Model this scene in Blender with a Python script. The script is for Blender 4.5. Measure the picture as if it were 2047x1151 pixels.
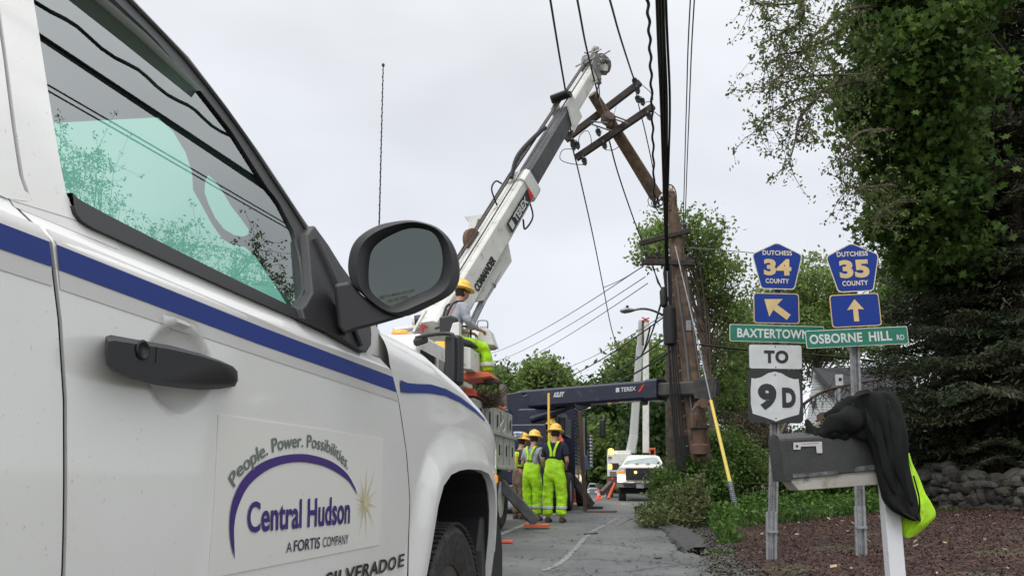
import bpy, bmesh, math, random
import numpy as np
from mathutils import Vector, Matrix
sc = bpy.context.scene
for o in list(bpy.data.objects): bpy.data.objects.remove(o)
R = math.radians

# ------------------------------------------------------------------ camera
F = 1592.0; CX = 1023.5; CY = 767.0; HZ = 966.0; H = 0.92      # photograph pixels (2047 wide)
PITCH = math.atan((HZ - CY) / F)
cam = bpy.data.cameras.new('camera'); camo = bpy.data.objects.new('camera', cam)
sc.collection.objects.link(camo); sc.camera = camo
camo.location = (0, 0, H); camo.rotation_euler = (R(90) + PITCH, 0, 0)
cam.sensor_width = 36; cam.lens = 36 * F / 2047; cam.shift_y = (CY - 575.5) / 2047
cam.clip_start = 0.05; cam.clip_end = 3000

# ------------------------------------------------------------------ sky, sun, exposure
SUN_EL, SUN_ROT = R(52), R(205)
w = bpy.data.worlds.new('World'); sc.world = w; w.use_nodes = True
nt = w.node_tree; nt.nodes.clear()
N = nt.nodes.new; LK = nt.links.new
sky = N('ShaderNodeTexSky'); sky.sky_type = 'NISHITA'; sky.sun_disc = False
sky.sun_elevation = SUN_EL; sky.sun_rotation = SUN_ROT
hs = N('ShaderNodeHueSaturation'); hs.inputs['Saturation'].default_value = 0.25
LK(sky.outputs[0], hs.inputs['Color'])
b1 = N('ShaderNodeBackground'); b1.inputs[1].default_value = 0.05; LK(hs.outputs[0], b1.inputs[0])
tc = N('ShaderNodeTexCoord'); sep = N('ShaderNodeSeparateXYZ'); LK(tc.outputs['Generated'], sep.inputs[0])
ramp = N('ShaderNodeValToRGB'); LK(sep.outputs[2], ramp.inputs[0])
cr = ramp.color_ramp
cr.elements[0].position = 0.0; cr.elements[0].color = (0.47, 0.48, 0.50, 1)
cr.elements[1].position = 1.0; cr.elements[1].color = (.8, .8, .81, 1)
for p_, c_ in ((0.18, (0.43, 0.445, 0.485, 1)), (0.42, (0.50, 0.515, 0.545, 1)), (0.6, (0.60, 0.61, 0.625, 1))):
    e = cr.elements.new(p_); e.color = c_
mp = N('ShaderNodeMapping'); mp.inputs['Scale'].default_value = (1.6, 1.6, 3.5); LK(tc.outputs['Generated'], mp.inputs[0])
nz = N('ShaderNodeTexNoise'); nz.inputs['Scale'].default_value = 1.7; nz.inputs['Detail'].default_value = 3.0; nz.inputs['Roughness'].default_value = 0.45
LK(mp.outputs[0], nz.inputs['Vector'])
mr = N('ShaderNodeMapRange'); mr.inputs[1].default_value = 0.3; mr.inputs[2].default_value = 0.7; mr.inputs[3].default_value = 0.84; mr.inputs[4].default_value = 1.13
LK(nz.outputs[0], mr.inputs[0])
b2 = N('ShaderNodeBackground'); LK(ramp.outputs[0], b2.inputs[0])
gm = N('ShaderNodeMapRange'); gm.inputs[1].default_value = 0.5; gm.inputs[2].default_value = 1.0; gm.inputs[3].default_value = 1.0; gm.inputs[4].default_value = 2.1
LK(sep.outputs[2], gm.inputs[0])
mm = N('ShaderNodeMath'); mm.operation = 'MULTIPLY'; LK(mr.outputs[0], mm.inputs[0]); LK(gm.outputs[0], mm.inputs[1]); LK(mm.outputs[0], b2.inputs[1])
ad = N('ShaderNodeAddShader'); LK(b1.outputs[0], ad.inputs[0]); LK(b2.outputs[0], ad.inputs[1])
wo = N('ShaderNodeOutputWorld'); LK(ad.outputs[0], wo.inputs[0])
sl = bpy.data.lights.new('sun', 'SUN'); sl.energy = 1.1; sl.angle = R(25); sl.color = (1, 0.97, 0.93)
so = bpy.data.objects.new('sun', sl); sc.collection.objects.link(so)
so.rotation_euler = (R(90) - SUN_EL, 0, R(180) - SUN_ROT)
sc.view_settings.view_transform = 'Standard'; sc.view_settings.look = 'None'
sc.view_settings.exposure = 0.32; sc.view_settings.gamma = 1

# ------------------------------------------------------------------ geometry of the view
FW = np.array([0, math.cos(PITCH), math.sin(PITCH)]); UP = np.array([0, -math.sin(PITCH), math.cos(PITCH)]); RT = np.array([1., 0, 0])
C = np.array([0, 0, H])
def ray(x, y): return RT * (x - CX) / F + UP * (CY - y) / F + FW
def at(x, y, Y):
    r = ray(x, y); return C + r * (Y / r[1])
def hit(x, y, z):
    r = ray(x, y); return C + r * ((z - H) / r[2])
def zr(Y):                                      # height of the road surface
    return float(np.interp(Y, [-60, 0, 5, 9, 16, 31, 60, 120, 400], [0, 0, .03, .08, .17, .27, .45, .8, 2.5]))
def edge(Y): return float(np.interp(Y, [-60, 0, 7, 60, 400], [-8., .45, 1.79, 12.1, 40]))   # right edge of the road
def gz(X, Y):                                   # height of the ground anywhere
    s = X - edge(Y)
    z = zr(Y)
    if s > 0: z += float(np.interp(s, [0, .25, 1.2, 3, 8, 14, 60], [0, .03, .13, .24, .38, .8, 1.2]))
    s2 = (edge(Y) - 6.6) - X
    if s2 > 0: z += float(np.interp(s2, [0, 1, 6, 30], [0, .05, .2, .5]))
    return z
def ghit(x, y):                                 # where a pixel meets the ground
    z = .3
    for _ in range(40):
        P = hit(x, y, z); z = .6 * z + .4 * gz(P[0], P[1])
    return hit(x, y, z)

# ------------------------------------------------------------------ materials
MATS = {}
def mat(name, col, rough=.6, metal=0., noise=None, bump=0., spec=.5, coat=0., trans=0., island=0., emit=None, dirt=None, sc_=8., ndet=4.):
    """col base colour; noise=(colour2, scale) mottling; island random lightness per leaf/stone; dirt=(colour, scale, amount)"""
    if name in MATS: return MATS[name]
    m = bpy.data.materials.new(name); m.use_nodes = True; t = m.node_tree; n = t.nodes; l = t.links
    b = n['Principled BSDF']; b.inputs['Roughness'].default_value = rough; b.inputs['Metallic'].default_value = metal
    b.inputs['Specular IOR Level'].default_value = spec; b.inputs['Coat Weight'].default_value = coat; b.inputs['Coat Roughness'].default_value = .06
    b.inputs['Base Color'].default_value = (*col, 1)
    out = None
    tcn = n.new('ShaderNodeTexCoord')
    if noise:
        z = n.new('ShaderNodeTexNoise'); z.inputs['Scale'].default_value = noise[1]; z.inputs['Detail'].default_value = ndet
        l.new(tcn.outputs['Object'], z.inputs['Vector'])
        rr = n.new('ShaderNodeMapRange'); rr.inputs[1].default_value = .35; rr.inputs[2].default_value = .65; l.new(z.outputs[0], rr.inputs[0])
        mx = n.new('ShaderNodeMix'); mx.data_type = 'RGBA'; mx.inputs[6].default_value = (*col, 1); mx.inputs[7].default_value = (*noise[0], 1)
        l.new(rr.outputs[0], mx.inputs[0]); out = mx.outputs[2]
    if island:
        g = n.new('ShaderNodeNewGeometry'); h = n.new('ShaderNodeHueSaturation')
        r2 = n.new('ShaderNodeMapRange'); r2.inputs[3].default_value = 1 - island; r2.inputs[4].default_value = 1 + island
        l.new(g.outputs['Random Per Island'], r2.inputs[0]); l.new(r2.outputs[0], h.inputs['Value'])
        if out: l.new(out, h.inputs['Color'])
        else: h.inputs['Color'].default_value = (*col, 1)
        out = h.outputs[0]
    if dirt:
        z2 = n.new('ShaderNodeTexNoise'); z2.inputs['Scale'].default_value = dirt[1]; z2.inputs['Detail'].default_value = 6; z2.inputs['Roughness'].default_value = .7
        l.new(tcn.outputs['Object'], z2.inputs['Vector'])
        r3 = n.new('ShaderNodeMapRange'); r3.inputs[1].default_value = 1 - dirt[2]; r3.inputs[2].default_value = 1.06 - dirt[2] + .05; l.new(z2.outputs[0], r3.inputs[0])
        m2 = n.new('ShaderNodeMix'); m2.data_type = 'RGBA'; m2.inputs[7].default_value = (*dirt[0], 1)
        if out: l.new(out, m2.inputs[6])
        else: m2.inputs[6].default_value = (*col, 1)
        l.new(r3.outputs[0], m2.inputs[0]); out = m2.outputs[2]
    if out: l.new(out, b.inputs['Base Color'])
    if bump:
        z3 = n.new('ShaderNodeTexNoise'); z3.inputs['Scale'].default_value = sc_; z3.inputs['Detail'].default_value = 6
        l.new(tcn.outputs['Object'], z3.inputs['Vector'])
        bp = n.new('ShaderNodeBump'); bp.inputs['Strength'].default_value = bump; bp.inputs['Distance'].default_value = .02
        l.new(z3.outputs[0], bp.inputs['Height']); l.new(bp.outputs[0], b.inputs['Normal'])
    if trans:
        tr_ = n.new('ShaderNodeBsdfTranslucent'); mxs = n.new('ShaderNodeMixShader'); mxs.inputs[0].default_value = trans
        if out: l.new(out, tr_.inputs[0])
        else: tr_.inputs[0].default_value = (*col, 1)
        l.new(b.outputs[0], mxs.inputs[1]); l.new(tr_.outputs[0], mxs.inputs[2]); l.new(mxs.outputs[0], n['Material Output'].inputs[0])
    if emit:
        b.inputs['Emission Color'].default_value = (*emit[0], 1); b.inputs['Emission Strength'].default_value = emit[1]
    MATS[name] = m; return m
def glassmat(name, tint, ior=1.5, rough=0.0, refl=(1, 1, 1)):
    m = bpy.data.materials.new(name); m.use_nodes = True; t = m.node_tree; n = t.nodes; l = t.links; n.clear()
    tr_ = n.new('ShaderNodeBsdfTransparent'); tr_.inputs[0].default_value = (*tint, 1)
    gl = n.new('ShaderNodeBsdfGlossy'); gl.inputs['Roughness'].default_value = rough; gl.inputs[0].default_value = (*refl, 1)
    fr = n.new('ShaderNodeFresnel'); fr.inputs[0].default_value = ior
    mx = n.new('ShaderNodeMixShader'); gb = n.new('ShaderNodeNewGeometry'); ri = n.new('ShaderNodeMapRange'); ri.inputs[3].default_value = ior; ri.inputs[4].default_value = 1 / ior
    l.new(gb.outputs['Backfacing'], ri.inputs[0]); l.new(ri.outputs[0], fr.inputs[0]); l.new(fr.outputs[0], mx.inputs[0]); l.new(tr_.outputs[0], mx.inputs[1]); l.new(gl.outputs[0], mx.inputs[2])
    o = n.new('ShaderNodeOutputMaterial'); l.new(mx.outputs[0], o.inputs[0]); return m
white_paint = mat('white_paint', (.88, .875, .85), .34, coat=.8, dirt=((.36, .33, .27), 90, .365), noise=((.80, .795, .76), 1.6), bump=.012, sc_=3.)
white_rough = mat('white_enamel', (.72, .72, .68), .45, dirt=((.30, .28, .24), 6, .42), noise=((.62, .62, .58), 3))
body_grey = mat('pale_grey_enamel', (.46, .48, .44), .5, dirt=((.2, .18, .15), 5, .45))
blk = mat('black_plastic', (.020, .020, .022), .5, bump=.04, sc_=300.)
blk_gloss = mat('black_gloss', (.012, .012, .013), .3)
blk_rub = mat('rubber', (.022, .021, .02), .8, noise=((.05, .048, .044), 25), bump=.3, sc_=60)
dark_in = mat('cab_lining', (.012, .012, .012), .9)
steel = mat('galvanised_steel', (.42, .43, .44), .45, .6, noise=((.3, .31, .32), 20))
darksteel = mat('dark_steel', (.05, .048, .046), .5, .3, noise=((.1, .08, .07), 9))
rust = mat('rusty_steel', (.16, .085, .055), .8, noise=((.10, .075, .06), 6), bump=.3)
orange = mat('orange_paint', (.75, .13, .05), .5, noise=((.5, .1, .05), 6))
navy = mat('navy_paint', (.007, .010, .032), .4, coat=.15, dirt=((.05, .05, .055), 5, .43))
wood = mat('pole_wood', (.19, .125, .085), .85, noise=((.10, .068, .048), 7), bump=.4, sc_=14)
wood_dark = mat('dark_creosote_wood', (.035, .027, .023), .8, noise=((.065, .048, .04), 12), bump=.4)
wood_new = mat('splintered_wood', (.45, .30, .18), .8)
bark = mat('bark', (.075, .055, .042), .9, noise=((.14, .11, .09), 9), bump=.6)
cable = mat('black_cable', (.012, .012, .013), .6)
wiregrey = mat('aluminium_wire', (.14, .145, .155), .5, .5)
hivis = mat('hi_vis_fabric', (.50, .92, .012), .75, noise=((.34, .62, .02), 5), bump=1., sc_=8., dirt=((.22, .30, .04), 3, .42))
refl = mat('reflective_tape', (.55, .57, .55), .4)
skin = mat('skin', (.52, .29, .2), .55, noise=((.45, .23, .16), 12))
hatm = mat('hard_hat_yellow', (.85, .52, .06), .35, coat=.3)
shirt_grey = mat('grey_cotton', (.36, .37, .42), .9, noise=((.30, .31, .36), 6), bump=.3, sc_=12)
shirt_navy = mat('navy_cotton', (.016, .02, .038), .9, bump=.2)
shirt_olive = mat('olive_cotton', (.05, .045, .03), .9, bump=.2)
pants_brown = mat('brown_canvas', (.16, .11, .07), .9, bump=.3)
boot = mat('boot_leather', (.06, .04, .03), .7)
hair = mat('hair_brown', (.03, .02, .015), .8)
black_cloth = mat('black_fleece', (.009, .010, .010), .95, noise=((.014, .015, .014), 12), bump=.35, sc_=14, spec=.2)
sign_blue = mat('sign_blue', (.007, .034, .25), .5, spec=.25, noise=((.010, .038, .22), 14), dirt=((.03, .05, .16), 30, .36))
sign_green = mat('sign_green', (.006, .17, .10), .4, noise=((.006, .14, .085), 10))
sign_white = mat('sign_white', (.60, .62, .62), .5, noise=((.52, .54, .54), 8), dirt=((.3, .3, .3), 30, .33))
sign_gold = mat('sign_gold', (.72, .50, .20), .5, noise=((.55, .42, .22), 7))
sign_cream = mat('sign_cream', (.72, .67, .52), .5, noise=((.6, .52, .38), 25))
sign_black = mat('sign_black', (.02, .022, .022), .5)
logo_purple = mat('decal_purple', (.055, .025, .19), .5)
logo_grey = mat('decal_grey', (.16, .19, .175), .5)
logo_gold = mat('decal_gold', (.66, .60, .38), .5)
stripe_blue = mat('decal_blue', (.010, .036, .24), .5, coat=.0)
decal_pale = mat('decal_pale_grey', (.66, .65, .625), .4, coat=.4)
magnet_w = mat('magnet_white', (.78, .77, .72), .5, dirt=((.5, .47, .4), 60, .35))
chrome = mat('chrome', (.20, .195, .18), .25, .8, noise=((.06, .055, .05), 45))
amber = mat('amber_lens', (.9, .32, .03), .3, emit=((1, .35, .03), .25))
amber_lit = mat('amber_lamp_lit', (.9, .4, .05), .3, emit=((1, .5, .06), 6.))
head_lit = mat('headlight_lit', (1, .95, .8), .3, emit=((1, .87, .6), 9.))
redlens = mat('red_lens', (.6, .02, .02), .3)
glass_dark = mat('dark_glass', (.015, .018, .018), .05, spec=.9)

# ------------------------------------------------------------------ object helpers
COL = sc.collection
def tag(o, label=None, cat=None, group=None, kind=None):
    if label: o['label'] = label
    if cat: o['category'] = cat
    if group: o['group'] = group
    if kind: o['kind'] = kind
    return o
def thing(name, loc, label, cat, group=None):
    o = bpy.data.objects.new(name, None); COL.objects.link(o); o.location = loc; o.empty_display_size = .2
    return tag(o, label, cat, group)
def wloc(o):
    p = Vector(o.location)
    while o.parent: o = o.parent; p += Vector(o.location)
    return p
def V3(p): return Vector((float(p[0]), float(p[1]), float(p[2])))
class MB:
    def __init__(s): s.v = []; s.f = []; s.m = []; s.cur = 0
    def quads(s, rows, closed=False, cap0=False, cap1=False, rev=False):
        """rows: list of equally long point loops"""
        n = len(rows[0]); b = len(s.v)
        for r in rows: s.v += [tuple(map(float, p)) for p in r]
        for i in range(len(rows) - 1):
            for j in range(n if closed else n - 1):
                k = (j + 1) % n
                f = (b + i * n + j, b + i * n + k, b + (i + 1) * n + k, b + (i + 1) * n + j)
                s.f.append(f[::-1] if rev else f); s.m.append(s.cur)
        if cap0: s.f.append(tuple(b + j for j in range(n))[::-1]); s.m.append(s.cur)
        if cap1: s.f.append(tuple(b + (len(rows) - 1) * n + j for j in range(n))); s.m.append(s.cur)
        return s
    def poly(s, pts):
        b = len(s.v); s.v += [tuple(map(float, p)) for p in pts]; s.f.append(tuple(range(b, b + len(pts)))); s.m.append(s.cur); return s
    def prism(s, front, back):
        return s.quads([front, back], closed=True, cap0=True, cap1=True)
    def box(s, o, a, b, c):
        """corner o and three edge vectors"""
        o = V3(o); a = V3(a); b = V3(b); c = V3(c)
        return s.quads([[o, o + a, o + a + b, o + b], [o + c, o + a + c, o + a + b + c, o + b + c]], closed=True, cap0=True, cap1=True)
    def cbox(s, cen, sx, sy, sz, rz=0):
        a = Vector((math.cos(rz), math.sin(rz), 0)); b = Vector((-math.sin(rz), math.cos(rz), 0)); c = Vector((0, 0, 1)); cen = V3(cen)
        return s.box(cen - a * sx / 2 - b * sy / 2 - c * sz / 2, a * sx, b * sy, c * sz)
    def tube(s, pts, r, n=8, caps=True):
        pts = [V3(p) for p in pts]; rs = r if isinstance(r, (list, tuple)) else [r] * len(pts)
        rows = []; ref = None
        for i, p in enumerate(pts):
            d = (pts[min(i + 1, len(pts) - 1)] - pts[max(i - 1, 0)])
            if d.length < 1e-9: d = Vector((0, 0, 1))
            d.normalize()
            if ref is None: ref = Vector((0, 0, 1)) if abs(d.z) < .9 else Vector((1, 0, 0))
            a = d.cross(ref); 
            if a.length < 1e-6: a = d.cross(Vector((0, 1, 0)))
            a.normalize(); b = a.cross(d); ref = b.normalized()
            ref = b
            rows.append([p + (a * math.cos(t) + b * math.sin(t)) * rs[i] for t in [2 * math.pi * k / n for k in range(n)]])
        return s.quads(rows, closed=True, cap0=caps, cap1=caps)
    def beam(s, p0, p1, w0, h0, w1=None, h1=None, side=None):
        """rectangular beam; side = horizontal width direction"""
        p0 = V3(p0); p1 = V3(p1); d = (p1 - p0).normalized()
        a = V3(side) if side is not None else d.cross(Vector((0, 0, 1)))
        a = (a - d * a.dot(d)).normalized(); b = a.cross(d).normalized()
        w1 = w1 or w0; h1 = h1 or h0
        def loop(p, w_, h_):
            c_ = min(w_, h_) * .12; x = w_ / 2; y = h_ / 2
            return [p + a * q[0] + b * q[1] for q in ((-x + c_, -y), (x - c_, -y), (x, -y + c_), (x, y - c_), (x - c_, y), (-x + c_, y), (-x, y - c_), (-x, -y + c_))]
        return s.quads([loop(p0, w0, h0), loop(p1, w1, h1)], closed=True, cap0=True, cap1=True)
    def lathe(s, cen, prof, n=16, axis=(0, 0, 1), sq=(1, 1)):
        """prof: list of (radius, distance along axis)"""
        ax = V3(axis).normalized(); a = ax.cross(Vector((0, 1, 0)) if abs(ax.y) < .9 else Vector((1, 0, 0))).normalized(); b = ax.cross(a); cen = V3(cen)
        rows = [[cen + ax * z + (a * math.cos(t) * sq[0] + b * math.sin(t) * sq[1]) * max(r, 1e-4) for t in [2 * math.pi * k / n for k in range(n)]] for r, z in prof]
        return s.quads(rows, closed=True, cap0=True, cap1=True)
    def build(s, name, mats, parent=None, smooth=False, bevel=0., auto=True, label=None, fixn=True):
        me = bpy.data.meshes.new(name)
        off = wloc(parent) if parent else Vector((0, 0, 0))
        vs = [(x - off.x, y - off.y, z - off.z) for x, y, z in s.v]
        me.from_pydata(vs, [], s.f)
        for m_ in (mats if isinstance(mats, (list, tuple)) else [mats]): me.materials.append(m_)
        me.polygons.foreach_set('material_index', s.m)
        if fixn:
            bm = bmesh.new(); bm.from_mesh(me); bmesh.ops.recalc_face_normals(bm, faces=bm.faces); bm.to_mesh(me); bm.free()
        if smooth: me.shade_smooth()
        me.update()
        o = bpy.data.objects.new(name, me); COL.objects.link(o); o.parent = parent
        if bevel:
            bv = o.modifiers.new('bevel', 'BEVEL'); bv.width = bevel; bv.segments = 2; bv.limit_method = 'ANGLE'; bv.angle_limit = R(40)
        if smooth and auto: 
            try: me.set_sharp_from_angle(angle=R(40))
            except Exception: pass
        if label: o['label'] = label
        return o
def resamp(pts, n):
    pts = np.array(pts, float); d = np.r_[0, np.cumsum(np.linalg.norm(np.diff(pts, axis=0), axis=1))]
    t = np.linspace(0, d[-1], n); return np.stack([np.interp(t, d, pts[:, k]) for k in range(pts.shape[1])], 1)
def smooth_poly(pts, n, closed=False):
    """Catmull-Rom through the points"""
    P = np.array(pts, float); m = len(P); out = []
    segs = m if closed else m - 1
    for i in range(segs):
        p1 = P[i]; p2 = P[(i + 1) % m]
        p0 = P[(i - 1) % m] if closed or i > 0 else 2 * p1 - p2
        p3 = P[(i + 2) % m] if closed or i + 2 < m else 2 * p2 - p1
        for k in range(n):
            t = k / n
            out.append(.5 * ((2 * p1) + (-p0 + p2) * t + (2 * p0 - 5 * p1 + 4 * p2 - p3) * t * t + (-p0 + 3 * p1 - 3 * p2 + p3) * t ** 3))
    if not closed: out.append(P[-1])
    return np.array(out)
_tc = {}
def textgeo(s, bold=0., space=1.):
    key = (s, bold, space)
    if key in _tc: return _tc[key]
    cu = bpy.data.curves.new('lettering', 'FONT'); cu.body = s; cu.size = 1; cu.offset = bold; cu.space_character = space; cu.resolution_u = 4
    o = bpy.data.objects.new('lettering', cu); COL.objects.link(o)
    dg = bpy.context.evaluated_depsgraph_get(); me = bpy.data.meshes.new_from_object(o.evaluated_get(dg))
    v = np.array([tuple(p.co[:2]) for p in me.vertices]); f = [tuple(p.vertices) for p in me.polygons]
    bpy.data.objects.remove(o); bpy.data.curves.remove(cu); bpy.data.meshes.remove(me)
    _tc[key] = (v, f); return v, f
def text_on(mb, s, fn, bold=0., space=1.):
    """fn(a,b) maps the unit square of the text's box to world"""
    v, f = textgeo(s, bold, space)
    lo = v.min(0); hi = v.max(0); b = len(mb.v)
    for p in v:
        a, c = (p - lo) / (hi - lo); mb.v.append(tuple(map(float, fn(a, c))))
    for q in f: mb.f.append(tuple(b + i for i in q)); mb.m.append(mb.cur)
def quadmap(tl, tr_, br, bl, S):
    tl, tr_, br, bl = [np.array(q, float) for q in (tl, tr_, br, bl)]
    def fn(a, b):
        p = (tl * (1 - a) + tr_ * a) * b + (bl * (1 - a) + br * a) * (1 - b); return S(p[0], p[1])
    return fn

class Fr:
    """a frame on the ground: v to the right, u forward along the heading, w up"""
    def __init__(s, X, Y, a, z=0.):
        a = R(a); s.o = np.array([X, Y, z]); s.u = np.array([math.sin(a), math.cos(a), 0]); s.v = np.array([math.cos(a), -math.sin(a), 0]); s.z = np.array([0, 0, 1.])
    def P(s, v, u, w): return s.o + s.v * v + s.u * u + s.z * w
    def side(s, x, y, v=0, k=0, zb=0):
        r = ray(x, y); t = (v - k * (H - zb) - (C - s.o) @ s.v) / (r @ s.v + k * r[2]); p = C + r * t - s.o; return p @ s.u, p[2]
    def sideP(s, x, y, v=0): u, w_ = s.side(x, y, v); return s.P(v, u, w_)
    def front(s, x, y, u=0):
        r = ray(x, y); t = (u - (C - s.o) @ s.u) / (r @ s.u); p = C + r * t - s.o; return p @ s.v, p[2]
    def frontP(s, x, y, u=0): v, w_ = s.front(x, y, u); return s.P(v, u, w_)
    def box(s, mb, v0, v1, u0, u1, w0, w1):
        return mb.box(s.P(v0, u0, w0), s.v * (v1 - v0), s.u * (u1 - u0), s.z * (w1 - w0))
    def prism_side(s, mb, pts, v0, v1):          # pts (u,w)
        return mb.prism([s.P(v0, u, w_) for u, w_ in pts], [s.P(v1, u, w_) for u, w_ in pts])

# ================================================================== GROUND
def grid_sheet(name, xs, ys, zf, m, kind='structure'):
    me = bpy.data.meshes.new(name); v = []; f = []
    for y in ys:
        for x in xs(y): v.append((x, y, zf(x, y)))
    n = len(xs(ys[0]))
    for i in range(len(ys) - 1):
        for j in range(n - 1): f.append((i * n + j, i * n + j + 1, (i + 1) * n + j + 1, (i + 1) * n + j))
    me.from_pydata(v, [], f); me.shade_smooth(); me.materials.append(m)
    o = bpy.data.objects.new(name, me); COL.objects.link(o); return tag(o, kind=kind)
YS = sorted(set(list(np.linspace(-60, 0, 13)) + list(np.linspace(0, 30, 61)) + list(np.linspace(30, 120, 31)) + list(np.linspace(120, 1500, 12))))
earth = mat('earth', (.09, .075, .045), .95, noise=((.05, .075, .03), 2.2), bump=.6, sc_=20)
grid_sheet('ground', lambda y: [edge(y) + d for d in (-900, -300, -100, -40, -20, -12, -9, -7.2, -6.6)] + [edge(y) + d for d in (-.3, 0, .12, .25, .5, .8, 1.2, 2, 3, 4, 5, 6.5, 8, 11, 14, 20, 40, 90, 300, 900)], YS,
           lambda x, y: gz(x, y) - (.03 if x < edge(y) + .05 else 0), earth)
# asphalt with worn patches, fine aggregate and a sealed crack
def asphalt():
    m = bpy.data.materials.new('asphalt'); m.use_nodes = True; t = m.node_tree; n = t.nodes; l = t.links; b = n['Principled BSDF']; b.inputs['Roughness'].default_value = .55
    tcn = n.new('ShaderNodeTexCoord')
    def noise(s, d=5, r=.6):
        z = n.new('ShaderNodeTexNoise'); z.inputs['Scale'].default_value = s; z.inputs['Detail'].default_value = d; z.inputs['Roughness'].default_value = r; l.new(tcn.outputs['Object'], z.inputs['Vector']); return z.outputs[0]
    def mix(f, a, c):
        x = n.new('ShaderNodeMix'); x.data_type = 'RGBA'; l.new(f, x.inputs[0])
        for s_, q in ((6, a), (7, c)):
            if isinstance(q, tuple): x.inputs[s_].default_value = (*q, 1)
            else: l.new(q, x.inputs[s_])
        return x.outputs[2]
    def rng(f, a, c):
        x = n.new('ShaderNodeMapRange'); x.inputs[1].default_value = a; x.inputs[2].default_value = c; l.new(f, x.inputs[0]); return x.outputs[0]
    c1 = mix(rng(noise(.55), .38, .62), (.060, .064, .066), (.132, .137, .134))
    c2 = mix(rng(noise(90, 2), .55, .75), c1, (.27, .27, .26))
    c3 = mix(rng(noise(38, 3), .62, .72), c2, (.03, .03, .028))
    vo = n.new('ShaderNodeTexVoronoi'); vo.feature = 'DISTANCE_TO_EDGE'; vo.inputs['Scale'].default_value = .55
    wv = n.new('ShaderNodeTexNoise'); wv.inputs['Scale'].default_value = 2.5; wv.inputs['Detail'].default_value = 4; l.new(tcn.outputs['Object'], wv.inputs['Vector'])
    ma = n.new('ShaderNodeMix'); ma.data_type = 'VECTOR'; ma.inputs[0].default_value = .22; l.new(tcn.outputs['Object'], ma.inputs[4]); l.new(wv.outputs[1], ma.inputs[5]); l.new(ma.outputs[1], vo.inputs['Vector'])
    c4 = mix(rng(vo.outputs[0], .0, .012), (.035, .035, .035), c3)
    l.new(c4, b.inputs['Base Color'])
    bp = n.new('ShaderNodeBump'); bp.inputs['Strength'].default_value = .5; bp.inputs['Distance'].default_value = .01; l.new(noise(120, 3), bp.inputs['Height']); l.new(bp.outputs[0], b.inputs['Normal'])
    return m
def edgeR(y): return edge(y) + .10 * math.sin(y * 1.3) + .06 * math.sin(y * 3.7) - .25 * math.exp(-((y - 10.2) / 1.1) ** 2) + .12
YR = sorted(set(list(np.linspace(-60, 2, 20)) + list(np.linspace(2, 22, 161)) + list(np.linspace(22, 120, 50))))
grid_sheet('road', lambda y: [edge(y) - 6.6, edge(y) - 4.8, edge(y) - 3, edge(y) - 1.5, edge(y) - .5, edgeR(y)], YR, lambda x, y: zr(y) + .006, asphalt())
paint = mat('road_paint', (.50, .50, .47), .6, noise=((.22, .22, .21), 6), dirt=((.13, .13, .13), 14, .5))
def strip_on_road(name, pts, wd, m, dz=.011):
    mb = MB(); rows = []
    for i, p in enumerate(pts):
        a = pts[max(i - 1, 0)]; b = pts[min(i + 1, len(pts) - 1)]; d = np.array([b[0] - a[0], b[1] - a[1]]); d = d / np.linalg.norm(d); q = np.array([d[1], -d[0]])
        w_ = wd[i] if isinstance(wd, (list, tuple)) else wd
        rows.append([(p[0] - q[0] * w_ / 2, p[1] - q[1] * w_ / 2, zr(p[1]) + dz), (p[0] + q[0] * w_ / 2, p[1] + q[1] * w_ / 2, zr(p[1]) + dz)])
    mb.quads(rows); o = mb.build(name, m); return tag(o, kind='structure')
lp = [ghit(1006, 1066), ghit(1060, 1045), ghit(1131, 1019), ghit(1190, 1000)]
d_ = lp[2] - lp[0]; d_ /= np.linalg.norm(d_[:2])
strip_on_road('road_marking', [tuple((lp[0] + d_ * t)[:2]) for t in np.linspace(-14, 60, 60)], .11, paint)
cr_px = [(1085, 1142), (1110, 1132), (1130, 1118), (1142, 1105), (1152, 1096), (1165, 1080), (1178, 1068), (1192, 1058), (1205, 1052), (1218, 1046), (1225, 1040), (1233, 1036)]
strip_on_road('road_crack_seal', [tuple(ghit(*q)[:2]) for q in smooth_poly(cr_px, 4)], [.02 + .07 * abs(math.sin(i * 1.7)) for i in range(45)], mat('crack_filler', (.24, .24, .235), .7, noise=((.17, .17, .165), 12)), .011)
# broken asphalt lip at the edge of the road, then red-brown mulch
lipm = mat('old_asphalt_lip', (.035, .036, .035), .8, noise=((.07, .07, .068), 30), bump=1., sc_=40)
mb = MB(); rows = []
for px, py, hw in ((1322, 1052, .10), (1345, 1061, .17), (1362, 1072, .21), (1374, 1084, .22), (1384, 1096, .21), (1393, 1106, .15)):
    P = ghit(px, py); z0 = zr(P[1])
    rows.append([(P[0] - hw, P[1], z0 + .006), (P[0] - hw + .05, P[1] + .03, z0 + .05), (P[0], P[1] + .05, z0 + .085), (P[0] + hw * .8, P[1] + .03, z0 + .08), (P[0] + hw, P[1], z0 - .03)])
rows = [list(map(tuple, r)) for r in np.transpose(np.array([smooth_poly([r[k] for r in rows], 6) for k in range(5)]), (1, 0, 2))]
rr = random.Random(5); rows = [[(x + rr.uniform(-.04, .04), y + rr.uniform(-.02, .02), z + rr.uniform(-.02, .02)) for x, y, z in r] for r in rows]
o = mb.quads(rows).build('asphalt_lip', lipm); tag(o, kind='structure')
mulchm = mat('mulch_soil', (.05, .026, .018), .95, noise=((.035, .018, .015), 5), bump=1., sc_=35)
def mulch_x0(y): return edge(y) + .30 + .1 * math.sin(y * 2.1)
def mulch_x1(y): return edge(y) + float(np.interp(y, [2, 7, 12, 13.5, 15], [9, 9, 8.5, 6.5, 6.5]))
MY = np.linspace(2, 15.4, 90)
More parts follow.
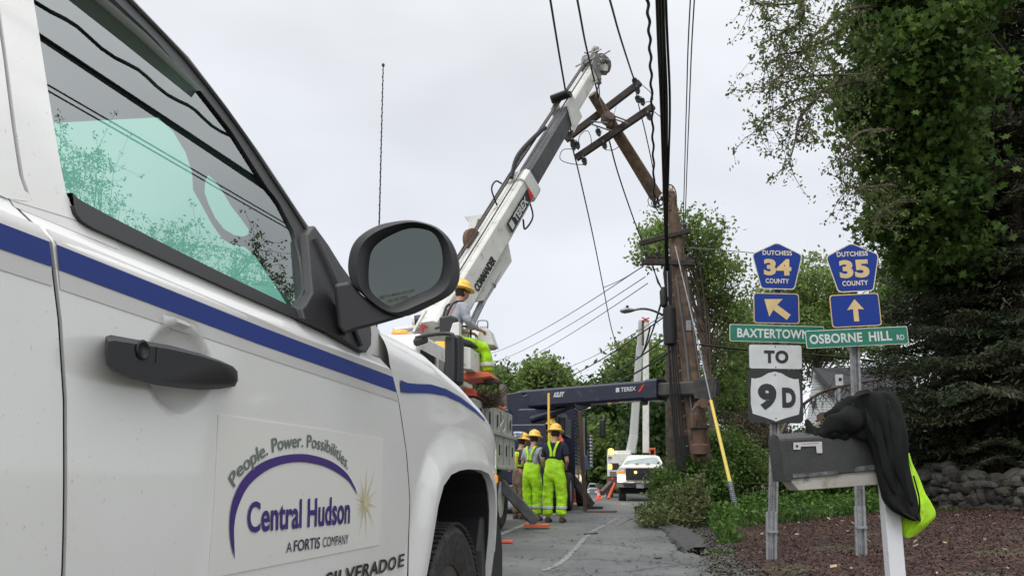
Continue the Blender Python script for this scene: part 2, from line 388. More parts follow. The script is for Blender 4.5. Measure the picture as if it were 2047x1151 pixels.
grid_sheet('mulch_bed', lambda y: list(np.linspace(mulch_x0(y) if y < 12.6 else mulch_x0(y) + (y - 12.6) * 1.9, max(mulch_x1(y), mulch_x0(y) + 1.6), 30)), MY, lambda x, y: gz(x, y) + .012 + .018 * math.sin(x * 3.1) * math.sin(y * 2.3), mulchm)
def scatter(name, n, fn, size, m, kind='stuff', flat=.6, seed=1, elong=3.0, lift=.01, label=None):
    g = np.random.default_rng(seed); pts = []
    while len(pts) < n:
        p = fn(g)
        if p is not None: pts.append(p)
    P = np.array(pts); a = g.uniform(0, 2 * math.pi, n); s = size * g.uniform(.5, 1.4, n)
    d = np.stack([np.cos(a), np.sin(a), g.uniform(-flat, flat, n)], 1) * s[:, None]
    e = np.stack([-np.sin(a), np.cos(a), g.uniform(-flat, flat, n)], 1) * (s / elong)[:, None]
    P[:, 2] += lift
    v = np.stack([P - d - e * .5, P + d * .9 - e, P + d + e * .6, P - d * .8 + e], 1).reshape(-1, 3)
    me = bpy.data.meshes.new(name); me.from_pydata(v.tolist(), [], np.arange(4 * n).reshape(-1, 4).tolist()); me.materials.append(m)
    o = bpy.data.objects.new(name, me); COL.objects.link(o); return tag(o, label=label, kind=kind)
chipm = mat('mulch_chip', (.080, .037, .027), .9, island=.85, noise=((.055, .032, .022), 3))
def mulch_pt(g):
    y = 4.2 + 11 * g.random() ** 1.2; x = g.uniform(mulch_x0(y) if y < 12.6 else mulch_x0(y) + (y - 12.6) * 1.9, mulch_x1(y) + .5)
    if abs(x / y) > .75: return None
    return (x, y, gz(x, y) + .015 + .018 * math.sin(x * 3.1) * math.sin(y * 2.3))
scatter('mulch', 62000, mulch_pt, .0155, chipm, seed=3, label='red brown shredded bark mulch spread around the two sign posts')
scatter('fallen_leaves', 260, mulch_pt, .022, mat('dry_leaf', (.24, .18, .11), .9, island=.7), seed=7, elong=1.5, lift=.03, label='pale fallen leaves and litter lying on the red mulch')
def road_pt(g):
    y = 6.6 + 16 * g.random() ** 1.6; x = edge(y) - abs(g.normal(0, 1.5)); return (x, y, zr(y) + .01) if x > edge(y) - 3.6 else None
scatter('road_debris', 900, road_pt, .03, mat('debris', (.035, .03, .024), .9, island=.8), seed=9, elong=3.5, flat=.2, label='dark twigs and leaf litter scattered over the asphalt')
scatter('edge_gravel', 9000, lambda g: (lambda y: (edge(y) + .20 + g.normal(0, .15), y, gz(edge(y) + .20, y)))(6.0 + 7.5 * g.random() ** 1.5), .013, mat('gravel', (.075, .07, .06), .9, island=.7), seed=11, elong=1.3, lift=.03, label='dark loose gravel along the broken road edge')

# ================================================================== WHITE PICKUP TRUCK (foreground)
A = 12.56
T = Fr(-.876 * math.cos(R(A)), .876 * math.sin(R(A)), A)     # v = 0 is the side of the truck, v grows towards the camera
SC = [(2.0, 1.41), (2.12, 1.408), (2.32, 1.405), (2.69, 1.395), (3.12, 1.34), (3.4, 1.285), (3.6, 1.237), (3.78, 1.16), (3.9, 1.085), (4.0, 1.0), (4.12, .9)]
def Stop(u): return float(np.interp(u, [a for a, _ in SC], [b for _, b in SC])) + .014
ARCH = [(2.50, .30), (2.53, .45), (2.558, .618), (2.60, .76), (2.63, .845), (2.684, .912), (2.773, .952), (2.88, .968), (3.005, .976), (3.195, .975), (3.32, .962), (3.39, .930), (3.44, .88), (3.465, .80), (3.478, .70), (3.485, .5), (3.49, .30)]
AP = np.array(ARCH)
def arch_d(u, w_):
    if 2.5 < u < 3.49 and w_ < np.interp(u, AP[:, 0], AP[:, 1]): return 0.
    a = AP[:-1]; b = AP[1:]; p = np.array([u, w_]); ab = b - a; t = np.clip(((p - a) * ab).sum(1) / (ab * ab).sum(1), 0, 1)
    return float(np.linalg.norm(a + ab * t[:, None] - p, axis=1).min())
def sst(a, b, x): x = min(max((x - a) / (b - a), 0), 1); return x * x * (3 - 2 * x)
def Vs(u, w_):
    v = 0.
    if u < 2.33:
        if w_ > 1.262: v -= .030 * ((w_ - 1.262) / .038) if w_ < 1.30 else .030 + .4 * (w_ - 1.30)
        e = ((u - 1.236) / .088) ** 2 + ((w_ - 1.122) / .078) ** 2
        if e < 1: v -= .030 * (1 - e) ** .6
    if w_ < .95: v -= .03 * ((.95 - w_) / .45) ** 2
    if u > 2.3:
        d = arch_d(u, w_); v += .034 * (1 - sst(.02, .16, d)) * sst(2.36, 2.5, u)
        if u > 3.45: v -= .39 * (u - 3.45) ** 2
    return v
def TP(u, w_, off=0.): return T.P(Vs(u, w_) + off, u, w_)
def TS(px, py, off=.003):
    u, w_ = T.side(px, py, 0); return TP(u, w_, off)
truck = thing('pickup_truck', tuple(T.P(0, 0, 0)), 'white pickup truck filling the left foreground, with a blue stripe and company door magnet', 'pickup truck')
def uGapR(w_): return float(np.interp(w_, [.3, .789, 1.039, 1.152, 1.261, 1.303, 1.33], [1.02, .997, .973, .953, .925, .893, .87]))
def uGapF(w_): return float(np.interp(w_, [.3, .631, .866, 1.024, 1.175, 1.293, 1.366], [2.45, 2.448, 2.437, 2.393, 2.318, 2.22, 2.15]))
def panel(mb, uL, uR, wB, wT, ns, nr, ret=.005):
    rows = []
    for i in range(nr + 1):
        t = i / nr; row = []
        for j in range(ns + 1):
            s = j / ns
            w_ = wB * (1 - t) + t * wT(s); u = uL(w_) * (1 - s) + uR(w_) * s
            row.append((u, w_))
        rows.append(row)
    mb.quads([[TP(u, w_) for u, w_ in r] for r in rows])
    # returned edges, so that panels have thickness at the gaps
    for side in (0, -1): mb.quads([[TP(*r[side]) for r in rows], [TP(*r[side], -ret) for r in rows]])
wsill = lambda u: float(np.interp(u, [.2, .957, 1.95, 2.05, 2.2], [1.335, 1.324, 1.283, 1.281, 1.28]))
G = .0042
mb = MB(); panel(mb, lambda w_: .05, lambda w_: uGapR(w_) - G, .32, lambda s: 1.318, 30, 60); mb.build('rear_door', white_paint, truck, smooth=True)
mb = MB(); panel(mb, lambda w_: uGapR(w_) + G, lambda w_: uGapF(w_) - G * .8, .32, lambda s: wsill(.93 + 1.25 * s) + .012, 150, 130)
door = mb.build('front_door', white_paint, truck, smooth=True)
# fender: columns along the truck, each from the wheel arch or sill up over the rolled top edge into the bonnet
mb = MB(); us = sorted(set(list(np.linspace(2.33, 2.5, 9)) + list(AP[:, 0]) + list(np.linspace(2.5, 2.7, 22)) + list(np.linspace(2.7, 3.38, 24)) + list(np.linspace(3.38, 3.49, 22)) + list(np.linspace(3.5, 4.12, 22))))
rows = []
for u in us:
    b0 = .32 if (u <= 2.5 or u >= 3.49) else float(np.interp(u, AP[:, 0], AP[:, 1]))
    if u >= 3.49: b0 = .62
    Rr = .14; top = Stop(u); col = []
    for i in range(41):
        t = i / 40; w_ = b0 + (top - Rr - b0) * t
        uu = u if u > 2.34 else uGapF(w_) + G
        if u <= 2.45: uu = uGapF(w_) + G * .8 + (u - 2.33) / (2.46 - 2.33) * (2.46 - uGapF(w_) - G) if u < 2.46 else u
        col.append(T.P(Vs(max(uu, 2.34), w_), uu, w_))
    vb = Vs(max(u, 2.34), top - Rr)
    ut = u if u > 2.45 else uGapF(top - Rr) + (u - 2.33) / .13 * (2.46 - uGapF(top - Rr))
    for i in range(1, 13):
        ph = math.pi / 2 * i / 12
        col.append(T.P(vb - Rr * (1 - math.cos(ph)), ut, top - Rr + Rr * math.sin(ph)))
    for q in (.3, .5, .85, 1.3, 1.75): col.append(T.P(vb - q, ut, top + .03 * math.sin(min(q, 1.7) / 1.75 * math.pi)))
    rows.append(col)
mb.quads(rows)
# the lip inside the wheel arch
mb.quads([[TP(u, w_, 0) for u, w_ in ARCH], [TP(u, w_, -.035) for u, w_ in ARCH]])
mb.build('fender', white_paint, truck, smooth=True)
# wheel-arch liner, dark inner body, rocker
mb = MB()
mb.quads([[TP(u, w_, -.03) for u, w_ in ARCH], [T.P(-.5, u, w_) for u, w_ in ARCH]])
mb.poly([T.P(-.5, u, w_) for u, w_ in ARCH])
mb.build('arch_liner', dark_in, truck)
mb = MB(); T.box(mb, -1.7, -.09, .03, 2.42, .34, 1.24); T.box(mb, -1.7, -.52, 2.42, 4.0, .34, 1.1); mb.build('floor_pan', dark_in, truck)
# the far flank and the load bed behind the camera's view
mb = MB(); mb.cur = 0
T.box(mb, -1.90, -1.80, -2.3, 4.0, .35, 1.24); T.box(mb, -1.85, -.03, -2.4, -2.3, .4, 1.27); T.box(mb, -.08, 0, -2.3, -.02, .5, 1.30); T.box(mb, -1.8, -.08, -2.3, 0, .5, .6)
mb.build('cargo_bed', white_paint, truck, bevel=.02)
_l = [T.side(x, y, -.03, .4, 1.3) for x, y in [(0, 60), (10, 130), (25, 250), (40, 350), (52, 392), (60, 405)]]
def Gl(u, w_, off=0.): return T.P(-.03 - .4 * (w_ - 1.3) + off, u, w_)
L2_ = resamp([(_l[0][0] + (_l[0][0] - _l[1][0]) * 2.6, _l[0][1] + (_l[0][1] - _l[1][1]) * 2.6)] + _l + [(.884, 1.309)], 14)
mb = MB()  # black backing strips that paint the shade inside the door gaps
for fg, ws in ((uGapR, np.linspace(.33, 1.31, 24)), (uGapF, np.linspace(.33, 1.30, 24))):
    if fg is uGapF: mb.build('door_gap_shade', mat('gap_shade_black', (.006, .006, .006), .9), truck, fixn=False); mb = MB()
    mb.quads([[TP(fg(w_) - .03, w_, -.006) for w_ in ws], [TP(fg(w_) + .03, w_, -.006) for w_ in ws]])
mb.poly([T.P(-.10, 1.7, 1.22), T.P(-.10, 2.5, 1.22), T.P(-.13, 2.45, 1.36), T.P(-.13, 2.0, 1.42), T.P(-.12, 1.7, 1.3)])
mb.build('door_gap_shade', mat('gap_shade_black', (.006, .006, .006), .9), truck, fixn=False)
mb = MB(); mb.quads([[Gl(u - .014, w_, -.006) for u, w_ in L2_], [Gl(u + .014, w_, -.006) for u, w_ in L2_]])  # black backing again, painted shade for the gap up the pillar
mb.build('pillar_gap_shade', mat('gap_shade_black', (.006, .006, .006), .9), truck, fixn=False)
mb = MB(); mb.poly([T.sideP(x, y, -.036) for x, y in ((680, 700), (690, 640), (727, 632), (751, 650), (758, 660), (770, 692), (784, 728), (770, 745))]); mb.build('door_corner', white_paint, truck)
mb = MB(); mb.poly([TP(2.0, 1.27, -.03), TP(2.34, 1.25, -.03), T.P(-.12, 2.40, 1.31), T.P(-.14, 2.36, 1.395), T.P(-.11, 2.1, 1.41), T.P(-.07, 1.98, 1.36)]); mb.build('cowl_panel', white_paint, truck)
# greenhouse plane
def GP(px, py, off=0.):
    u, w_ = T.side(px, py, -.03, .4, 1.3); return T.P(-.03 - .4 * (w_ - 1.3) + off, u, w_)
def Gl(u, w_, off=0.): return T.P(-.03 - .4 * (w_ - 1.3) + off, u, w_)
def lg(px, py): return T.side(px, py, -.03, .4, 1.3)
# pillar between the doors: left of the gap, right of the gap
gapL = [(0, 60), (10, 130), (25, 250), (40, 350), (52, 392), (60, 405)]
gl = [lg(*q) for q in gapL]; gt = (gl[0][0] + (gl[0][0] - gl[1][0]) * 2.6, gl[0][1] + (gl[0][1] - gl[1][1]) * 2.6)
mb = MB(); g2 = [gt] + gl + [(.884, 1.309)]
L_ = resamp(g2, 14)
mb.quads([[Gl(.62, w_, .002) for u, w_ in L_], [Gl(u - .004, w_, .002) for u, w_ in L_], [Gl(u - .004, w_, -.005) for u, w_ in L_]])
mb.build('rear_pillar', white_paint, truck, smooth=True)
gle = [(65, 0), (75, 60), (95, 190), (115, 310), (130, 385), (139, 420), (153, 441), (181, 459)]
ge = [lg(*q) for q in gle]; get = (ge[0][0] + (ge[0][0] - ge[1][0]) * 2.2, ge[0][1] + (ge[0][1] - ge[1][1]) * 2.2)
R_ = resamp([get] + ge[:-1], 14)
mb = MB()
mb.quads([[Gl(u + .004, w_, -.005) for u, w_ in L_], [Gl(u + .004, w_, .002) for u, w_ in L_], [Gl(u, w_, .002) for u, w_ in R_], [Gl(u, w_, -.02) for u, w_ in R_]])
# shoulder patch filling between the pillar foot and the belt line
a = [lg(*q) for q in ((60, 405), (100, 430), (140, 445), (181, 459))]
gk_ = [(.890, 1.300), (.884, 1.311), (.893, 1.321)] + [lg(*q) for q in ((66, 402), (110, 402), (137, 396), (139, 420), (153, 441), (181, 459), (230, 480))] + [(1.10, 1.30)]
mb.poly([Gl(u, w_, .0012) for u, w_ in gk_])
mb.build('door_pillar', white_paint, truck, smooth=True)
# black belt moulding under the glass and black window frame up the windscreen pillar
top = [(134, 386), (146, 399), (200, 428), (300, 479), (400, 529), (500, 577), (584, 617), (640, 645)]
bot = [(137, 412), (142, 428), (155, 445), (181, 459), (290, 507), (400, 556), (500, 600), (600, 643), (672, 678), (700, 697), (712, 705)]
def strip(mb, a, b, n, f1, f2, th=.012):
    a = resamp(a, n); b = resamp(b, n)
    mb.quads([[f1(*p, -.02) for p in a], [f1(*p, th) for p in a], [f2(*p, th) for p in b], [f2(*p, -.02) for p in b]])
mb = MB(); strip(mb, top, bot, 40, GP, GP, .010); mb.build('belt_moulding', blk, truck, smooth=True)
inner = [(226, 0), (302, 73), (400, 184), (462, 264), (532, 375), (553, 400), (586, 464), (600, 520), (607, 584), (590, 612)]
outer = [(264, 0), (375, 115), (452, 215), (514, 302), (566, 380), (597, 427), (640, 490), (665, 530), (689, 562), (712, 600)]
def ext(l, d, k):
    (x, y) = l[0]; return [(x - d[0] * k, y - d[1] * k)] + l
inner = ext(inner, (75, 73), 1.0); outer = ext(outer, (85, 90), 1.0)
mb = MB(); strip(mb, inner, outer, 44, GP, GP, .003); mb.build('window_frame', blk, truck, smooth=True)
mb = MB(); mid = [((a[0] * .3 + b[0] * .7), (a[1] * .3 + b[1] * .7)) for a, b in zip(resamp(inner, 30), resamp(outer, 30))]
mb.tube([GP(*q, .006) for q in mid], .006, 6); mb.build('weather_strip', mat('weather_strip', (.06, .06, .062), .4), truck, smooth=True)
# painted windscreen pillar showing as a thin line outside the black frame
mb = MB(); op = [(x + 1, y - 1) for x, y in outer]
mb.tube([GP(*q, -.028) for q in resamp(op, 30)], .012, 8); mb.build('windscreen_pillar', white_paint, truck, smooth=True)
# mirror foot and sail panel
sail = [(607, 584), (597, 470), (612, 452), (640, 490), (665, 530), (689, 562), (712, 610), (725, 642), (727, 668), (726, 690), (716, 705), (708, 704), (690, 693), (640, 662), (590, 640), (584, 617), (592, 610)]
mb = MB(); mb.prism([GP(*q, .026) for q in sail], [GP(*q, -.02) for q in sail]); mb.build('mirror_foot', blk, truck, bevel=.004)
mb = MB(); mb.tube([GP(*q, .028) for q in smooth_poly([(610, 480), (640, 545), (668, 610), (690, 668), (700, 692)], 5)], [.012] * 21, 8); mb.build('sail_rib', blk, truck, smooth=True)
# door glass
gi = [(139, 398)] + [(x, y) for x, y in top[2:7]] + [(600, 600), (607, 584), (600, 520), (586, 464), (553, 400), (532, 375), (462, 264), (400, 184), (302, 73), (226, 0), (150, -74), (20, -74), (65, 0), (75, 60), (95, 190), (115, 310), (130, 385)]
mb = MB(); mb.poly([GP(*q, -.004) for q in gi])
mb.build('door_glass', glassmat('window_glass', (.68, .92, .81), 3.4, refl=(.84, .88, .88)), truck)
# roof, headliner with the edge seen through the glass, windscreen and its dark surround, grab handle
hd = [hit(110, 245, 1.80), hit(315, 235, 1.80)]
hl = [((p - T.o) @ T.v, (p - T.o) @ T.u) for p in hd]
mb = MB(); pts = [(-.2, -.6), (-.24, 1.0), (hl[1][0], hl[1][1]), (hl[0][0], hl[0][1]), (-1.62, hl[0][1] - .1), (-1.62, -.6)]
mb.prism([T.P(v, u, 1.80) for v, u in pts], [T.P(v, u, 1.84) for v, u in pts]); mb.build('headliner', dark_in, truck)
mb = MB(); rows = []
for u in np.linspace(-.7, 1.6, 12):
    rows.append([T.P(v, u, 1.88 + .06 * math.sin((v + 1.68) / 1.45 * math.pi) - .03 * max(0, (u - 1.2) / .4) ** 2) for v in np.linspace(-1.68, -.235, 12)])
mb.quads(rows); mb.build('roof', white_paint, truck, smooth=True)
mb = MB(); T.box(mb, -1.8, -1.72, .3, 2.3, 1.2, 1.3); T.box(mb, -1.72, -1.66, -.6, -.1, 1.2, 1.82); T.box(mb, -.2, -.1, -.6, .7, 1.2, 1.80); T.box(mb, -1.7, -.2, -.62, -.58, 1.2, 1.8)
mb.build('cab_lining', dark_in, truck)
oe = [lg(*q) for q in resamp(outer, 16)]; rows = []
for (u, w_) in [(2.35, 1.30)] + oe[::-1]:
    ve = -.05 - .4 * (w_ - 1.3); rows.append([T.P(ve + (-1.62 - 2 * .4 * 0 - ve) * t, u + .16 * math.sin(math.pi * t), w_) for t in np.linspace(0, 1, 9)])
mb = MB(); mb.quads(rows); mb.build('windscreen', glassmat('windscreen_glass', (.33, .66, .55), 1.5), truck, smooth=True)
trim = [(315, 235), (345, 262), (371, 305), (384, 345), (386, 380), (402, 408), (425, 450), (445, 478), (462, 488), (490, 494), (512, 515), (540, 555), (562, 590), (582, 622), (640, 640), (650, 540), (558, 378), (506, 300), (444, 213), (366, 114), (258, 0), (180, -90), (30, -90), (50, 100), (88, 247)]
hole = [(409, 385), (410, 362), (416, 350), (430, 362), (446, 385), (462, 412), (480, 435), (497, 458), (497, 468), (486, 473), (468, 470), (448, 458), (430, 435), (417, 408)]
def InP(px, py, v): return T.sideP(px, py, v)
def ringed(mb, outl, hol, f, g):
    """a plate with a hole, split along a bridge"""
    k = min(range(len(outl)), key=lambda i: (outl[i][0] - hol[0][0]) ** 2 + (outl[i][1] - hol[0][1]) ** 2)
    loop = outl[:k + 1] + [hol[0]] + hol[::-1] + outl[k:k + 1] + outl[k + 1:]
    bmx = bmesh.new(); vo = [bmx.verts.new((x, y, 0)) for x, y in outl]; vh = [bmx.verts.new((x, y, 0)) for x, y in hol]
    es = [bmx.edges.new((vo[i], vo[(i + 1) % len(vo)])) for i in range(len(vo))] + [bmx.edges.new((vh[i], vh[(i + 1) % len(vh)])) for i in range(len(vh))]
    bmesh.ops.triangle_fill(bmx, edges=es, use_beauty=True)
    b = len(mb.v); idx = {v: i for i, v in enumerate(bmx.verts)}
    mb.v += [tuple(f(v.co.x, v.co.y)) for v in bmx.verts]
    for q in bmx.faces: mb.f.append(tuple(b + idx[v] for v in q.verts)); mb.m.append(0)
    bmx.free()
    mb.quads([[f(*p) for p in outl], [g(*p) for p in outl]], closed=True); mb.quads([[f(*p) for p in hol], [g(*p) for p in hol]], closed=True)
mb = MB(); ringed(mb, trim, hole, lambda x, y: InP(x, y, -.40), lambda x, y: InP(x, y, -.43)); mb.build('pillar_trim', dark_in, truck, fixn=False)
# stripe and pale band decals
def band(mb, px_top, px_bot, n, off=.0015):
    a = resamp(px_top, n); b = resamp(px_bot, n)
    mb.quads([[TS(*(p * (1 - t) + q * t), off) for p, q in zip(a, b)] for t in np.linspace(0, 1, 5)])
def uwband(mb, uwt, uwb, n, off):
    a = resamp(uwt, n); b = resamp(uwb, n); mb.quads([[TP(*(p * (1 - t) + q * t), off) for p, q in zip(a, b)] for t in np.linspace(0, 1, 5)])
mb = MB(); uwband(mb, [(.1, 1.285), (uGapR(1.26) - .006, 1.283)], [(.1, 1.203), (uGapR(1.2) - .006, 1.197)], 20, .0012)
uwband(mb, [(uGapR(1.26) + .006, 1.282), (1.671, 1.257), (uGapF(1.25) - .006, 1.262)], [(uGapR(1.2) + .008, 1.196), (1.6, 1.183), (uGapF(1.17) - .006, 1.172)], 60, .0012)
mb.build('pale_decal_band', decal_pale, truck, smooth=True)
mb = MB(); uwband(mb, [(.1, 1.262), (uGapR(1.25) - .006, 1.258)], [(.1, 1.229), (uGapR(1.22) - .006, 1.224)], 20, .0024)
uwband(mb, [(uGapR(1.25) + .007, 1.258), (1.5, 1.247), (uGapF(1.24) - .004, 1.241)], [(uGapR(1.22) + .007, 1.223), (1.5, 1.209), (uGapF(1.198) - .004, 1.198)], 60, .0024)
def band6(mb, pt, pb, n):
    a = resamp(pt, n); b = resamp(pb, n); rows = []
    for t in np.linspace(0, 1, 4):
        r_ = []
        for p, q in zip(a, b):
            x, y = p * (1 - t) + q * t; v = 0.
            for _ in range(12):
                u, w_ = T.side(x, y, v); Rr = .14; tp = Stop(u)
                if w_ > tp - Rr:
                    s_ = min((w_ - tp + Rr) / Rr, .98); vn = Vs(u, tp - Rr) - Rr * (1 - math.sqrt(1 - s_ * s_))
                else: vn = Vs(u, w_)
                v = .5 * v + .5 * vn
            u, w_ = T.side(x, y, v); r_.append(T.P(v + .004, u, w_))
        rows.append(r_)
    mb.quads(rows)
band6(mb, [(798, 759), (812, 765), (832, 767), (860, 768), (890, 777), (920, 794), (950, 818), (968, 838)], [(800, 783), (815, 785), (832, 785), (860, 786), (890, 791), (920, 804), (950, 824), (968, 841)], 50)
mb.build('blue_stripe', stripe_blue, truck, smooth=True)
# thin crease under the decal
# magnet with logo
mg = [T.side(*q) for q in ((435, 828), (437, 1152), (768, 1089), (765, 877))]
u0, u1 = mg[0][0], mg[3][0]; w0, w1 = mg[1][1], mg[0][1]
def tl_(f): return [(u0 + f, w1 - f * .3), (u1 - f, w1 - f * .3), (u1 - f, w0 + f * .3), (u0 + f, w0 + f * .3)]
mb = MB(); ns = 20
rows = [[TP(u0 + (u1 - u0) * i / ns, w0 + (w1 - w0) * j / 10, .0022) for i in range(ns + 1)] for j in range(11)]
mb.quads(rows); rim = rows[0] + [r[-1] for r in rows[1:]] + rows[-1][::-1][1:] + [r[0] for r in rows[::-1][1:-1]]
mb.quads([rim, [np.array(p) - T.v * .003 for p in rim]], closed=True)
mag = mb.build('door_magnet', magnet_w, truck)
OO = .0045
oarc = smooth_poly([(470, 1118), (460, 1080), (457, 1040), (462, 1000), (480, 960), (510, 930), (545, 914), (585, 907), (620, 909), (660, 922), (690, 945), (705, 970), (712, 987)], 4)
iarc = smooth_poly([(470, 1118), (467, 1080), (466, 1050), (472, 1015), (490, 975), (517, 948), (548, 931), (585, 923), (620, 925), (655, 935), (690, 957), (704, 975), (711, 987)], 4)
mb = MB(); mb.quads([[TS(*p, OO) for p in oarc], [TS(*p, OO) for p in iarc]])
def tq(s, tl, tr2, br, bl, mb, off=OO, bold=0, space=1):
    tl, tr2, br, bl = [np.array(T.side(*q)) for q in (tl, tr2, br, bl)]
    def fn(a, b): p = (tl * (1 - a) + tr2 * a) * b + (bl * (1 - a) + br * a) * (1 - b); return TP(p[0], p[1], off)
    text_on(mb, s, fn, bold, space)
tq('Central Hudson', (492, 1002), (698, 990), (698, 1046), (493, 1065), mb, bold=.02, space=1.02)
mb.build('logo_wordmark', logo_purple, mag)
mb = MB(); tq('A', (573, 1083), (584, 1082), (584, 1102), (573, 1104), mb); tq('FORTIS', (588, 1079), (640, 1072), (640, 1095), (588, 1102), mb, bold=.01); tq('COMPANY', (646, 1073), (697, 1067), (697, 1086), (646, 1093), mb)
mb.build('small_lettering', mat('decal_dark_violet', (.035, .025, .07), .5), mag)
# tagline set along the arc
def text_arc(mb, s, base, hgt, off, bold=0.0):
    B = np.array([T.side(*q) for q in base]); B = smooth_poly(B, 8); d = np.r_[0, np.cumsum(np.linalg.norm(np.diff(B, axis=0), axis=1))]
    v, f = textgeo(s, bold); lo = v.min(0); hi = v.max(0); L = d[-1]; sx = L / (hi[0] - lo[0]); b = len(mb.v)
    sy = hgt / .70
    for p in v:
        t = (p[0] - lo[0]) * sx; c = np.array([np.interp(t, d, B[:, 0]), np.interp(t, d, B[:, 1])]); e = np.array([np.interp(t + .01, d, B[:, 0]) - np.interp(t - .01, d, B[:, 0]), np.interp(t + .01, d, B[:, 1]) - np.interp(t - .01, d, B[:, 1])])
        e /= np.linalg.norm(e) + 1e-9; n_ = np.array([-e[1], e[0]]); q = c + n_ * p[1] * sy; mb.v.append(tuple(map(float, TP(q[0], q[1], off))))
    for q in f: mb.f.append(tuple(b + i for i in q)); mb.m.append(0)
mb = MB(); text_arc(mb, 'People. Power. Possibilities.', [(465, 974), (476, 953), (491, 938), (506, 926), (520, 916), (541, 904), (570, 896), (606, 893), (644, 900), (669, 914), (692, 938)], .030, OO, .012); mb.build('tagline', logo_grey, mag)
mb = MB(); cu_, cw_ = T.side(728, 1003)
for k in range(22):
    a = 2 * math.pi * k / 22 + .1; L = (.085 if k % 2 else .055) * (1 + .35 * math.sin(k * 2.7)); h_ = .0035
    mb.poly([TP(cu_ + math.cos(a + 1.57) * h_, cw_ + math.sin(a + 1.57) * h_, OO + .0002 * (k % 5)), TP(cu_ + math.cos(a) * L, cw_ + math.sin(a) * L, OO + .0002 * (k % 5)), TP(cu_ - math.cos(a + 1.57) * h_, cw_ - math.sin(a + 1.57) * h_, OO + .0002 * (k % 5))])
mb.poly([TP(cu_ + math.cos(t) * .014, cw_ + math.sin(t) * .014, OO + .0015) for t in np.linspace(0, 2 * math.pi, 18)[:-1]])
mb.build('sunburst', logo_gold, mag, fixn=False)
# chrome badge
mb = MB()
for off in (.0045,): 
    tq('SILVERADO', (656, 1144), (797, 1110), (796, 1137), (656, 1176), mb, off, bold=.03, space=1.12); tq('E', (801, 1108), (812, 1105), (812, 1131), (801, 1134), mb, off, bold=.02)
nf = len(mb.f); mb.build('badge', chrome, truck, fixn=False)
# door handle
hp = [(211, 672), (222, 669), (260, 676), (340, 690), (400, 706), (440, 720), (466, 732), (475, 742), (476, 760), (470, 772), (440, 777), (400, 779), (360, 776), (310, 769), (262, 757), (228, 742), (214, 730), (209, 705)]
hc = np.mean(hp, 0)
def hs_(k, v): return [T.sideP(*(hc + (np.array(q) - hc) * np.array([1 - (1 - k) * .25, k])), v) for q in hp]
mb = MB(); mb.quads([hs_(.96, .004), hs_(1., .022), hs_(.99, .036), hs_(.82, .046)], closed=True, cap0=True, cap1=True); hnd = mb.build('door_handle', blk, truck, smooth=True)
mb = MB(); u_, w__ = T.side(284, 699, .046); mb.lathe(T.P(.0465, u_, w__), [(.014, 0), (.016, .0015), (.013, .003), (.010, .001), (.0, .0005)], 20, axis=T.v); mb.build('lock_cylinder', blk_gloss, hnd, smooth=True)
mb = MB(); T.box(mb, .036, .0475, T.side(314, 690, .046)[0] - .0015, T.side(314, 690, .046)[0] + .0015, 1.113, 1.137); mb.build('handle_seam', blk_gloss, hnd)
# wing mirror
YM = 2.0
def MP(px, py, Y): return at(px, py, Y)
outl = [(696, 541), (698, 511), (707, 486), (725, 467), (754, 451), (787, 443), (820, 440), (849, 445), (875, 455), (897, 475), (911, 500), (918, 526), (919, 555), (911, 577), (897, 592), (862, 611), (813, 632), (775, 626), (745, 607), (720, 585), (704, 566)]
glas = [(738, 526), (745, 499), (769, 477), (816, 456), (842, 456), (867, 467), (880, 489), (885, 518), (883, 541), (876, 561), (860, 577), (840, 586), (820, 595), (787, 610), (776, 610), (765, 604), (743, 584), (737, 562)]
lip = [(728, 524), (736, 493), (762, 468), (812, 449), (846, 449), (873, 462), (888, 487), (893, 518), (891, 544), (883, 566), (865, 584), (843, 594), (821, 603), (788, 618), (772, 617), (758, 610), (733, 588), (726, 562)]
n_ = 72
def rs(l, n=n_):
    c = smooth_poly(l, 6, True); c = np.vstack([c, c[:1]]); r_ = resamp(c, n + 1)[:-1]
    ctr = np.array([812, 535]); k = np.argmin(np.abs(np.arctan2(r_[:, 1] - ctr[1], -(r_[:, 0] - ctr[0])))); return np.roll(r_, -k, 0)
g_, l_, o_ = rs(glas), rs(lip), rs(outl)
ctr = np.array([808, 540.])
def shr(l, k): return ctr + (l - ctr) * k
mb = MB()
mb.quads([[MP(*p, YM + .022) for p in g_], [MP(*p, YM + .004) for p in l_], [MP(*p, YM - .004) for p in (l_ * .55 + o_ * .45)], [MP(*p, YM + .002) for p in shr(o_, .985)], [MP(*p, YM + .02) for p in o_], [MP(*p, YM + .07) for p in shr(o_, .995)], [MP(*p, YM + .11) for p in shr(o_, .9)], [MP(*p, YM + .135) for p in shr(o_, .6)]], closed=True, cap1=True)
mir = mb.build('side_mirror', blk, truck, smooth=True)
mb = MB(); mb.poly([MP(*p, YM + .021) for p in g_])
mgm = mat('mirror_glass', (.10, .115, .11), .03, 1.); mb.build('mirror_glass', mgm, mir)
mb = MB(); ag = [(757, 592), (783, 582), (830, 574), (832, 590), (818, 594), (787, 608), (776, 608), (766, 603)]
mb.poly([MP(*p, YM + .0205) for p in ag]); mb.build('warning_patch', mat('etched_patch', (.085, .105, .09), .35), mir)
mb = MB(); S = lambda x, y: MP(x, y, YM + .0199)
text_on(mb, 'OBJECTS IN MIRROR ARE CLOSER', quadmap((758, 592), (829, 577), (829, 584), (758, 600), S), .01)
text_on(mb, 'THAN THEY APPEAR', quadmap((773, 599), (815, 589), (815, 596), (774, 606), S), .01); mb.build('warning_lettering', mat('etched_text', (.012, .014, .013), .5), mir)
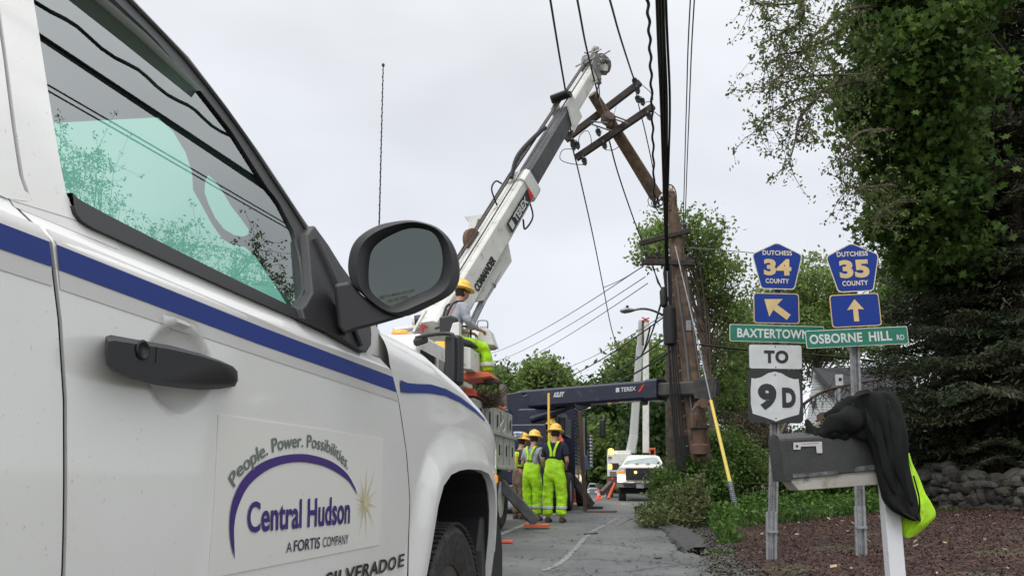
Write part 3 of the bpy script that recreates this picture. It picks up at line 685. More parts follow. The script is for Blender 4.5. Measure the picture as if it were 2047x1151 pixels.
arm = [(667, 568), (700, 562), (722, 588), (745, 607), (775, 624), (813, 632), (785, 640), (754, 649), (710, 660), (690, 668), (676, 656)]
mb = MB(); mb.prism([MP(*p, YM + .012) for p in arm], [MP(*p, YM + .10) for p in arm]); mb.build('mirror_arm', blk, mir, bevel=.008)
# wheel
def wheel(parent, cen, axis, r, wd, name='wheel', rimm=steel, tread=True, rr_=.58, n=40):
    cen = V3(cen); axis = V3(axis).normalized()
    mb = MB(); prof = [(r * rr_, -wd * .30), (r * .72, -wd * .46), (r * .90, -wd * .5), (r * .97, -wd * .42), (r, -wd * .3), (r, wd * .3), (r * .97, wd * .42), (r * .90, wd * .5), (r * .72, wd * .46), (r * rr_, wd * .38), (r * rr_, wd * .1)]
    mb.lathe(cen, prof, n, axis)
    if tread:
        a = axis.orthogonal().normalized(); b = axis.cross(a)
        for k in range(n * 2):
            t = 2 * math.pi * k / (n * 2); d = a * math.cos(t) + b * math.sin(t); tt = -a * math.sin(t) + b * math.cos(t)
            for s in (-1, 1):
                c = cen + d * (r * .988) + axis * (s * wd * .36) + tt * (.004 * s); mb.box(c - axis * wd * .13 - tt * r * .02 - d * .004, axis * wd * .26, tt * r * .04, d * (r * .026))
            c = cen + d * (r * .99) ; mb.box(c - axis * wd * .16 - tt * r * .014, axis * wd * .32, tt * r * .028, d * (r * .022))
    wh = mb.build(name, blk_rub, parent, smooth=True)
    mb = MB(); mb.lathe(cen, [(r * rr_ * 1.0, wd * .36), (r * rr_ * .93, wd * .33), (r * rr_ * .86, wd * .05), (r * rr_ * .5, wd * .02), (r * .2, wd * .2), (r * .1, wd * .26), (.0, wd * .27)], 28, axis)
    mb.build('rim', rimm, wh, smooth=True); return wh
wheel(truck, T.P(-.145, 3.02, .385), T.v, .385, .25, 'wheel', darksteel)
wheel(truck, T.P(-.145, -1.2, .385), T.v, .385, .25, 'wheel', darksteel, tread=False)
# front bumper end and air dam seen through and beyond the arch
bp = [(968, 1030), (978, 1023), (990, 1026), (998, 1040), (1004, 1065), (1006, 1100), (1006, 1151), (1006, 1230), (960, 1230), (960, 1100)]
mb = MB(); mb.prism([T.sideP(x, y, -.02) for x, y in bp], [T.sideP(x, y, -.02) - T.v * .9 for x, y in bp]); mb.build('front_bumper', blk, truck, bevel=.02)
mb = MB(); p = T.sideP(992, 957, -.0); mb.cbox(p, .012, .03, .035, -R(A)); mb.build('side_marker', amber, truck, bevel=.004)
# whip antenna on the fender
mb = MB(); YA = T.P(-.16, 2.62, 0)[1]
base = at(753, 652, YA); topA = at(766, 134, YA); pts = [base * (1 - t) + topA * t for t in np.linspace(-.08, 1, 60)]
mb.tube(pts, [.0032 - .0014 * t for t in np.linspace(0, 1, 60)], 8)
ax = (topA - base) / np.linalg.norm(topA - base); hx = []
for t in np.linspace(.05, .99, 500):
    a = t * 200; hx.append(base * (1 - t) + topA * t + RT * math.cos(a) * .0026 + np.array([0, 1, 0]) * math.sin(a) * .0026)
mb.tube(hx, .0011, 4); mb.lathe(topA, [(.0, 0), (.005, .002), (.006, .008), (.004, .012), (0, .014)], 10); mb.build('antenna', blk, truck, smooth=True)

# ================================================================== POLES AND WIRES
YP = 17.0
pole = thing('utility_pole', tuple(at(1402, 930, YP)), 'tall snapped wooden utility pole still standing, its splintered tip beside the thick black cable bundle', 'utility pole')
pole.location.z = gz(pole.location.x, YP)
def pl(x, y, Y): return at(x, y, Y)
mb = MB(); axp = [at(1413, 1010, YP), at(1402, 930, YP), at(1382, 750, YP), at(1362, 575, YP), at(1349, 450, YP), at(1340, 385, YP)]
mb.tube(axp, [.225, .222, .205, .17, .135, .10], 16); mb.build('shaft', wood, pole, smooth=True)
mb = MB(); rg = random.Random(2)
for k in range(12):
    x = 1326 + rg.uniform(0, 20); mb.tube([at(x, 395, YP - .05 + rg.uniform(-.05, .05)), at(x - 2 + rg.uniform(-3, 3), 372 - rg.uniform(0, 38) if x < 1336 else 380 - rg.uniform(0, 12), YP)], [.035, .004], 4)
mb.build('splintered_end', wood_new, pole)
def crossarm(par, a, b, th=.11, m=wood_dark, n_='crossarm'):
    mb = MB(); mb.beam(a, b, th, th * 1.2); return mb.build(n_, m, par, bevel=.006)
crossarm(pole, at(1279, 487, YP - .15), at(1379, 461, YP - .15), .09)
crossarm(pole, at(1283, 524, YP - .18), at(1388, 526, YP - .18), .10); crossarm(pole, at(1290, 517, YP + .15), at(1384, 521, YP + .15), .10)
def insulator(par, p, ax=(0, 0, 1), s=1., m=None, nm='insulator'):
    mb = MB(); pr = [(.012, -.10), (.02, -.05), (.05, -.045), (.02, -.03), (.055, -.02), (.022, 0), (.055, .008), (.022, .03), (.05, .04), (.03, .07), (.012, .09), (0, .1)]
    mb.lathe(p, [(r * s, z * s) for r, z in pr], 12, ax); return mb.build(nm, m or mat('porcelain_grey', (.12, .12, .13), .3), par, smooth=True)
for x, y in ((1290, 507), (1313, 508), (1369, 452), (1380, 512)): insulator(pole, at(x, y, YP - .15), s=.9)
# conduit, straps, equipment and old ivy-dark stub beside it
mb = MB(); mb.tube([at(1352, 555, YP - .22), at(1372, 700, YP - .26), at(1390, 900, YP - .27)], .028, 8); mb.tube([at(1368, 520, YP - .1), at(1383, 640, YP - .2), at(1400, 760, YP - .24)], .02, 6); mb.build('conduit', wiregrey, pole, smooth=True)
mb = MB(); mb.lathe(at(1339, 652, YP - .35), [(.05, -.42), (.14, -.38), (.15, 0), (.14, .38), (.06, .45)], 12); mb.lathe(at(1326, 592, YP - .35), [(.02, -.25), (.07, -.2), (.08, .1), (.03, .2)], 10)
mb.build('splice_case', cable, pole, smooth=True)
mb = MB(); 
for px0, px1, r in ((1331, 1340, .022), (1335, 1348, .018), (1340, 1358, .016), (1328, 1344, .014), (1337, 1353, .018)): mb.tube([at(px0, 530, YP - .3), at(px0 + 3, 620, YP - .33), at(px1, 780, YP - .32), at(px1 + 14, 940, YP - .3)], r, 6)
mb.build('riser_cables', cable, pole, smooth=True)
mb = MB()
for k in range(16): 
    y = 440 + k * 30; x = 1350 + (y - 440) * .112; mb.tube([at(x - 16 - k * .6, y, YP - .2), at(x - 20 - k * .6, y + 2, YP - .26)], .012, 5)
mb.build('step_pins', steel, pole)
mb = MB(); mb.quads([[at(1371, 640, YP - .215), at(1381, 640, YP - .2)], [at(1372, 660, YP - .215), at(1382, 660, YP - .2)]]); mb.build('pole_tag', steel, pole)
old = thing('old_pole_stub', tuple(at(1372, 950, YP + .3)), 'weathered cut-off wooden pole standing close behind the left side of the tall snapped pole', 'utility pole')
mb = MB(); mb.tube([at(1384, 1000, YP + .35), at(1366, 800, YP + .35), at(1350, 520, YP + .35), at(1346, 470, YP + .35)], [.17, .15, .12, .10], 14); mb.build('shaft', mat('grey_brown_wood', (.17, .10, .07), .9, noise=((.08, .05, .04), 9), bump=.4), old, smooth=True)
mb = MB(); mb.tube([at(1376, 1000, YP + .15), at(1374, 930, YP + .15), at(1372, 870, YP + .15)], [.19, .19, .15], 12); mb.build('black_sheath', cable, old, smooth=True)
ivy = thing('dead_tree_trunk', tuple(at(1345, 960, 18.5)), 'dark leafless trunk wrapped in old vine left of the pole', 'tree')
mb = MB(); mb.tube([at(1352, 1000, 18.5), at(1347, 880, 18.5), at(1343, 760, 18.5), at(1341, 690, 18.5), at(1338, 650, 18.5)], [.22, .19, .16, .11, .05], 12); mb.build('trunk', bark, ivy, smooth=True)

# broken top of the pole, hanging from the derrick line
bt = thing('broken_pole_top', tuple(at(1315, 395, 16.7)), 'broken-off pole top with two dark crossarms hanging tilted from the derrick boom tip', 'utility pole')
mb = MB(); mb.tube([at(1184, 188, 15.6), at(1215, 237, 15.9), at(1262, 312, 16.3), at(1312, 393, 16.7)], [.105, .12, .13, .145], 14); mb.build('shaft', mat('pole_wood_top', (.20, .13, .085), .85, noise=((.10, .07, .05), 8), bump=.4), bt, smooth=True)
mb = MB()
for k in range(10):
    a = rg.uniform(0, 6.28); c = at(1314, 396, 16.7); q = c + np.array([math.cos(a) * .1, math.sin(a) * .1, 0]); mb.tube([q, q + np.array([.05, .05, -rg.uniform(.08, .2)])], [.03, .004], 4)
mb.build('splintered_end', wood_dark, bt)
a1 = (at(1131, 279, 15.9), at(1279, 166, 15.9)); a2 = (at(1152, 316, 15.75), at(1306, 213, 15.75))
crossarm(bt, *a1, .12); crossarm(bt, *a2, .12)
mb = MB()
for p, q, Y in (((1232, 213), (1220, 250), 15.7), ((1181, 248), (1222, 262), 15.6), ((1181, 243), (1214, 246), 15.6), ((1227, 232), (1252, 241), 15.6), ((1230, 239), (1254, 247), 15.6), ((1203, 262), (1200, 272), 15.6)):
    mb.beam(at(*p, Y), at(*q, Y), .05, .012)
mb.build('brace', steel, bt)
mb = MB(); mb.lathe(at(1216, 238, 15.72), [(.0, -.1), (.14, -.09), (.16, 0), (.14, .09), (0, .1)], 10, (.3, -.8, .5)); mb.lathe(at(1218, 248, 15.72), [(.0, -.07), (.1, -.06), (.1, .06), (0, .07)], 8, (1, 0, 0)); mb.build('pole_clamp', rust, bt)
for x, y in ((1136, 270), (1145, 285), (1146, 292), (1269, 163), (1274, 180), (1275, 198), (1284, 203), (1154, 290), (1168, 322), (1196, 264), (1208, 290), (1297, 232)):
    insulator(bt, at(x, y, 15.6), (.25, 0, -1), 1.1)
def wire(name, label, pts, r, m, group, sag=0., cat='wire', n=24, wav=0., n8=6):
    pts = [V3(p) for p in pts]; out = []
    if len(pts) == 2:
        for i in range(n + 1):
            t = i / n; p = pts[0].lerp(pts[1], t); p.z -= sag * 4 * t * (1 - t)
            if wav: p.x += wav * math.sin(t * 140); p.z += wav * math.cos(t * 140)
            out.append(p)
    else: out = [V3(p) for p in smooth_poly([tuple(p) for p in pts], 6)]
    mb = MB(); mb.tube(out, r, n8); o = mb.build(name, m, smooth=True, auto=False); return tag(o, label, cat, group)
GW = 'overhead lines coming over the road to the pole'
def along(px, py, Y, dist, dz=0.):      # a point further back along the road towards and past the camera
    p = at(px, py, Y); return p + np.array([-.185 * dist, -dist, dz])
# thick bundle: from the top of the picture down to the pole
b0 = at(1336, 520, YP - .4)
k_ = 0
for px, r, Y, dx in ((1313, .018, 8.4, 0), (1318, .022, 8.5, 2), (1324, .024, 8.6, 3), (1331, .017, 8.7, 5)):
    tp = at(px, 0, Y); en = at(1331 + dx, 540, YP - .4); d = tp - at(1331 + dx, 430, 14.8)
    mid_ = at((px + 1331 + dx) / 2 + 3, 330, 12.6)
    back = tp + (tp - at(px + 5, 200, 10.6)) / 2.1 * 16; back[2] = tp[2] + .5
    wire('overhead_cable', ['thick black overhead telecom cable, leftmost of the heavy bundle', 'heaviest black overhead cable in the middle of the bundle', 'thick black overhead cable at the right of the middle of the bundle', 'black overhead cable on the right edge of the heavy bundle'][k_], [back, tp + (back - tp) * .3, tp, at(px + 8, 200, 10.7), mid_, at(1329 + dx, 455, 15.2), en], r, cable, 'heavy black cable bundle', n8=8); k_ += 1
tp = at(1291, 0, 9.2); wire('twisted_cable', 'wavy twisted black cable left of the heavy bundle', [tp + np.array([-3.5, -18, .4]), tp], .02, cable, None, 0, n=120, wav=.02, cat='cable')
bpy.data.objects[-1] if False else None
pp = [at(1293 + 15 * (t ** .6) + 2.0 * math.sin(t * 70) * (1 - .5 * t), 395 * t, 9.2 + 7.2 * t) for t in np.linspace(0, 1, 100)]
mb = MB(); mb.tube(pp, .021, 6); mb.tube([at(1313, 395, 16.5), at(1306, 400, 16.5), at(1308, 410, 16.5), at(1316, 405, 16.5), at(1322, 395, 16.6)], .02, 6)
o = mb.build('twisted_cable', cable, smooth=True, auto=False); tag(o, 'wavy twisted black cable ending in loops at the foot of the hanging pole top', 'cable')
for (x0, x1, x2, lab) in ((1388, 1371, 1366, 'thin wire right of the heavy bundle, the outer one of a close pair'), (1380, 1367, 1362, 'thin wire right of the heavy bundle, the inner one of a close pair')):
    tp = at(x0, 0, 9); wire('thin_wire', lab, [tp + np.array([-3.6, -20, .3]), tp + np.array([-1.1, -6, .2]), tp, at((x0 + x1) / 2 - 1, 200, 11.6), at(x1, 400, 15.2), at(x2, 560, YP - .3)], .009, wiregrey, GW)
# primary conductors held on the hanging crossarms
for pxs, lab in (([(1100, 0, 10.4), (1118, 110, 12.6), (1139, 235, 15.2), (1141, 272, 15.7)], 'primary wire running up left to the crossarm from the pole top, nearest the boom'),
                 ([(1154, 0, 10.4), (1172, 95, 12.8), (1193, 180, 15.3), (1203, 225, 15.8)], 'primary wire running down to the middle of the hanging crossarms'),
                 ([(1219, 0, 10.4), (1240, 75, 12.6), (1266, 155, 15.5), (1272, 166, 15.8)], 'primary wire reaching the right end of the upper crossarm')):
    P_ = [at(*q) for q in pxs]; back = P_[0] + (P_[0] - P_[1]) * 6; back[2] = P_[0][2] + 1.2
    wire('primary_wire', lab, [back, P_[0] + (P_[0] - P_[1]) * 2.2] + P_, .017, cable, GW)
for pxs, lab, r in (([(1145, 298, 15.7), (1158, 350, 17), (1185, 470, 21), (1206, 575, 25), (1222, 655, 27), (1240, 712, 29)], 'long slack wire hanging down left from the lower crossarm', .016),
                 ([(1218, 282, 15.8), (1235, 345, 17), (1262, 425, 19), (1290, 500, 21), (1322, 575, 23)], 'slack wire falling from under the crossed arms towards the leafy tree', .016),
                 ([(1276, 208, 15.8), (1290, 265, 16), (1303, 325, 16.4), (1309, 360, 16.6)], 'short slack wire from the right insulators to the broken pole foot', .012),
                 ([(1206, 575, 25), (1240, 560, 22), (1285, 533, 17.2)], 'tie wire joining the slack wire to the pole arm', .012)):
    wire('slack_wire', lab, [at(*q) for q in pxs], r, wiregrey if 'tie' in lab or 'long' in lab else cable, GW)
mb = MB()
for loop in ([(1147, 298), (1125, 300), (1120, 318), (1140, 327), (1172, 330)], [(1155, 290), (1160, 270), (1175, 262), (1182, 285), (1170, 312)], [(1283, 170), (1300, 185), (1305, 200), (1290, 205)], [(1305, 222), (1318, 232), (1325, 240)], [(1210, 300), (1225, 300), (1240, 292)]):
    mb = MB(); mb.tube(smooth_poly([at(*q, 15.5) for q in loop], 6), .008, 5); mb.build('jumper_wire', cable, bt, smooth=True)
mb = MB()
for k in range(7):
    cx_, cy_ = 1316 + rg.uniform(-6, 12), 402 + rg.uniform(-6, 14); ra = rg.uniform(7, 17)
    mb.tube([at(cx_ + math.cos(t) * ra, cy_ + math.sin(t) * ra * rg.uniform(.85, 1.1), 16.6) for t in np.linspace(0, rg.uniform(4, 6.5), 16)], .009, 5)
mb.tube([at(1338 + math.cos(t) * 14, 395 + math.sin(t) * 26, YP - .1) for t in np.linspace(-1.6, 1.6, 14)], .014, 5)
o = mb.build('wire_coils', cable, smooth=True, auto=False); tag(o, 'tangled black wire loops between the hanging pole top and the snapped pole', 'wire')
# lines leaving the pole to the left and the right
GL = 'service lines running left from the pole'
for a_, b_, Yb, r, m_, lab in (((1284, 533), (975, 708), 45, .011, wiregrey, 'upper thin service line sloping left from the crossarm end'), ((1290, 553), (978, 726), 46, .010, wiregrey, 'second thin service line sloping left from the pole'), ((1295, 566), (985, 745), 47, .010, wiregrey, 'third thin service line sloping left from the pole'),
                            ((1328, 628), (1090, 745), 40, .009, wiregrey, 'faint thin line just below the lamp bracket'), ((1329, 632), (1080, 772), 36, .016, cable, 'black line from the lamp bracket sloping down left'),
                            ((1336, 672), (1120, 790), 36, .02, cable, 'black drop cable above the lowest one'), ((1343, 700), (1140, 790), 34, .022, cable, 'lowest thick black cable sloping left behind the navy boom'), ((1300, 652), (1272, 712), 24, .02, cable, 'short black cable dropping towards the bucket booms')):
    wire('service_line', lab, [at(*a_, YP - .1), at(*b_, Yb)], r, m_, GL, sag=.25)
wire('steep_cable', 'steep black cable from the splice case to the bucket booms', [at(1326, 590, YP - .3), at(1280, 712, 30)], .024, cable, GL, sag=.2)
wire('right_cable', 'black cable running right from the pole behind the road signs', [at(1392, 688, YP), at(1500, 700, 18), at(1660, 712, 20), at(1860, 732, 22)], .022, cable, None)
wire('right_cable', 'thin high line running right from the pole above the signs', [at(1360, 494, YP), at(1500, 505, 22), at(1800, 535, 30)], .012, wiregrey, None)
# guy wire with yellow guard
gy = thing('guy_wire', tuple(at(1470, 1012, 15.0)), 'steel guy wire with a long yellow plastic guard slanting down into the grass', 'guy wire')
ga, gb = at(1350, 492, YP - .25), at(1470, 1014, 15.0)
def gp(t): return ga * (1 - t) + gb * t
def gpx(x, y):                                  # a pixel on the line
    t = min(np.linspace(0, 1, 400), key=lambda t: np.hypot(*(np.array(proj(gp(t))) - (x, y)))); return t
def proj(P):
    d = P - C; z = d @ FW; return (CX + F * (d @ RT) / z, CY - F * (d @ UP) / z)
gk = [at(1350, 492, 16.7), at(1378, 610, 16.4), at(1400, 705, 16.1), at(1421, 800, 15.8), at(1442, 890, 15.4), at(1459, 962, 15.15), at(1470, 1014, 15.0)]
mb = MB(); mb.tube(gk[:4], .015, 6); mb.build('strand', steel, gy, smooth=True)
mb = MB(); mb.tube(gk[3:6], [.032, .034, .036], 10); mb.build('guard', mat('guard_yellow', (.80, .62, .13), .4), gy, smooth=True)
mb = MB(); d = (gk[6] - gk[5]); mb.tube([gk[5], gk[5] + d * .4, gk[6]], [.040, .034, .02], 8)
for t in np.linspace(0.02, .85, 12): mb.lathe(gk[5] + d * t, [(.03, -.012), (.052, -.01), (.052, .01), (.03, .012)], 8, d)
mb.build('anchor_grip', mat('grip_wrap', (.13, .15, .17), .5, noise=((.35, .37, .38), 25)), gy)
# street lamp on a curved bracket
lamp = thing('street_lamp', tuple(at(1332, 632, YP)), 'small grey street lamp on a curved bracket fixed to the pole', 'street lamp')
mb = MB(); mb.tube(smooth_poly([at(1264, 620, 16.3), at(1285, 617, 16.4), at(1306, 621, 16.6), at(1332, 633, 16.9)], 6), .026, 8); mb.build('bracket', steel, lamp, smooth=True)
mb = MB(); ca, cb = at(1239, 621, 16.2), at(1268, 620, 16.3); d = cb - ca
mb.quads([[ca + d * t + np.array([0, math.cos(a) * r * 1.2, math.sin(a) * r * .7]) for a in np.linspace(0, 2 * math.pi, 13)[:-1]] for t, r in ((0, .01), (.1, .06), (.35, .09), (.7, .07), (1, .035))], closed=True, cap0=True, cap1=True); mb.build('lamp_head', steel, lamp, smooth=True)
mb = MB(); mb.lathe(at(1254, 615, 16.25), [(.03, -.03), (.03, .04), (.02, .05), (0, .055)], 10); mb.build('photocell', blk, lamp)

# ================================================================== HELPERS FOR WORK VEHICLES
def bpx(mb, x0, y0, x1, y1, Y, dep, shear=.194):
    """box whose front face covers the pixel rectangle at depth Y, running back along the road"""
    a = at(x0, y1, Y); b = at(x1, y1, Y); c = at(x0, y0, Y)
    return mb.box(a, b - a, np.array([0, 0, c[2] - a[2]]), np.array([shear * dep, dep, 0]))
def ppx(mb, pts, Y, dep, shear=.194):
    f = [at(x, y, Y) for x, y in pts]; d = np.array([shear * dep, dep, 0]); return mb.prism(f, [p + d for p in f])

# ================================================================== WHITE DIGGER DERRICK TRUCK
D = Fr(-1.1, 9.0, 11, z=0.)
dt = thing('derrick_truck', tuple(D.P(0, 0, .08)), 'white digger derrick truck facing the camera, its telescopic boom raised to the hanging pole top', 'utility truck')
mb = MB(); pr = [(0, 1.0), (-.02, 2.0), (.22, 2.62), (.40, 2.70), (1.7, 2.72), (1.75, 1.0)]
mb.prism([D.P(-.05, u, w_) for u, w_ in pr], [D.P(-2.25, u, w_) for u, w_ in pr]); cab = mb.build('cab', white_rough, dt, bevel=.04)
mb = MB(); pr = [(-1.35, .75), (-1.38, 1.5), (-1.2, 1.75), (0, 1.98), (0, .75)]
mb.prism([D.P(-.25, u, w_) for u, w_ in pr], [D.P(-2.05, u, w_) for u, w_ in pr]); mb.build('hood', white_rough, dt, bevel=.05)
mb = MB(); mb.poly([D.P(v, u, w_) for v, u, w_ in ((-2.1, .0, 2.08), (-.2, .0, 2.08), (-.22, .195, 2.56), (-2.08, .195, 2.56))]); mb.build('windscreen', glass_dark, dt)
mb = MB(); mb.poly([D.P(-.046, u, w_) for u, w_ in ((.12, 1.9), (1.0, 1.9), (1.0, 2.5), (.32, 2.5))]); mb.poly([D.P(-.045, u, w_) for u, w_ in ((1.1, 1.95), (1.6, 1.95), (1.6, 2.5), (1.1, 2.5))]); mb.build('side_window', glass_dark, dt)
mb = MB()
for v in (-.35, -.8, -1.15, -1.5, -1.95): mb.lathe(D.P(v, .45, 2.715), [(.07, 0), (.065, .03), (.04, .05), (0, .055)], 12, sq=(1.6, .8))
mb.build('roof_marker', amber, dt, smooth=True)
mb = MB(); 
v0, w0_ = D.front(887, 768, -.2); v1, w1_ = D.front(921, 668, -.2)
D.box(mb, v0, v1, -.2, -.02, w0_, w1_); mb.build('wing_mirror', blk, dt, bevel=.035)
mb = MB(); mb.tube(smooth_poly([D.frontP(832, 675, .0), D.frontP(850, 671, -.1), D.frontP(880, 667, -.22), D.frontP(902, 668, -.24), D.frontP(906, 680, -.25), D.frontP(906, 760, -.25), D.frontP(902, 778, -.2)], 5), .022, 8)
mb.tube([D.frontP(832, 684, .02), D.frontP(850, 678, -.05)], .05, 8); mb.build('mirror_bracket', blk, dt, smooth=True)
mb = MB(); bpx(mb, 883, 775, 921, 830, 9.1, .1); mb.build('spot_mirror', blk, dt, bevel=.03)
mb = MB(); bpx(mb, 869, 682, 888, 697, 10.4, .08); mb.build('amber_beacon', mat('amber_bright', (1., .35, .03), .4, emit=((1, .3, .02), .7)), dt, bevel=.01)
mb = MB(); bpx(mb, 867, 697, 890, 706, 10.4, .12); mb.build('beacon_bracket', blk, dt)
# chassis, deck, pedestal, body compartments
mb = MB(); D.box(mb, -1.6, -.6, 1.75, 7.4, .62, .95); D.box(mb, -2.2, -.15, 1.9, 3.1, 1.0, 1.7); mb.build('chassis', darksteel, dt)
mb = MB(); D.box(mb, -2.3, .0, 3.0, 6.05, 1.22, 1.76); D.box(mb, -2.3, -.04, 3.0, 6.0, 1.78, 2.20)
D.box(mb, -2.34, .04, 2.98, 6.08, 1.72, 1.79); D.box(mb, -2.34, .05, 2.98, 6.10, 1.16, 1.22)
comp = mb.build('service_body', body_grey, dt, bevel=.012)
mb = MB()
for u in (3.35, 4.0, 4.6, 5.2, 5.75):
    D.box(mb, -.03, -.022, u, u + .06, 1.88, 2.08); D.box(mb, .0, .012, u, u + .06, 1.40, 1.58)
mb.build('latch', blk, comp)
mb = MB()
for u in (3.7, 4.3, 4.95, 5.5): D.box(mb, -.041, -.034, u, u + .012, 1.8, 2.18); D.box(mb, -.002, .004, u, u + .012, 1.24, 1.70)
mb.build('door_seam', darksteel, comp)
mb = MB(); D.box(mb, -.6, -.05, 4.2, 5.4, 2.2, 2.28); D.box(mb, -.5, -.1, 4.4, 4.9, 2.28, 2.34); mb.build('orange_cover', orange, dt, bevel=.03)
mb = MB(); mb.tube(smooth_poly([D.sideP(1004, 826, .02), D.sideP(1008, 838, .03), D.sideP(1001, 850, .05), D.sideP(1003, 862, .05), D.sideP(1009, 858, .05), D.sideP(1009, 842, .04)], 5), .008, 5); mb.build('hung_rope', mat('rope_white', (.6, .6, .58), .8), dt, smooth=True)
mb = MB(); ppx(mb, [(936, 790), (998, 794), (998, 768), (1007, 767), (1007, 806), (950, 808)], 12.6, .25); mb.build('boom_rest', mat('weathered_tan_steel', (.30, .27, .24), .7, noise=((.2, .15, .12), 5)), dt, bevel=.01)
mb = MB(); ppx(mb, [(918, 778), (946, 776), (948, 790), (918, 790)], 12.2, .5); mb.build('orange_bracket', orange, dt)
mb = MB(); rr = random.Random(8)
for k in range(260):
    a = at(rr.uniform(938, 992), rr.uniform(795, 815), 12.5); mb.tube([a, a + np.array([rr.uniform(-.25, .25), rr.uniform(-.2, .1), rr.uniform(-.05, .22)])], .006, 3)
o = mb.build('brush_pile', mat('dry_brush', (.11, .075, .05), .9), None); tag(o, 'heap of dry brown brush lying on the bed of the derrick truck', 'brush')
for u in (4.85,): wheel(dt, D.P(-.12, u, .655), D.v, .50, .28, 'wheel', mat('white_rim', (.55, .55, .53), .4, dirt=((.2, .18, .15), 8, .45)), tread=False, rr_=.62)
wheel(dt, D.P(-.25, -.3, .57), D.v, .50, .28, 'wheel', tread=False); wheel(dt, D.P(-2.0, -.3, .57), D.v, .50, .28, 'wheel', tread=False); wheel(dt, D.P(-2.2, 4.85, .655), D.v, .5, .28, 'wheel', tread=False)
# outrigger leg with orange foot
fz = ghit(1070, 1049); mb = MB(); a = at(1000, 965, 13.9); b = at(1072, 1046, 13.9)
mb.beam(at(990, 955, 13.9), b + np.array([0, 0, .02]), .2, .19, .2, .19); mb.build('outrigger_leg', mat('outrigger_grey', (.065, .065, .065), .6, noise=((.11, .11, .11), 6)), dt, bevel=.01)
mb = MB(); mb.box(at(1046, 1053, 13.8), np.array([.44, 0, 0]), np.array([.03, .3, 0]), np.array([0, 0, .05])); mb.build('outrigger_foot', orange, dt, bevel=.01)
# turret, controls, seat
mb = MB(); ppx(mb, [(795, 655), (905, 640), (912, 690), (912, 765), (862, 765), (850, 700), (800, 690)], 11.6, 1.0); tur = mb.build('turret', white_rough, dt, bevel=.03)
mb = MB(); ppx(mb, [(905, 645), (918, 643), (918, 760), (905, 760), (902, 700), (896, 672)], 10.5, .12); ppx(mb, [(918, 690), (941, 695), (941, 738), (918, 736)], 10.7, 1.0); mb.build('seat_column', white_rough, dt, bevel=.01)
mb = MB(); ppx(mb, [(841, 648), (853, 650), (853, 654), (846, 656), (846, 664), (841, 664)], 11.3, .03); mb.build('red_corner_mark', mat('red_mark', (.5, .03, .03), .5), dt)
mb = MB(); mb.tube([at(826, 643, 11.5), at(872, 636, 11.5)], .09, 12); mb.build('winch_drum', blk, dt, smooth=True)
mb = MB(); mb.lathe(at(826, 643, 11.5), [(.12, -.02), (.12, .02)], 14, (1, .1, .1)); mb.lathe(at(873, 636, 11.5), [(.14, -.02), (.14, .02)], 14, (1, .1, .1)); mb.tube([at(787, 660, 11.2), at(842, 654, 11.4)], .04, 8); mb.tube([at(838, 650, 11.3), at(858, 612, 11.5)], .025, 6); mb.tube([at(826, 664, 11.2), at(850, 620, 11.4)], .02, 6); mb.build('winch_frame', white_rough, dt)
seat = MB(); ppx(seat, [(877, 633), (900, 629), (913, 634), (914, 662), (908, 667), (878, 666)], 10.7, .10); seat.build('seat_back', blk, dt, bevel=.03)
seat = MB(); ppx(seat, [(917, 674), (940, 680), (946, 686), (942, 690), (917, 686)], 10.8, .5); seat.build('seat_cushion', blk, dt, bevel=.03)
mb = MB(); mb.tube(smooth_poly([at(869, 657, 11.2), at(885, 653, 11.2), at(925, 652, 11.2), at(940, 656, 11.2), at(941, 676, 11.2)], 5), .016, 6); mb.build('seat_rail', blk, dt, smooth=True)
mb = MB(); ppx(mb, [(957, 664), (962, 657), (976, 656), (988, 690), (960, 690), (950, 680)], 11.45, .35); con = mb.build('control_console', white_rough, dt, bevel=.02)
mb = MB(); mb.tube(smooth_poly([at(955, 662, 11.7), at(955, 643, 11.7), at(963, 640, 11.7), at(974, 642, 11.7), at(975, 656, 11.7)], 4), .012, 6); mb.tube(smooth_poly([at(970, 690, 11.7), at(976, 698, 11.7), at(990, 698, 11.7), at(992, 691, 11.7), at(985, 686, 11.7)], 4), .012, 6)
for k in range(5): mb.tube([at(958 + k * 4, 660, 11.75), at(957 + k * 4, 652, 11.75)], .008, 5)
mb.build('control_handles', steel, con, smooth=True)
mb = MB(); mb.lathe(at(979, 671, 11.68), [(.05, 0), (.05, .02), (0, .03)], 12, (.3, -1, 0)); mb.build('gauge', blk, con)
mb = MB(); ppx(mb, [(919, 746), (938, 742), (978, 744), (981, 752), (940, 758), (919, 758)], 11.0, .6); mb.build('foot_platform', orange, dt, bevel=.01)
# boom
B0, B1, B2, B3 = at(868, 668, 11.4), at(1040, 385, 13.3), at(1128, 238, 14.3), at(1188, 138, 15.0)
bd = (B3 - B0) / np.linalg.norm(B3 - B0); bs = np.cross(bd, [0, 0, 1]); bs /= np.linalg.norm(bs); bn = np.cross(bs, bd)
def B(t): return B0 + bd * t
t1, t2, t3 = [float((q - B0) @ bd) for q in (B1, B2, B3)]
mb = MB(); mb.beam(B(0), B(t1), .40, .50, .36, .42); b1_ = mb.build('boom_outer_section', white_rough, dt, bevel=.01)
mb = MB(); mb.beam(B(t1 - .3), B(t2), .30, .34, .29, .32); mb.build('boom_middle_section', mat('boom_dark_grey', (.055, .057, .062), .45, noise=((.09, .09, .095), 4)), dt, bevel=.01)
mb = MB(); mb.beam(B(t2 - .2), B(t3), .24, .28, .24, .27); mb.build('boom_inner_section', white_rough, dt, bevel=.02)
mb = MB(); mb.beam(B(t1 - .20), B(t1 + .08), .42, .49); mb.build('boom_collar', white_rough, dt, bevel=.01)
mb = MB()
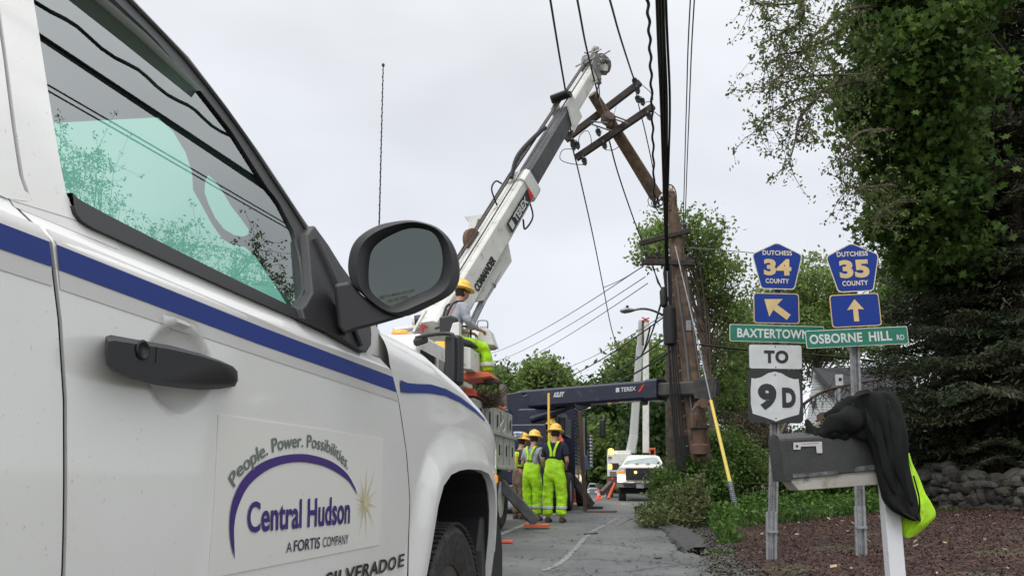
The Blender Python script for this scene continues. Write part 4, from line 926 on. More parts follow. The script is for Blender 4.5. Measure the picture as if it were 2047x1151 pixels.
for s_ in (-1, 1):
    q = bs * (.165 * s_); mb.prism([B(t2 - .35) + q - bn * .22, B(t2 + .15) + q - bn * .2, B(t2 + .2) + q + bn * .26, B(t2 - .1) + q + bn * .26], [B(t2 - .35) + q * 1.12 - bn * .22, B(t2 + .15) + q * 1.12 - bn * .2, B(t2 + .2) + q * 1.12 + bn * .26, B(t2 - .1) + q * 1.12 + bn * .26])
mb.build('boom_guide_plate', white_rough, dt)
mb = MB(); mb.tube([B(t2 + .1) + bn * .3 - bs * .2, B(t2 + .12) + bn * .3 + bs * .2], .06, 8); mb.tube([B(t2 + .05) + bn * .38 - bs * .16, B(t2 + .06) + bn * .38 + bs * .2], .05, 8); mb.build('guide_roller', blk, dt, smooth=True)
mb = MB()
for q, r in ((bs * .12 + bn * .28, .012), (-bs * .05 + bn * .30, .02), (-bs * .16 + bn * .27, .014)): mb.tube([B(.8) + q, B(t1) + q, B(t3 - .1) + q * .75], r, 6)
mb.build('boom_hoses', darksteel, dt, smooth=True)
mb = MB(); mb.tube(smooth_poly([B(t1 - .2) + bn * .3, B(t1 + .3) + bn * .42, B(t1 + 1.2) + bn * .3, B(t1 + 1.4) + bn * .25], 6), .04, 6)
mb.tube(smooth_poly([B(t1 - .9) + bn * .25 , B(t1 - .8) + bn * .5, B(t1 - .6) + bn * .52, B(t1 - .5) + bn * .4], 6), .014, 6); mb.tube(smooth_poly([B(t1 - .7) - bn * .24 + bs * .15, B(t1 - .6) - bn * .48, B(t1 - .25) - bn * .5, B(t1 - .1) - bn * .28], 6), .016, 6)
mb.build('hydraulic_hose', cable, dt, smooth=True)
# boom tip: sheaves, transferable head, pole guide hook
mb = MB()
for s_ in (-.11, .11):
    q = bs * s_; mb.prism([B(t3 - .25) + q - bn * .16, B(t3 + .32) + q - bn * .05, B(t3 + .36) + q + bn * .1, B(t3 + .05) + q + bn * .26, B(t3 - .25) + q + bn * .2], [B(t3 - .25) + q * 1.25 - bn * .16, B(t3 + .32) + q * 1.25 - bn * .05, B(t3 + .36) + q * 1.25 + bn * .1, B(t3 + .05) + q * 1.25 + bn * .26, B(t3 - .25) + q * 1.25 + bn * .2])
mb.lathe(B(t3 + .2), [(.05, -.09), (.15, -.08), (.10, 0), (.15, .08), (.05, .09)], 16, bs)
mb.lathe(B(t3 - .0) + bn * .2, [(.04, -.09), (.10, -.08), (.07, 0), (.10, .08), (.04, .09)], 14, bs); mb.build('boom_head', mat('head_grey', (.3, .3, .29), .5, noise=((.1, .1, .1), 7)), dt)
mb = MB(); mb.tube(smooth_poly([at(1198, 112, 15.1), at(1208, 116, 15.1), at(1217, 128, 15.1), at(1214, 142, 15.1), at(1207, 148, 15.1)], 5), [.06] * 10 + [.05] * 6 + [.04] * 4 + [.02], 8)
mb.build('pole_guide_hook', mat('hook_brown', (.11, .085, .075), .6), dt, smooth=True)
rr = random.Random(3)
for k in range(14):
    mb = MB(); a = B(t3 + rr.uniform(-.2, .3)) + bn * rr.uniform(.05, .3) + bs * rr.uniform(-.2, .2); mb.tube([a, a + np.array([rr.uniform(-.2, .2), rr.uniform(-.1, .1), rr.uniform(-.12, .12)])], .016, 5); mb.build('head_pin', mat('worn_white_steel', (.5, .5, .47), .5, noise=((.12, .11, .1), 5)), dt)
mb = MB()
for p_, r in (((1190, 100), .06), ((1171, 122), .08), ((1183, 118), .07), ((1205, 140), .09), ((1195, 130), .07)): mb.cbox(at(*p_, 15.0), r * 2, r * 2, r * 1.6, rr.uniform(0, 1))
mb.build('head_fittings', mat('worn_white_steel', (.5, .5, .47), .5, noise=((.12, .11, .1), 5)), dt, bevel=.01)
mb = MB(); mb.tube([at(1196, 145, 15.05), at(1197, 160, 15.2)], .012, 6); mb.lathe(at(1197, 162, 15.3), [(.02, -.09), (.06, -.05), (.05, .0), (.06, .05), (.02, .09)], 10); mb.tube([at(1197, 168, 15.3), at(1199, 200, 15.5), at(1213, 235, 15.7)], .012, 6); mb.tube([at(1197, 168, 15.3), at(1191, 195, 15.5)], .012, 6); mb.build('winch_line', steel, dt, smooth=True)
# lettering on the side of the boom
def BS(t, n, off): return B(t) + bs * (.2 - .04 * min(max(t / t1, 0), 1) / 1 + off) + bn * n
def onboom(mb, s, ta, tb, n0, n1, off, bold=.02): text_on(mb, s, lambda a, b: BS(ta + (tb - ta) * a, n0 + (n1 - n0) * b, off), bold)
tt = lambda x, y, Y: float((at(x, y, Y) - B0) @ bd)
ta, tb = t1 - 1.22, t1 - .22
mb = MB(); mb.poly([BS(ta, -.13, .056), BS(tb, -.13, .056), BS(tb, .06, .056), BS(ta, .06, .056)]); mb.build('boom_label', sign_black, b1_)
mb = MB(); onboom(mb, 'TEREX', ta + .24, tb - .2, -.10, .03, .060, .04); mb.poly([BS(ta + .05, -.1, .060), BS(ta + .17, -.1, .060), BS(ta + .17, .03, .060), BS(ta + .05, .03, .060)]); mb.build('label_lettering', sign_white, b1_)
mb = MB(); mb.poly([BS(tb - .14, -.13, .061), BS(tb - .01, -.13, .061), BS(tb - .01, .06, .061), BS(tb - .06, .06, .061)]); mb.build('label_red_corner', mat('label_red', (.6, .02, .02), .5), b1_)
mb = MB(); tc0 = tt(925, 585, 12.0); tc1 = tt(958, 530, 12.3); onboom(mb, 'COMMANDER', tc0, tc1 + .1, -.16, -.02, .016, .06); mb.build('boom_lettering', sign_black, b1_)
mb = MB(); onb = lambda t, n, s_: B(t) + bn * n + bs * s_
mb.prism([onb(.9, -.2, .1), onb(2.4, -.21, .1), onb(2.2, -.5, .1), onb(1.2, -.45, .1)], [onb(.9, -.2, -.1), onb(2.4, -.21, -.1), onb(2.2, -.5, -.1), onb(1.2, -.45, -.1)]); mb.build('boom_bracket', white_rough, dt)
mb = MB(); mb.tube([at(912, 708, 11.7), B(1.9) - bn * .42], .055, 10); mb.tube([B(1.5) - bn * .42 + bs * .1, B(1.9) - bn * .42 - bs * .2], .05, 8); mb.tube([at(917, 700, 11.6), B(1.9) - bn * .42 + bs * .08], .02, 8); mb.build('lift_cylinder', steel, dt, smooth=True)
mb = MB(); ppx(mb, [(928, 433), (972, 428), (976, 434), (955, 438), (947, 468), (938, 466), (936, 440)], 12.9, .35); mb.build('boom_basket_bracket', white_rough, dt)
mb = MB(); mb.lathe(B(t1 * .52) + bn * .22 - bs * .1, [(0, -.05), (.2, -.04), (.2, .04), (0, .05)], 18, bs); mb.build('auger_reel', rust, dt, smooth=True)

# ================================================================== NAVY CRANE TRUCK
K = Fr(-2.5 + .194 * 19 - .05, 19, 11)
kt = thing('crane_truck', tuple(K.P(0, 0, .2)), 'navy blue crane truck with a horizontal boom gripping the snapped pole', 'utility truck')
mb = MB(); K.box(mb, -1.9, -.35, .1, 3.2, .9, 2.35); K.box(mb, -2.3, -.02, 3.4, 5.2, .9, 3.1); K.box(mb, -2.2, -.1, .4, 2.4, 2.35, 2.75); kb = mb.build('body', navy, kt, bevel=.03)
mb = MB()
for k in range(16): K.box(mb, -.02, .015, 3.5, 4.9, 1.45 + k * .1, 1.50 + k * .1)
mb.build('louvre', mat('louvre_navy', (.006, .008, .018), .5), kb)
mb = MB(); K.box(mb, -2.2, -.1, 5.4, 7.2, .9, 2.9); K.box(mb, -1.9, -.4, -.1, 7.2, .6, .9); mb.build('cab', navy, kt, bevel=.05)
mb = MB(); ppx(mb, [(1010, 787), (1042, 782), (1046, 790), (1062, 784), (1066, 830), (1072, 880), (1028, 880), (1026, 830), (1012, 812)], 19.6, .7); ppx(mb, [(1028, 840), (1130, 832), (1130, 870), (1028, 870)], 19.8, 1.2); mb.build('turret', navy, kt, bevel=.02)
k0, k1, k2 = at(1044, 800, 20.0), at(1322, 779, 17.2), at(1432, 775, 16.35)
mb = MB(); mb.beam(k0, k1, .42, .46, .42, .42, side=(0.6, 1, 0)); kbm = mb.build('boom_outer_section', navy, kt, bevel=.012)
kd = k1 - k0; kd = kd / np.linalg.norm(kd)
mb = MB(); mb.beam(k1 - kd * .2, k2, .32, .30, .32, .30, side=(0.6, 1, 0)); mb.build('boom_inner_section', mat('worn_navy_grey', (.045, .045, .05), .6, noise=((.09, .075, .06), 4)), kt, bevel=.012)
mb = MB(); mb.beam(k1 - kd * .3, k1 + kd * .02, .46, .47, .46, .47, side=(0.6, 1, 0)); mb.build('boom_collar', navy, kt, bevel=.012)
mb = MB(); ppx(mb, [(1386, 758), (1428, 755), (1433, 770), (1431, 792), (1421, 800), (1388, 796)], 16.25, .18); mb.build('boom_tip_plate', mat('worn_navy_dark', (.03, .032, .04), .6, noise=((.08, .07, .06), 5)), kt, bevel=.01)
mb = MB(); 
for a, b, r in (((1400, 800), (1412, 806), .07), ((1395, 806), (1384, 822), .03), ((1384, 822), (1384, 850), .025), ((1412, 806), (1424, 802), .05)): mb.tube([at(*a, 16.2), at(*b, 16.2)], r, 8)
mb.lathe(at(1404, 806, 16.2), [(.1, -.08), (.1, .08)], 10, (0, 1, 0)); mb.build('pole_claw', rust, kt)
mb = MB(); ks = np.cross(kd, [0, 0, 1]); ks /= np.linalg.norm(ks)
if ks[1] > 0: ks = -ks
def KS(px, py): r = ray(px, py); pt = k0 + ks * .217; n = np.cross(kd, [0, 0, 1]); n /= np.linalg.norm(n); t = ((pt - C) @ n) / (r @ n); return C + r * t
text_on(mb, 'TEREX', quadmap((1241, 774), (1271, 772), (1271, 780), (1241, 783), KS), .03); mb.build('boom_lettering', sign_white, kbm, fixn=False); mb = MB(); text_on(mb, 'KILEY', quadmap((1109, 784), (1129, 782), (1127, 792), (1106, 794), KS), .05); mb.build('boom_name', sign_white, kbm, fixn=False); mb = MB()
mb.poly([KS(*q) for q in ((1231, 775), (1238, 774), (1238, 783), (1231, 784))]); mb.build('boom_emblem', sign_white, kbm)
mb = MB(); mb.poly([KS(*q) for q in ((1284, 769), (1289, 768), (1280, 782), (1275, 783))]); mb.build('red_slash', mat('slash_red', (.7, .03, .02), .5), kbm)
mb = MB(); mb.tube([at(1062, 838, 19.5), at(1130, 816, 19.2)], .09, 10); mb.tube([at(1130, 816, 19.2), at(1185, 800, 18.7)], .06, 10); mb.build('lift_cylinder', navy, kt, smooth=True)
mb = MB(); 
for pts_, Y_ in (([(1145, 798), (1185, 796), (1180, 812), (1160, 820), (1150, 815)], 18.6), ([(1062, 808), (1100, 806), (1076, 835), (1062, 840)], 19.6), ([(1280, 800), (1296, 799), (1294, 807), (1282, 808)], 17.4)):
    mb = MB(); ppx(mb, pts_, Y_, .3); mb.build('boom_bracket', navy, kt, bevel=.02)
mb = MB(); mb.beam(at(1141, 950, 22.6), at(1183, 1010, 22.6), .24, .22); mb.build('outrigger_leg', darksteel, kt, bevel=.01)
mb = MB(); mb.box(at(1166, 1016, 22.4), np.array([.5, 0, 0]), np.array([.1, .4, 0]), np.array([0, 0, .06])); mb.build('outrigger_foot', darksteel, kt)
mb = MB(); K.box(mb, .42, .62, 6.3, 6.42, 2.35, 2.95); mb.build('wing_mirror', blk, kt, bevel=.06)
mb = MB(); mb.tube([K.P(-.1, 6.3, 3.0), K.P(.5, 6.35, 3.05), K.P(.52, 6.35, 2.9)], .02, 6); mb.tube([K.P(.1, 5.3, 1.0), K.P(.1, 5.3, 3.2)], .03, 6); mb.build('mirror_bracket', blk, kt, smooth=True)
mb = MB(); mb.lathe(K.P(.2, 5.6, 1.9), [(.07, -.5)] + [(.06 + .02 * (i % 2), -.5 + i * .05) for i in range(1, 20)] + [(.07, .5)], 10); mb.build('exhaust_stack', steel, kt)
for u in (1.2, 2.5, 6.2):
    wheel(kt, K.P(-.15, u, .72), K.v, .5, .28, 'wheel', tread=False, rr_=.62); wheel(kt, K.P(-2.0, u, .72), K.v, .5, .28, 'wheel', tread=False)
mb = MB(); bpx(mb, 1026, 862, 1044, 868, 16.8, .5); bpx(mb, 1027, 868, 1043, 875, 16.8, .45); o = mb.build('cooler', mat('cooler_blue_white', (.6, .62, .7), .4, noise=((.1, .15, .4), 9)), None, bevel=.02); tag(o, 'small white and blue drinks cooler on the truck deck behind the workers', 'cooler')
stick = thing('wooden_board', tuple(at(1170, 1022, 20.5)), 'tall brown wooden board standing upright at the navy truck', 'board')
mb = MB(); mb.beam(at(1159, 822, 20.2), at(1170, 1022, 20.5), .09, .05); mb.build('upright_board', mat('board_brown', (.13, .085, .06), .8), stick)
mb = MB(); mb.box(at(1171, 1025, 20.0), np.array([.75, .1, -.0]), np.array([.05, .15, 0]), np.array([0, 0, .05])); o = mb.build('timber_plank', mat('board_brown', (.13, .085, .06), .8)); tag(o, 'short brown timber plank lying on the asphalt by the upright board', 'plank')
mb = MB(); mb.tube([at(1097, 786, 17.6), at(1097, 834, 17.4), at(1099, 905, 17.2)], .028, 8); ys = mb.build('rod', mat('stick_yellow', (.62, .40, .04), .4), None, smooth=True)
ys.name = 'hot_stick'; tag(ys, 'yellow fibreglass stick leaning upright on the navy boom', 'pole')
mb = MB(); mb.lathe(at(1397, 850, 16.7), [(.10, -.62), (.17, -.6), (.18, -.42), (.13, -.38), (.14, -.1), (.20, -.06), (.20, .01), (.15, .04), (.15, .32), (.11, .38), (.09, .5)], 18)
mb.cbox(at(1388, 842, 16.5), .05, .08, .25); mb.cbox(at(1401, 835, 16.45), .05, .08, .2); au = mb.build('auger_motor', rust, None, smooth=True); tag(au, 'rusty cylindrical auger drive motor hanging below the navy boom tip', 'auger')
mb = MB(); mb.tube(smooth_poly([at(1412, 806, 16.2), at(1390, 812, 16.2), at(1383, 828, 16.3), at(1388, 845, 16.4)], 5), .02, 6); mb.build('hose', steel, au, smooth=True)
mb = MB(); ppx(mb, [(1159, 910), (1166, 905), (1174, 912), (1178, 940), (1170, 943), (1160, 940)], 21.5, .15); o = mb.build('hung_jacket', mat('blue_jacket', (.10, .13, .20), .9), None, bevel=.05); tag(o, 'blue grey jacket hanging from the navy truck', 'jacket')

# ================================================================== FAR WHITE PICKUP AND BUCKET TRUCK
Gf = Fr(0, 31, 8); z0 = .27
fp = thing('oncoming_pickup', tuple(Gf.P(4.94, 0, z0)), 'white pickup truck facing the camera with its headlights on, far down the road', 'pickup truck')
def gbx(mb, x0, y0, x1, y1, u0, u1):
    v0, wa = Gf.front(x0, y1, u0); v1, wb = Gf.front(x1, y0, u0); Gf.box(mb, v0, v1, u0, u1, wa, wb)
def gpp(mb, pts, u0, u1):
    f = [Gf.frontP(x, y, u0) for x, y in pts]; mb.prism(f, [p + Gf.u * (u1 - u0) for p in f])
mb = MB(); gpp(mb, [(1234, 938), (1240, 933), (1328, 933), (1334, 938), (1335, 962), (1233, 962)], 0, 1.6)
mb.quads([[Gf.frontP(x, 935, .05) for x in (1237, 1260, 1285, 1310, 1331)], [Gf.frontP(x, 931, .5) for x in (1240, 1260, 1285, 1310, 1329)], [Gf.frontP(x, 927 if 1250 < x < 1320 else 929, 1.3) for x in (1243, 1262, 1285, 1308, 1326)]])
gpp(mb, [(1240, 930), (1327, 930), (1325, 960), (1242, 960)], 1.5, 4.5); gb_ = mb.build('body', white_rough, fp, bevel=.02)
mb = MB(); fr = [Gf.frontP(x, y, 1.3 if y > 920 else 1.9) for x, y in ((1242, 930), (1254, 912), (1262, 909), (1310, 909), (1318, 912), (1328, 930))]; mb.prism(fr, [p + Gf.u * 2.2 for p in fr]); mb.build('cab', white_rough, fp, bevel=.03)
mb = MB(); mb.poly([Gf.frontP(x, y, u) - Gf.u * .02 for x, y, u in ((1246, 929, 1.3), (1257, 913.5, 1.84), (1312, 913.5, 1.84), (1323, 929, 1.3))]); mb.build('windscreen', mat('pale_windscreen', (.10, .14, .14), .05, noise=((.30, .38, .38), 1.5), spec=.9), fp)
mb = MB(); gbx(mb, 1251, 935, 1316, 959, -.03, .02); gr = mb.build('grille', blk, fp)
mb = MB()
for y in (944, 949): gbx(mb, 1264, y, 1304, y + 2, -.05, -.03)
gbx(mb, 1258, 941, 1262, 956, -.05, -.03); gbx(mb, 1306, 941, 1310, 956, -.05, -.03); mb.build('grille_bar', mat('grille_grey', (.035, .035, .04), .4), gr)
for a_ in ((1236, 1248), (1316, 1330)):
    mb = MB(); gbx(mb, a_[0], 941, a_[1], 948, -.04, .02); mb.build('indicator', amber, fp, bevel=.01)
    mb = MB(); mb.lathe(Gf.frontP((a_[0] + a_[1]) / 2, 955, -.04), [(.13, 0), (.12, -.02), (0, -.04)], 14, Gf.u); mb.build('headlight', head_lit, fp, smooth=True)
mb = MB(); mb.lathe(Gf.frontP(1270.5, 943.5, -.06), [(.05, 0), (.04, -.03), (0, -.04)], 12, Gf.u); mb.build('strobe_light', amber_lit, fp, smooth=True)
mb = MB(); gbx(mb, 1233, 962, 1334, 974, -.15, .1); mb.build('bumper', mat('bumper_chrome', (.45, .42, .40), .25, .7, noise=((.12, .1, .1), 3)), fp, bevel=.03)
mb = MB(); gbx(mb, 1247, 966, 1322, 972, -.17, -.14); mb.build('air_intake', blk, fp)
mb = MB(); gbx(mb, 1272, 967, 1287, 975, -.19, -.17); mb.build('licence_plate', mat('plate', (.3, .3, .32), .5), fp)
mb = MB(); gbx(mb, 1240, 974, 1328, 986, .1, 1.5); mb.build('underbody', dark_in, fp)
for x in (1244, 1322): wheel(fp, Gf.frontP(x, 983, .5), Gf.v, .38, .28, 'wheel', tread=False)
mb = MB(); gbx(mb, 1220, 925, 1237, 939, 1.2, 1.35); gbx(mb, 1335, 923, 1346, 939, 1.2, 1.35); gbx(mb, 1237, 929, 1243, 932, 1.25, 1.3); gbx(mb, 1327, 929, 1336, 932, 1.25, 1.3); mb.build('wing_mirror', blk, fp, bevel=.02)
mb = MB(); gbx(mb, 1216, 928, 1223, 937, 1.15, 1.2); mb.build('mirror_indicator', amber_lit, fp)
mb = MB()
for x in (1270, 1292): gbx(mb, x, 925, x + 7, 930, .9, 1.2)
o = mb.build('hard_hats_on_hood', mat('hood_clutter', (.35, .28, .2), .7)); tag(o, 'two small brown items set on the bonnet of the oncoming pickup', 'items')
bk = thing('bucket_truck', tuple(Gf.P(4.2, 6, .3)), 'white bucket truck parked behind the oncoming pickup, two folded boom arms raised', 'utility truck')
mb = MB(); gbx(mb, 1214, 905, 1260, 952, 5, 8); gbx(mb, 1224, 900, 1262, 930, 5.1, 8); mb.build('body', white_rough, bk, bevel=.03)
mb = MB(); gbx(mb, 1213, 950, 1236, 976, 5.05, 7); mb.build('chassis', rust, bk)
for q_ in ((1216, 912, 1223, 916), (1217, 928, 1221, 934), (1219, 942, 1232, 950)): mb = MB(); gbx(mb, *q_, 4.97, 5); mb.build('compartment_latch', mat('grey_mark', (.15, .14, .14), .6), bk)
YB = 37.
mb = MB(); mb.beam(at(1260, 905, YB), at(1267, 870, YB), .52, .4, .4, .4); mb.beam(at(1266, 880, YB), at(1279, 690, YB), .38, .38, .30, .3); mb.beam(at(1279, 690, YB), at(1281, 640, YB), .26, .26, .2, .2); mb.build('lower_boom', mat('boom_pale', (.42, .43, .42), .5), bk, bevel=.03)
mb = MB(); mb.beam(at(1291, 905, YB - .3), at(1291, 640, YB - .3), .30, .28, .30, .26); mb.beam(at(1268, 905, YB), at(1268, 880, YB), .2, .2); mb.build('upper_boom', white_rough, bk, bevel=.02)
mb = MB(); mb.beam(at(1285, 690, YB - .4), at(1285, 640, YB - .4), .12, .1); mb.build('boom_strut', darksteel, bk)
mb = MB(); mb.beam(at(1283, 641, YB - .5), at(1298, 635, YB - .5), .04, .06); mb.beam(at(1283, 634, YB - .5), at(1298, 642, YB - .5), .04, .06); mb.build('boom_tip_mark', mat('tip_red', (.55, .1, .06), .6), bk)
mb = MB(); mb.beam(at(1298, 897, YB - .6), at(1310, 897, YB - .6), .1, .1); mb.beam(at(1299, 897, YB - .6), at(1299, 908, YB - .6), .06, .06); mb.beam(at(1309, 897, YB - .6), at(1309, 908, YB - .6), .06, .06); mb.build('red_rail', orange, bk)
mb = MB(); mb.lathe(at(1221, 902, 35.5), [(.12, -.12), (.12, .08), (.05, .13), (0, .13)], 10); mb.build('beacon', amber_lit, bk)
mb = MB(); mb.lathe(at(1225, 957, 35.3), [(.07, 0), (0, -.03)], 10, (0, 1, 0)); mb.build('tail_light', redlens, bk)
mb = MB(); mb.beam(at(1202, 985, 33), at(1222, 965, 33.5), .2, .2); mb.build('outrigger_leg', darksteel, bk)
mb = MB(); mb.beam(at(1216, 996, 33), at(1228, 966, 33.5), .12, .1); mb.build('orange_leg', orange, bk)
for x in (1219, 1300): wheel(bk, at(x, 985, 36), Gf.v, .42, .3, 'wheel', tread=False)
car = thing('parked_car', tuple(at(1188, 1000, 42)), 'small silver grey car parked far away beyond the traffic cones', 'car')
def cpx(mb, pts, Y, dep): ppx(mb, pts, Y, dep)
mb = MB(); cpx(mb, [(1172, 978), (1178, 974), (1193, 974), (1197, 980), (1197, 994), (1172, 994)], 42, 1.2); cpx(mb, [(1174, 976), (1178, 965), (1190, 965), (1195, 976)], 43, 2.5); mb.build('body', mat('silver_paint', (.3, .31, .32), .3, .5), car, bevel=.06)
mb = MB(); mb.poly([at(x, y, 42.9) for x, y in ((1176, 975), (1179, 967), (1189, 967), (1193, 975))]); mb.build('windscreen', glass_dark, car)
mb = MB(); bpx(mb, 1174, 981, 1179, 985, 41.9, .1); bpx(mb, 1189, 981, 1196, 985, 41.9, .1); mb.build('headlight', sign_white, car)
mb = MB(); bpx(mb, 1173, 990, 1196, 1000, 42.2, .4); mb.build('wheels_and_sill', blk_rub, car)
cone = thing('traffic_cone', tuple(at(1149, 1004, 26)), 'bright orange traffic cone at the foot of the navy truck, leftmost of the row', 'traffic cone', 'orange traffic cones along the road')
def conemesh(x, y0, y1, Y, par):
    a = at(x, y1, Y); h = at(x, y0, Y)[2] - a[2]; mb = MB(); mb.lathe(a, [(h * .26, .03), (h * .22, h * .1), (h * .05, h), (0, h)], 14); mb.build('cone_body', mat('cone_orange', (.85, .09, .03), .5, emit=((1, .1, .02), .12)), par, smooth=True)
    mb = MB(); mb.cbox(a + np.array([0, 0, .02]), h * .62, h * .62, .04); mb.build('cone_base', mat('cone_orange', (.85, .09, .03), .5), par)
    mb = MB(); mb.lathe(a, [(h * .165, h * .42), (h * .125, h * .62)], 14); mb.build('reflective_band', refl, par)
conemesh(1149, 983, 1004, 26, cone)
for x, y0, y1, Y, lab in ((1158, 985, 1003, 26.5, 'orange traffic cone close right of the leftmost cone'), (1197, 977, 998, 32, 'lone orange traffic cone in front of the far silver car')):
    c = thing('traffic_cone', tuple(at(x, y1, Y)), lab, 'traffic cone', 'orange traffic cones along the road'); conemesh(x, y0, y1, Y, c)
fpole = thing('far_utility_pole', tuple(at(1224, 905, 60)), 'slim leaning utility pole far down the road against the trees', 'utility pole')
mb = MB(); mb.tube([at(1226, 985, 60), at(1222, 900, 60), at(1213, 842, 60)], [.2, .18, .13], 10); mb.build('shaft', mat('pale_pole', (.3, .24, .19), .9), fpole, smooth=True)
mb = MB(); mb.beam(at(1200, 848, 60), at(1225, 846, 60), .12, .12); mb.build('crossarm', wood_dark, fpole)

# ================================================================== ROAD SIGNS
def plate_shape(kind, w_, h_, n=6):
    """outline in metres about the centre"""
    if kind == 'rect':
        r = min(w_, h_) * .09; out = []
        for sx, sy, a0 in ((1, 1, 0), (-1, 1, 90), (-1, -1, 180), (1, -1, 270)):
            for k in range(n): a = R(a0 + 90 * k / (n - 1)); out.append((sx * (w_ / 2 - r) + r * math.cos(a), sy * (h_ / 2 - r) + r * math.sin(a)))
        return out
    if kind == 'penta':
        P = [(-.5, .24), (0, .5), (.5, .24), (.33, -.5), (-.33, -.5)]; P = [np.array((x * w_, y * h_)) for x, y in P]; out = []
        for i in range(5):
            a, b, c = P[i - 1], P[i], P[(i + 1) % 5]; r = .07 * w_
            p = b + (a - b) / np.linalg.norm(a - b) * r; q = b + (c - b) / np.linalg.norm(c - b) * r
            for k in range(n): t = k / (n - 1); out.append(tuple((1 - t) ** 2 * p + 2 * t * (1 - t) * b + t * t * q))
        return out
    if kind == 'shield':
        P = [(-.43, .34), (-.36, .33), (-.25, .36), (-.12, .44), (0, .47), (.12, .44), (.25, .36), (.36, .33), (.43, .34), (.45, .1), (.45, -.15), (.42, -.33), (.25, -.38), (.1, -.43), (0, -.47), (-.1, -.43), (-.25, -.38), (-.42, -.33), (-.45, -.15), (-.45, .1)]
        return [(x * w_, y * h_) for x, y in P]
def sign_map(cx, cy, Y, roll, yaw=0.):
    c = at(cx, cy, Y); a, yw = R(roll), R(yaw)
    ex = np.array([math.cos(a) * math.cos(yw), math.sin(yw), math.sin(a)]); ey = np.array([-math.sin(a), 0, math.cos(a)]); n_ = np.array([math.sin(yw), -1, 0.])
    return lambda x, y, off=0.: c + ex * x + ey * y + n_ * off
def plate(par, nm, kind, cx, cy, pw, ph, Y, roll, face, border, bw=.012, post_off=0.035, yaw=0):
    s = Y / F / math.cos(PITCH) * 1.0; W_, H_ = pw * s, ph * s; M = sign_map(cx, cy, Y - post_off, roll, yaw)
    out = plate_shape(kind if kind != 'shieldplate' else 'rect', W_, H_)
    mb = MB(); mb.prism([M(x, y, 0) for x, y in out], [M(x, y, -.003) for x, y in out]); pl_ = mb.build(nm, border, par, fixn=True)
    k = 1 - 2 * bw / W_; k2 = 1 - 2 * bw / H_
    if kind == 'shieldplate': inn = plate_shape('shield', W_, H_)
    else: inn = [(x * k, y * k2) for x, y in out]
    mb = MB(); mb.poly([M(x, y, .0015) for x, y in inn]); mb.build('sign_face', face, pl_)
    mb = MB()
    for y in ((H_ * .41), (-H_ * .41)): mb = MB(); mb.lathe(M(0, y, .003), [(.007, 0), (.007, .003), (0, .005)], 8, (0, -1, 0)); mb.build('bolt', darksteel, pl_)
    return pl_, M, W_, H_
def letter(par, M, s, x0, x1, y0, y1, m, bold=.03, space=1.05, nm='lettering', off=.004):
    mb = MB(); text_on(mb, s, lambda a, b: M(x0 + (x1 - x0) * a, y0 + (y1 - y0) * b, off), bold, space); return mb.build(nm, m, par, fixn=False)
def arrow(par, M, ang, L, m, off=.004, cx=0, cy=0):
    P = [(-.11, -.5), (.11, -.5), (.11, .05), (.38, .02), (0, .5), (-.38, .02), (-.11, .05)]; a = R(ang)
    mb = MB(); mb.poly([M(cx + (x * math.cos(a) - y * math.sin(a)) * L, cy + (x * math.sin(a) + y * math.cos(a)) * L, off) for x, y in P]); return mb.build('arrow', m, par, fixn=False)
YL, YRt = 8.2, 7.75
def uchannel(mb, p0, p1, w_, d):
    p0 = V3(p0); p1 = V3(p1); ax = (p1 - p0).normalized(); x = Vector((1, 0, 0)); y = Vector((0, 1, 0))
    pr = [(-.5, 0), (-.3, 0), (-.22, d / w_), (.22, d / w_), (.3, 0), (.5, 0), (.5, .1), (.36, .1), (.26, d / w_ + .1), (-.26, d / w_ + .1), (-.36, .1), (-.5, .1)]
    mb.prism([p0 + x * a * w_ + y * b * w_ for a, b in pr], [p1 + x * a * w_ + y * b * w_ for a, b in pr])
def signpost(nm, lab, pb, pt, Y, wpx):
    base = at(*pb, Y); top = at(*pt, Y); t = thing(nm, tuple(base), lab, 'road sign')
    sc_m = Y / F; mb = MB(); low = base + (top - base) / np.linalg.norm(top - base) * -.25
    uchannel(mb, low, top, wpx * sc_m, .03); post = mb.build('post', mat('post_steel', (.30, .31, .31), .5, .4, noise=((.18, .18, .18), 18)), t)
    mb = MB(); ln = np.linalg.norm(top - low); n = int(ln / .026)
    for k in range(n):
        p = low + (top - low) * (k + .5) / n; mb.lathe(p + np.array([0, .028, 0]), [(.0045, 0), (.0045, -.002), (0, -.002)], 6, (0, 1, 0))
    mb.build('post_holes', sign_black, post); 
    mb = MB(); q = base + (top - base) / np.linalg.norm(top - base) * .0; mb.cbox(base + np.array([0, -.012, .14]), wpx * sc_m * 1.1, .03, .02); uchannel(mb, low, base + np.array([0, -.01, .34]), wpx * sc_m * 1.12, .03); mb.build('splice_sleeve', steel, post)
    return t
s1 = signpost('route_sign', 'metal post with county 34 shield, Baxtertown street sign and white 9D shield', (1544, 1090), (1556, 500), YL, 19)
gb = ghit(1544, 1090)
p_, M, W_, H_ = plate(s1, 'county_shield', 'penta', 1554, 531, 103, 98, YL, -1.2, sign_blue, sign_cream, .011)
letter(p_, M, 'DUTCHESS', -W_ * .29, W_ * .29, H_ * .22, H_ * .32, sign_cream, .025); letter(p_, M, '34', -W_ * .27, W_ * .27, -H_ * .21, H_ * .14, sign_gold, .05); letter(p_, M, 'COUNTY', -W_ * .24, W_ * .22, -H_ * .375, -H_ * .275, sign_cream, .025)
p_, M, W_, H_ = plate(s1, 'arrow_panel', 'rect', 1552, 616, 92, 62, YL, -1.2, sign_blue, sign_gold, .009); arrow(p_, M, 53, H_ * .98, sign_gold, cx=.0)
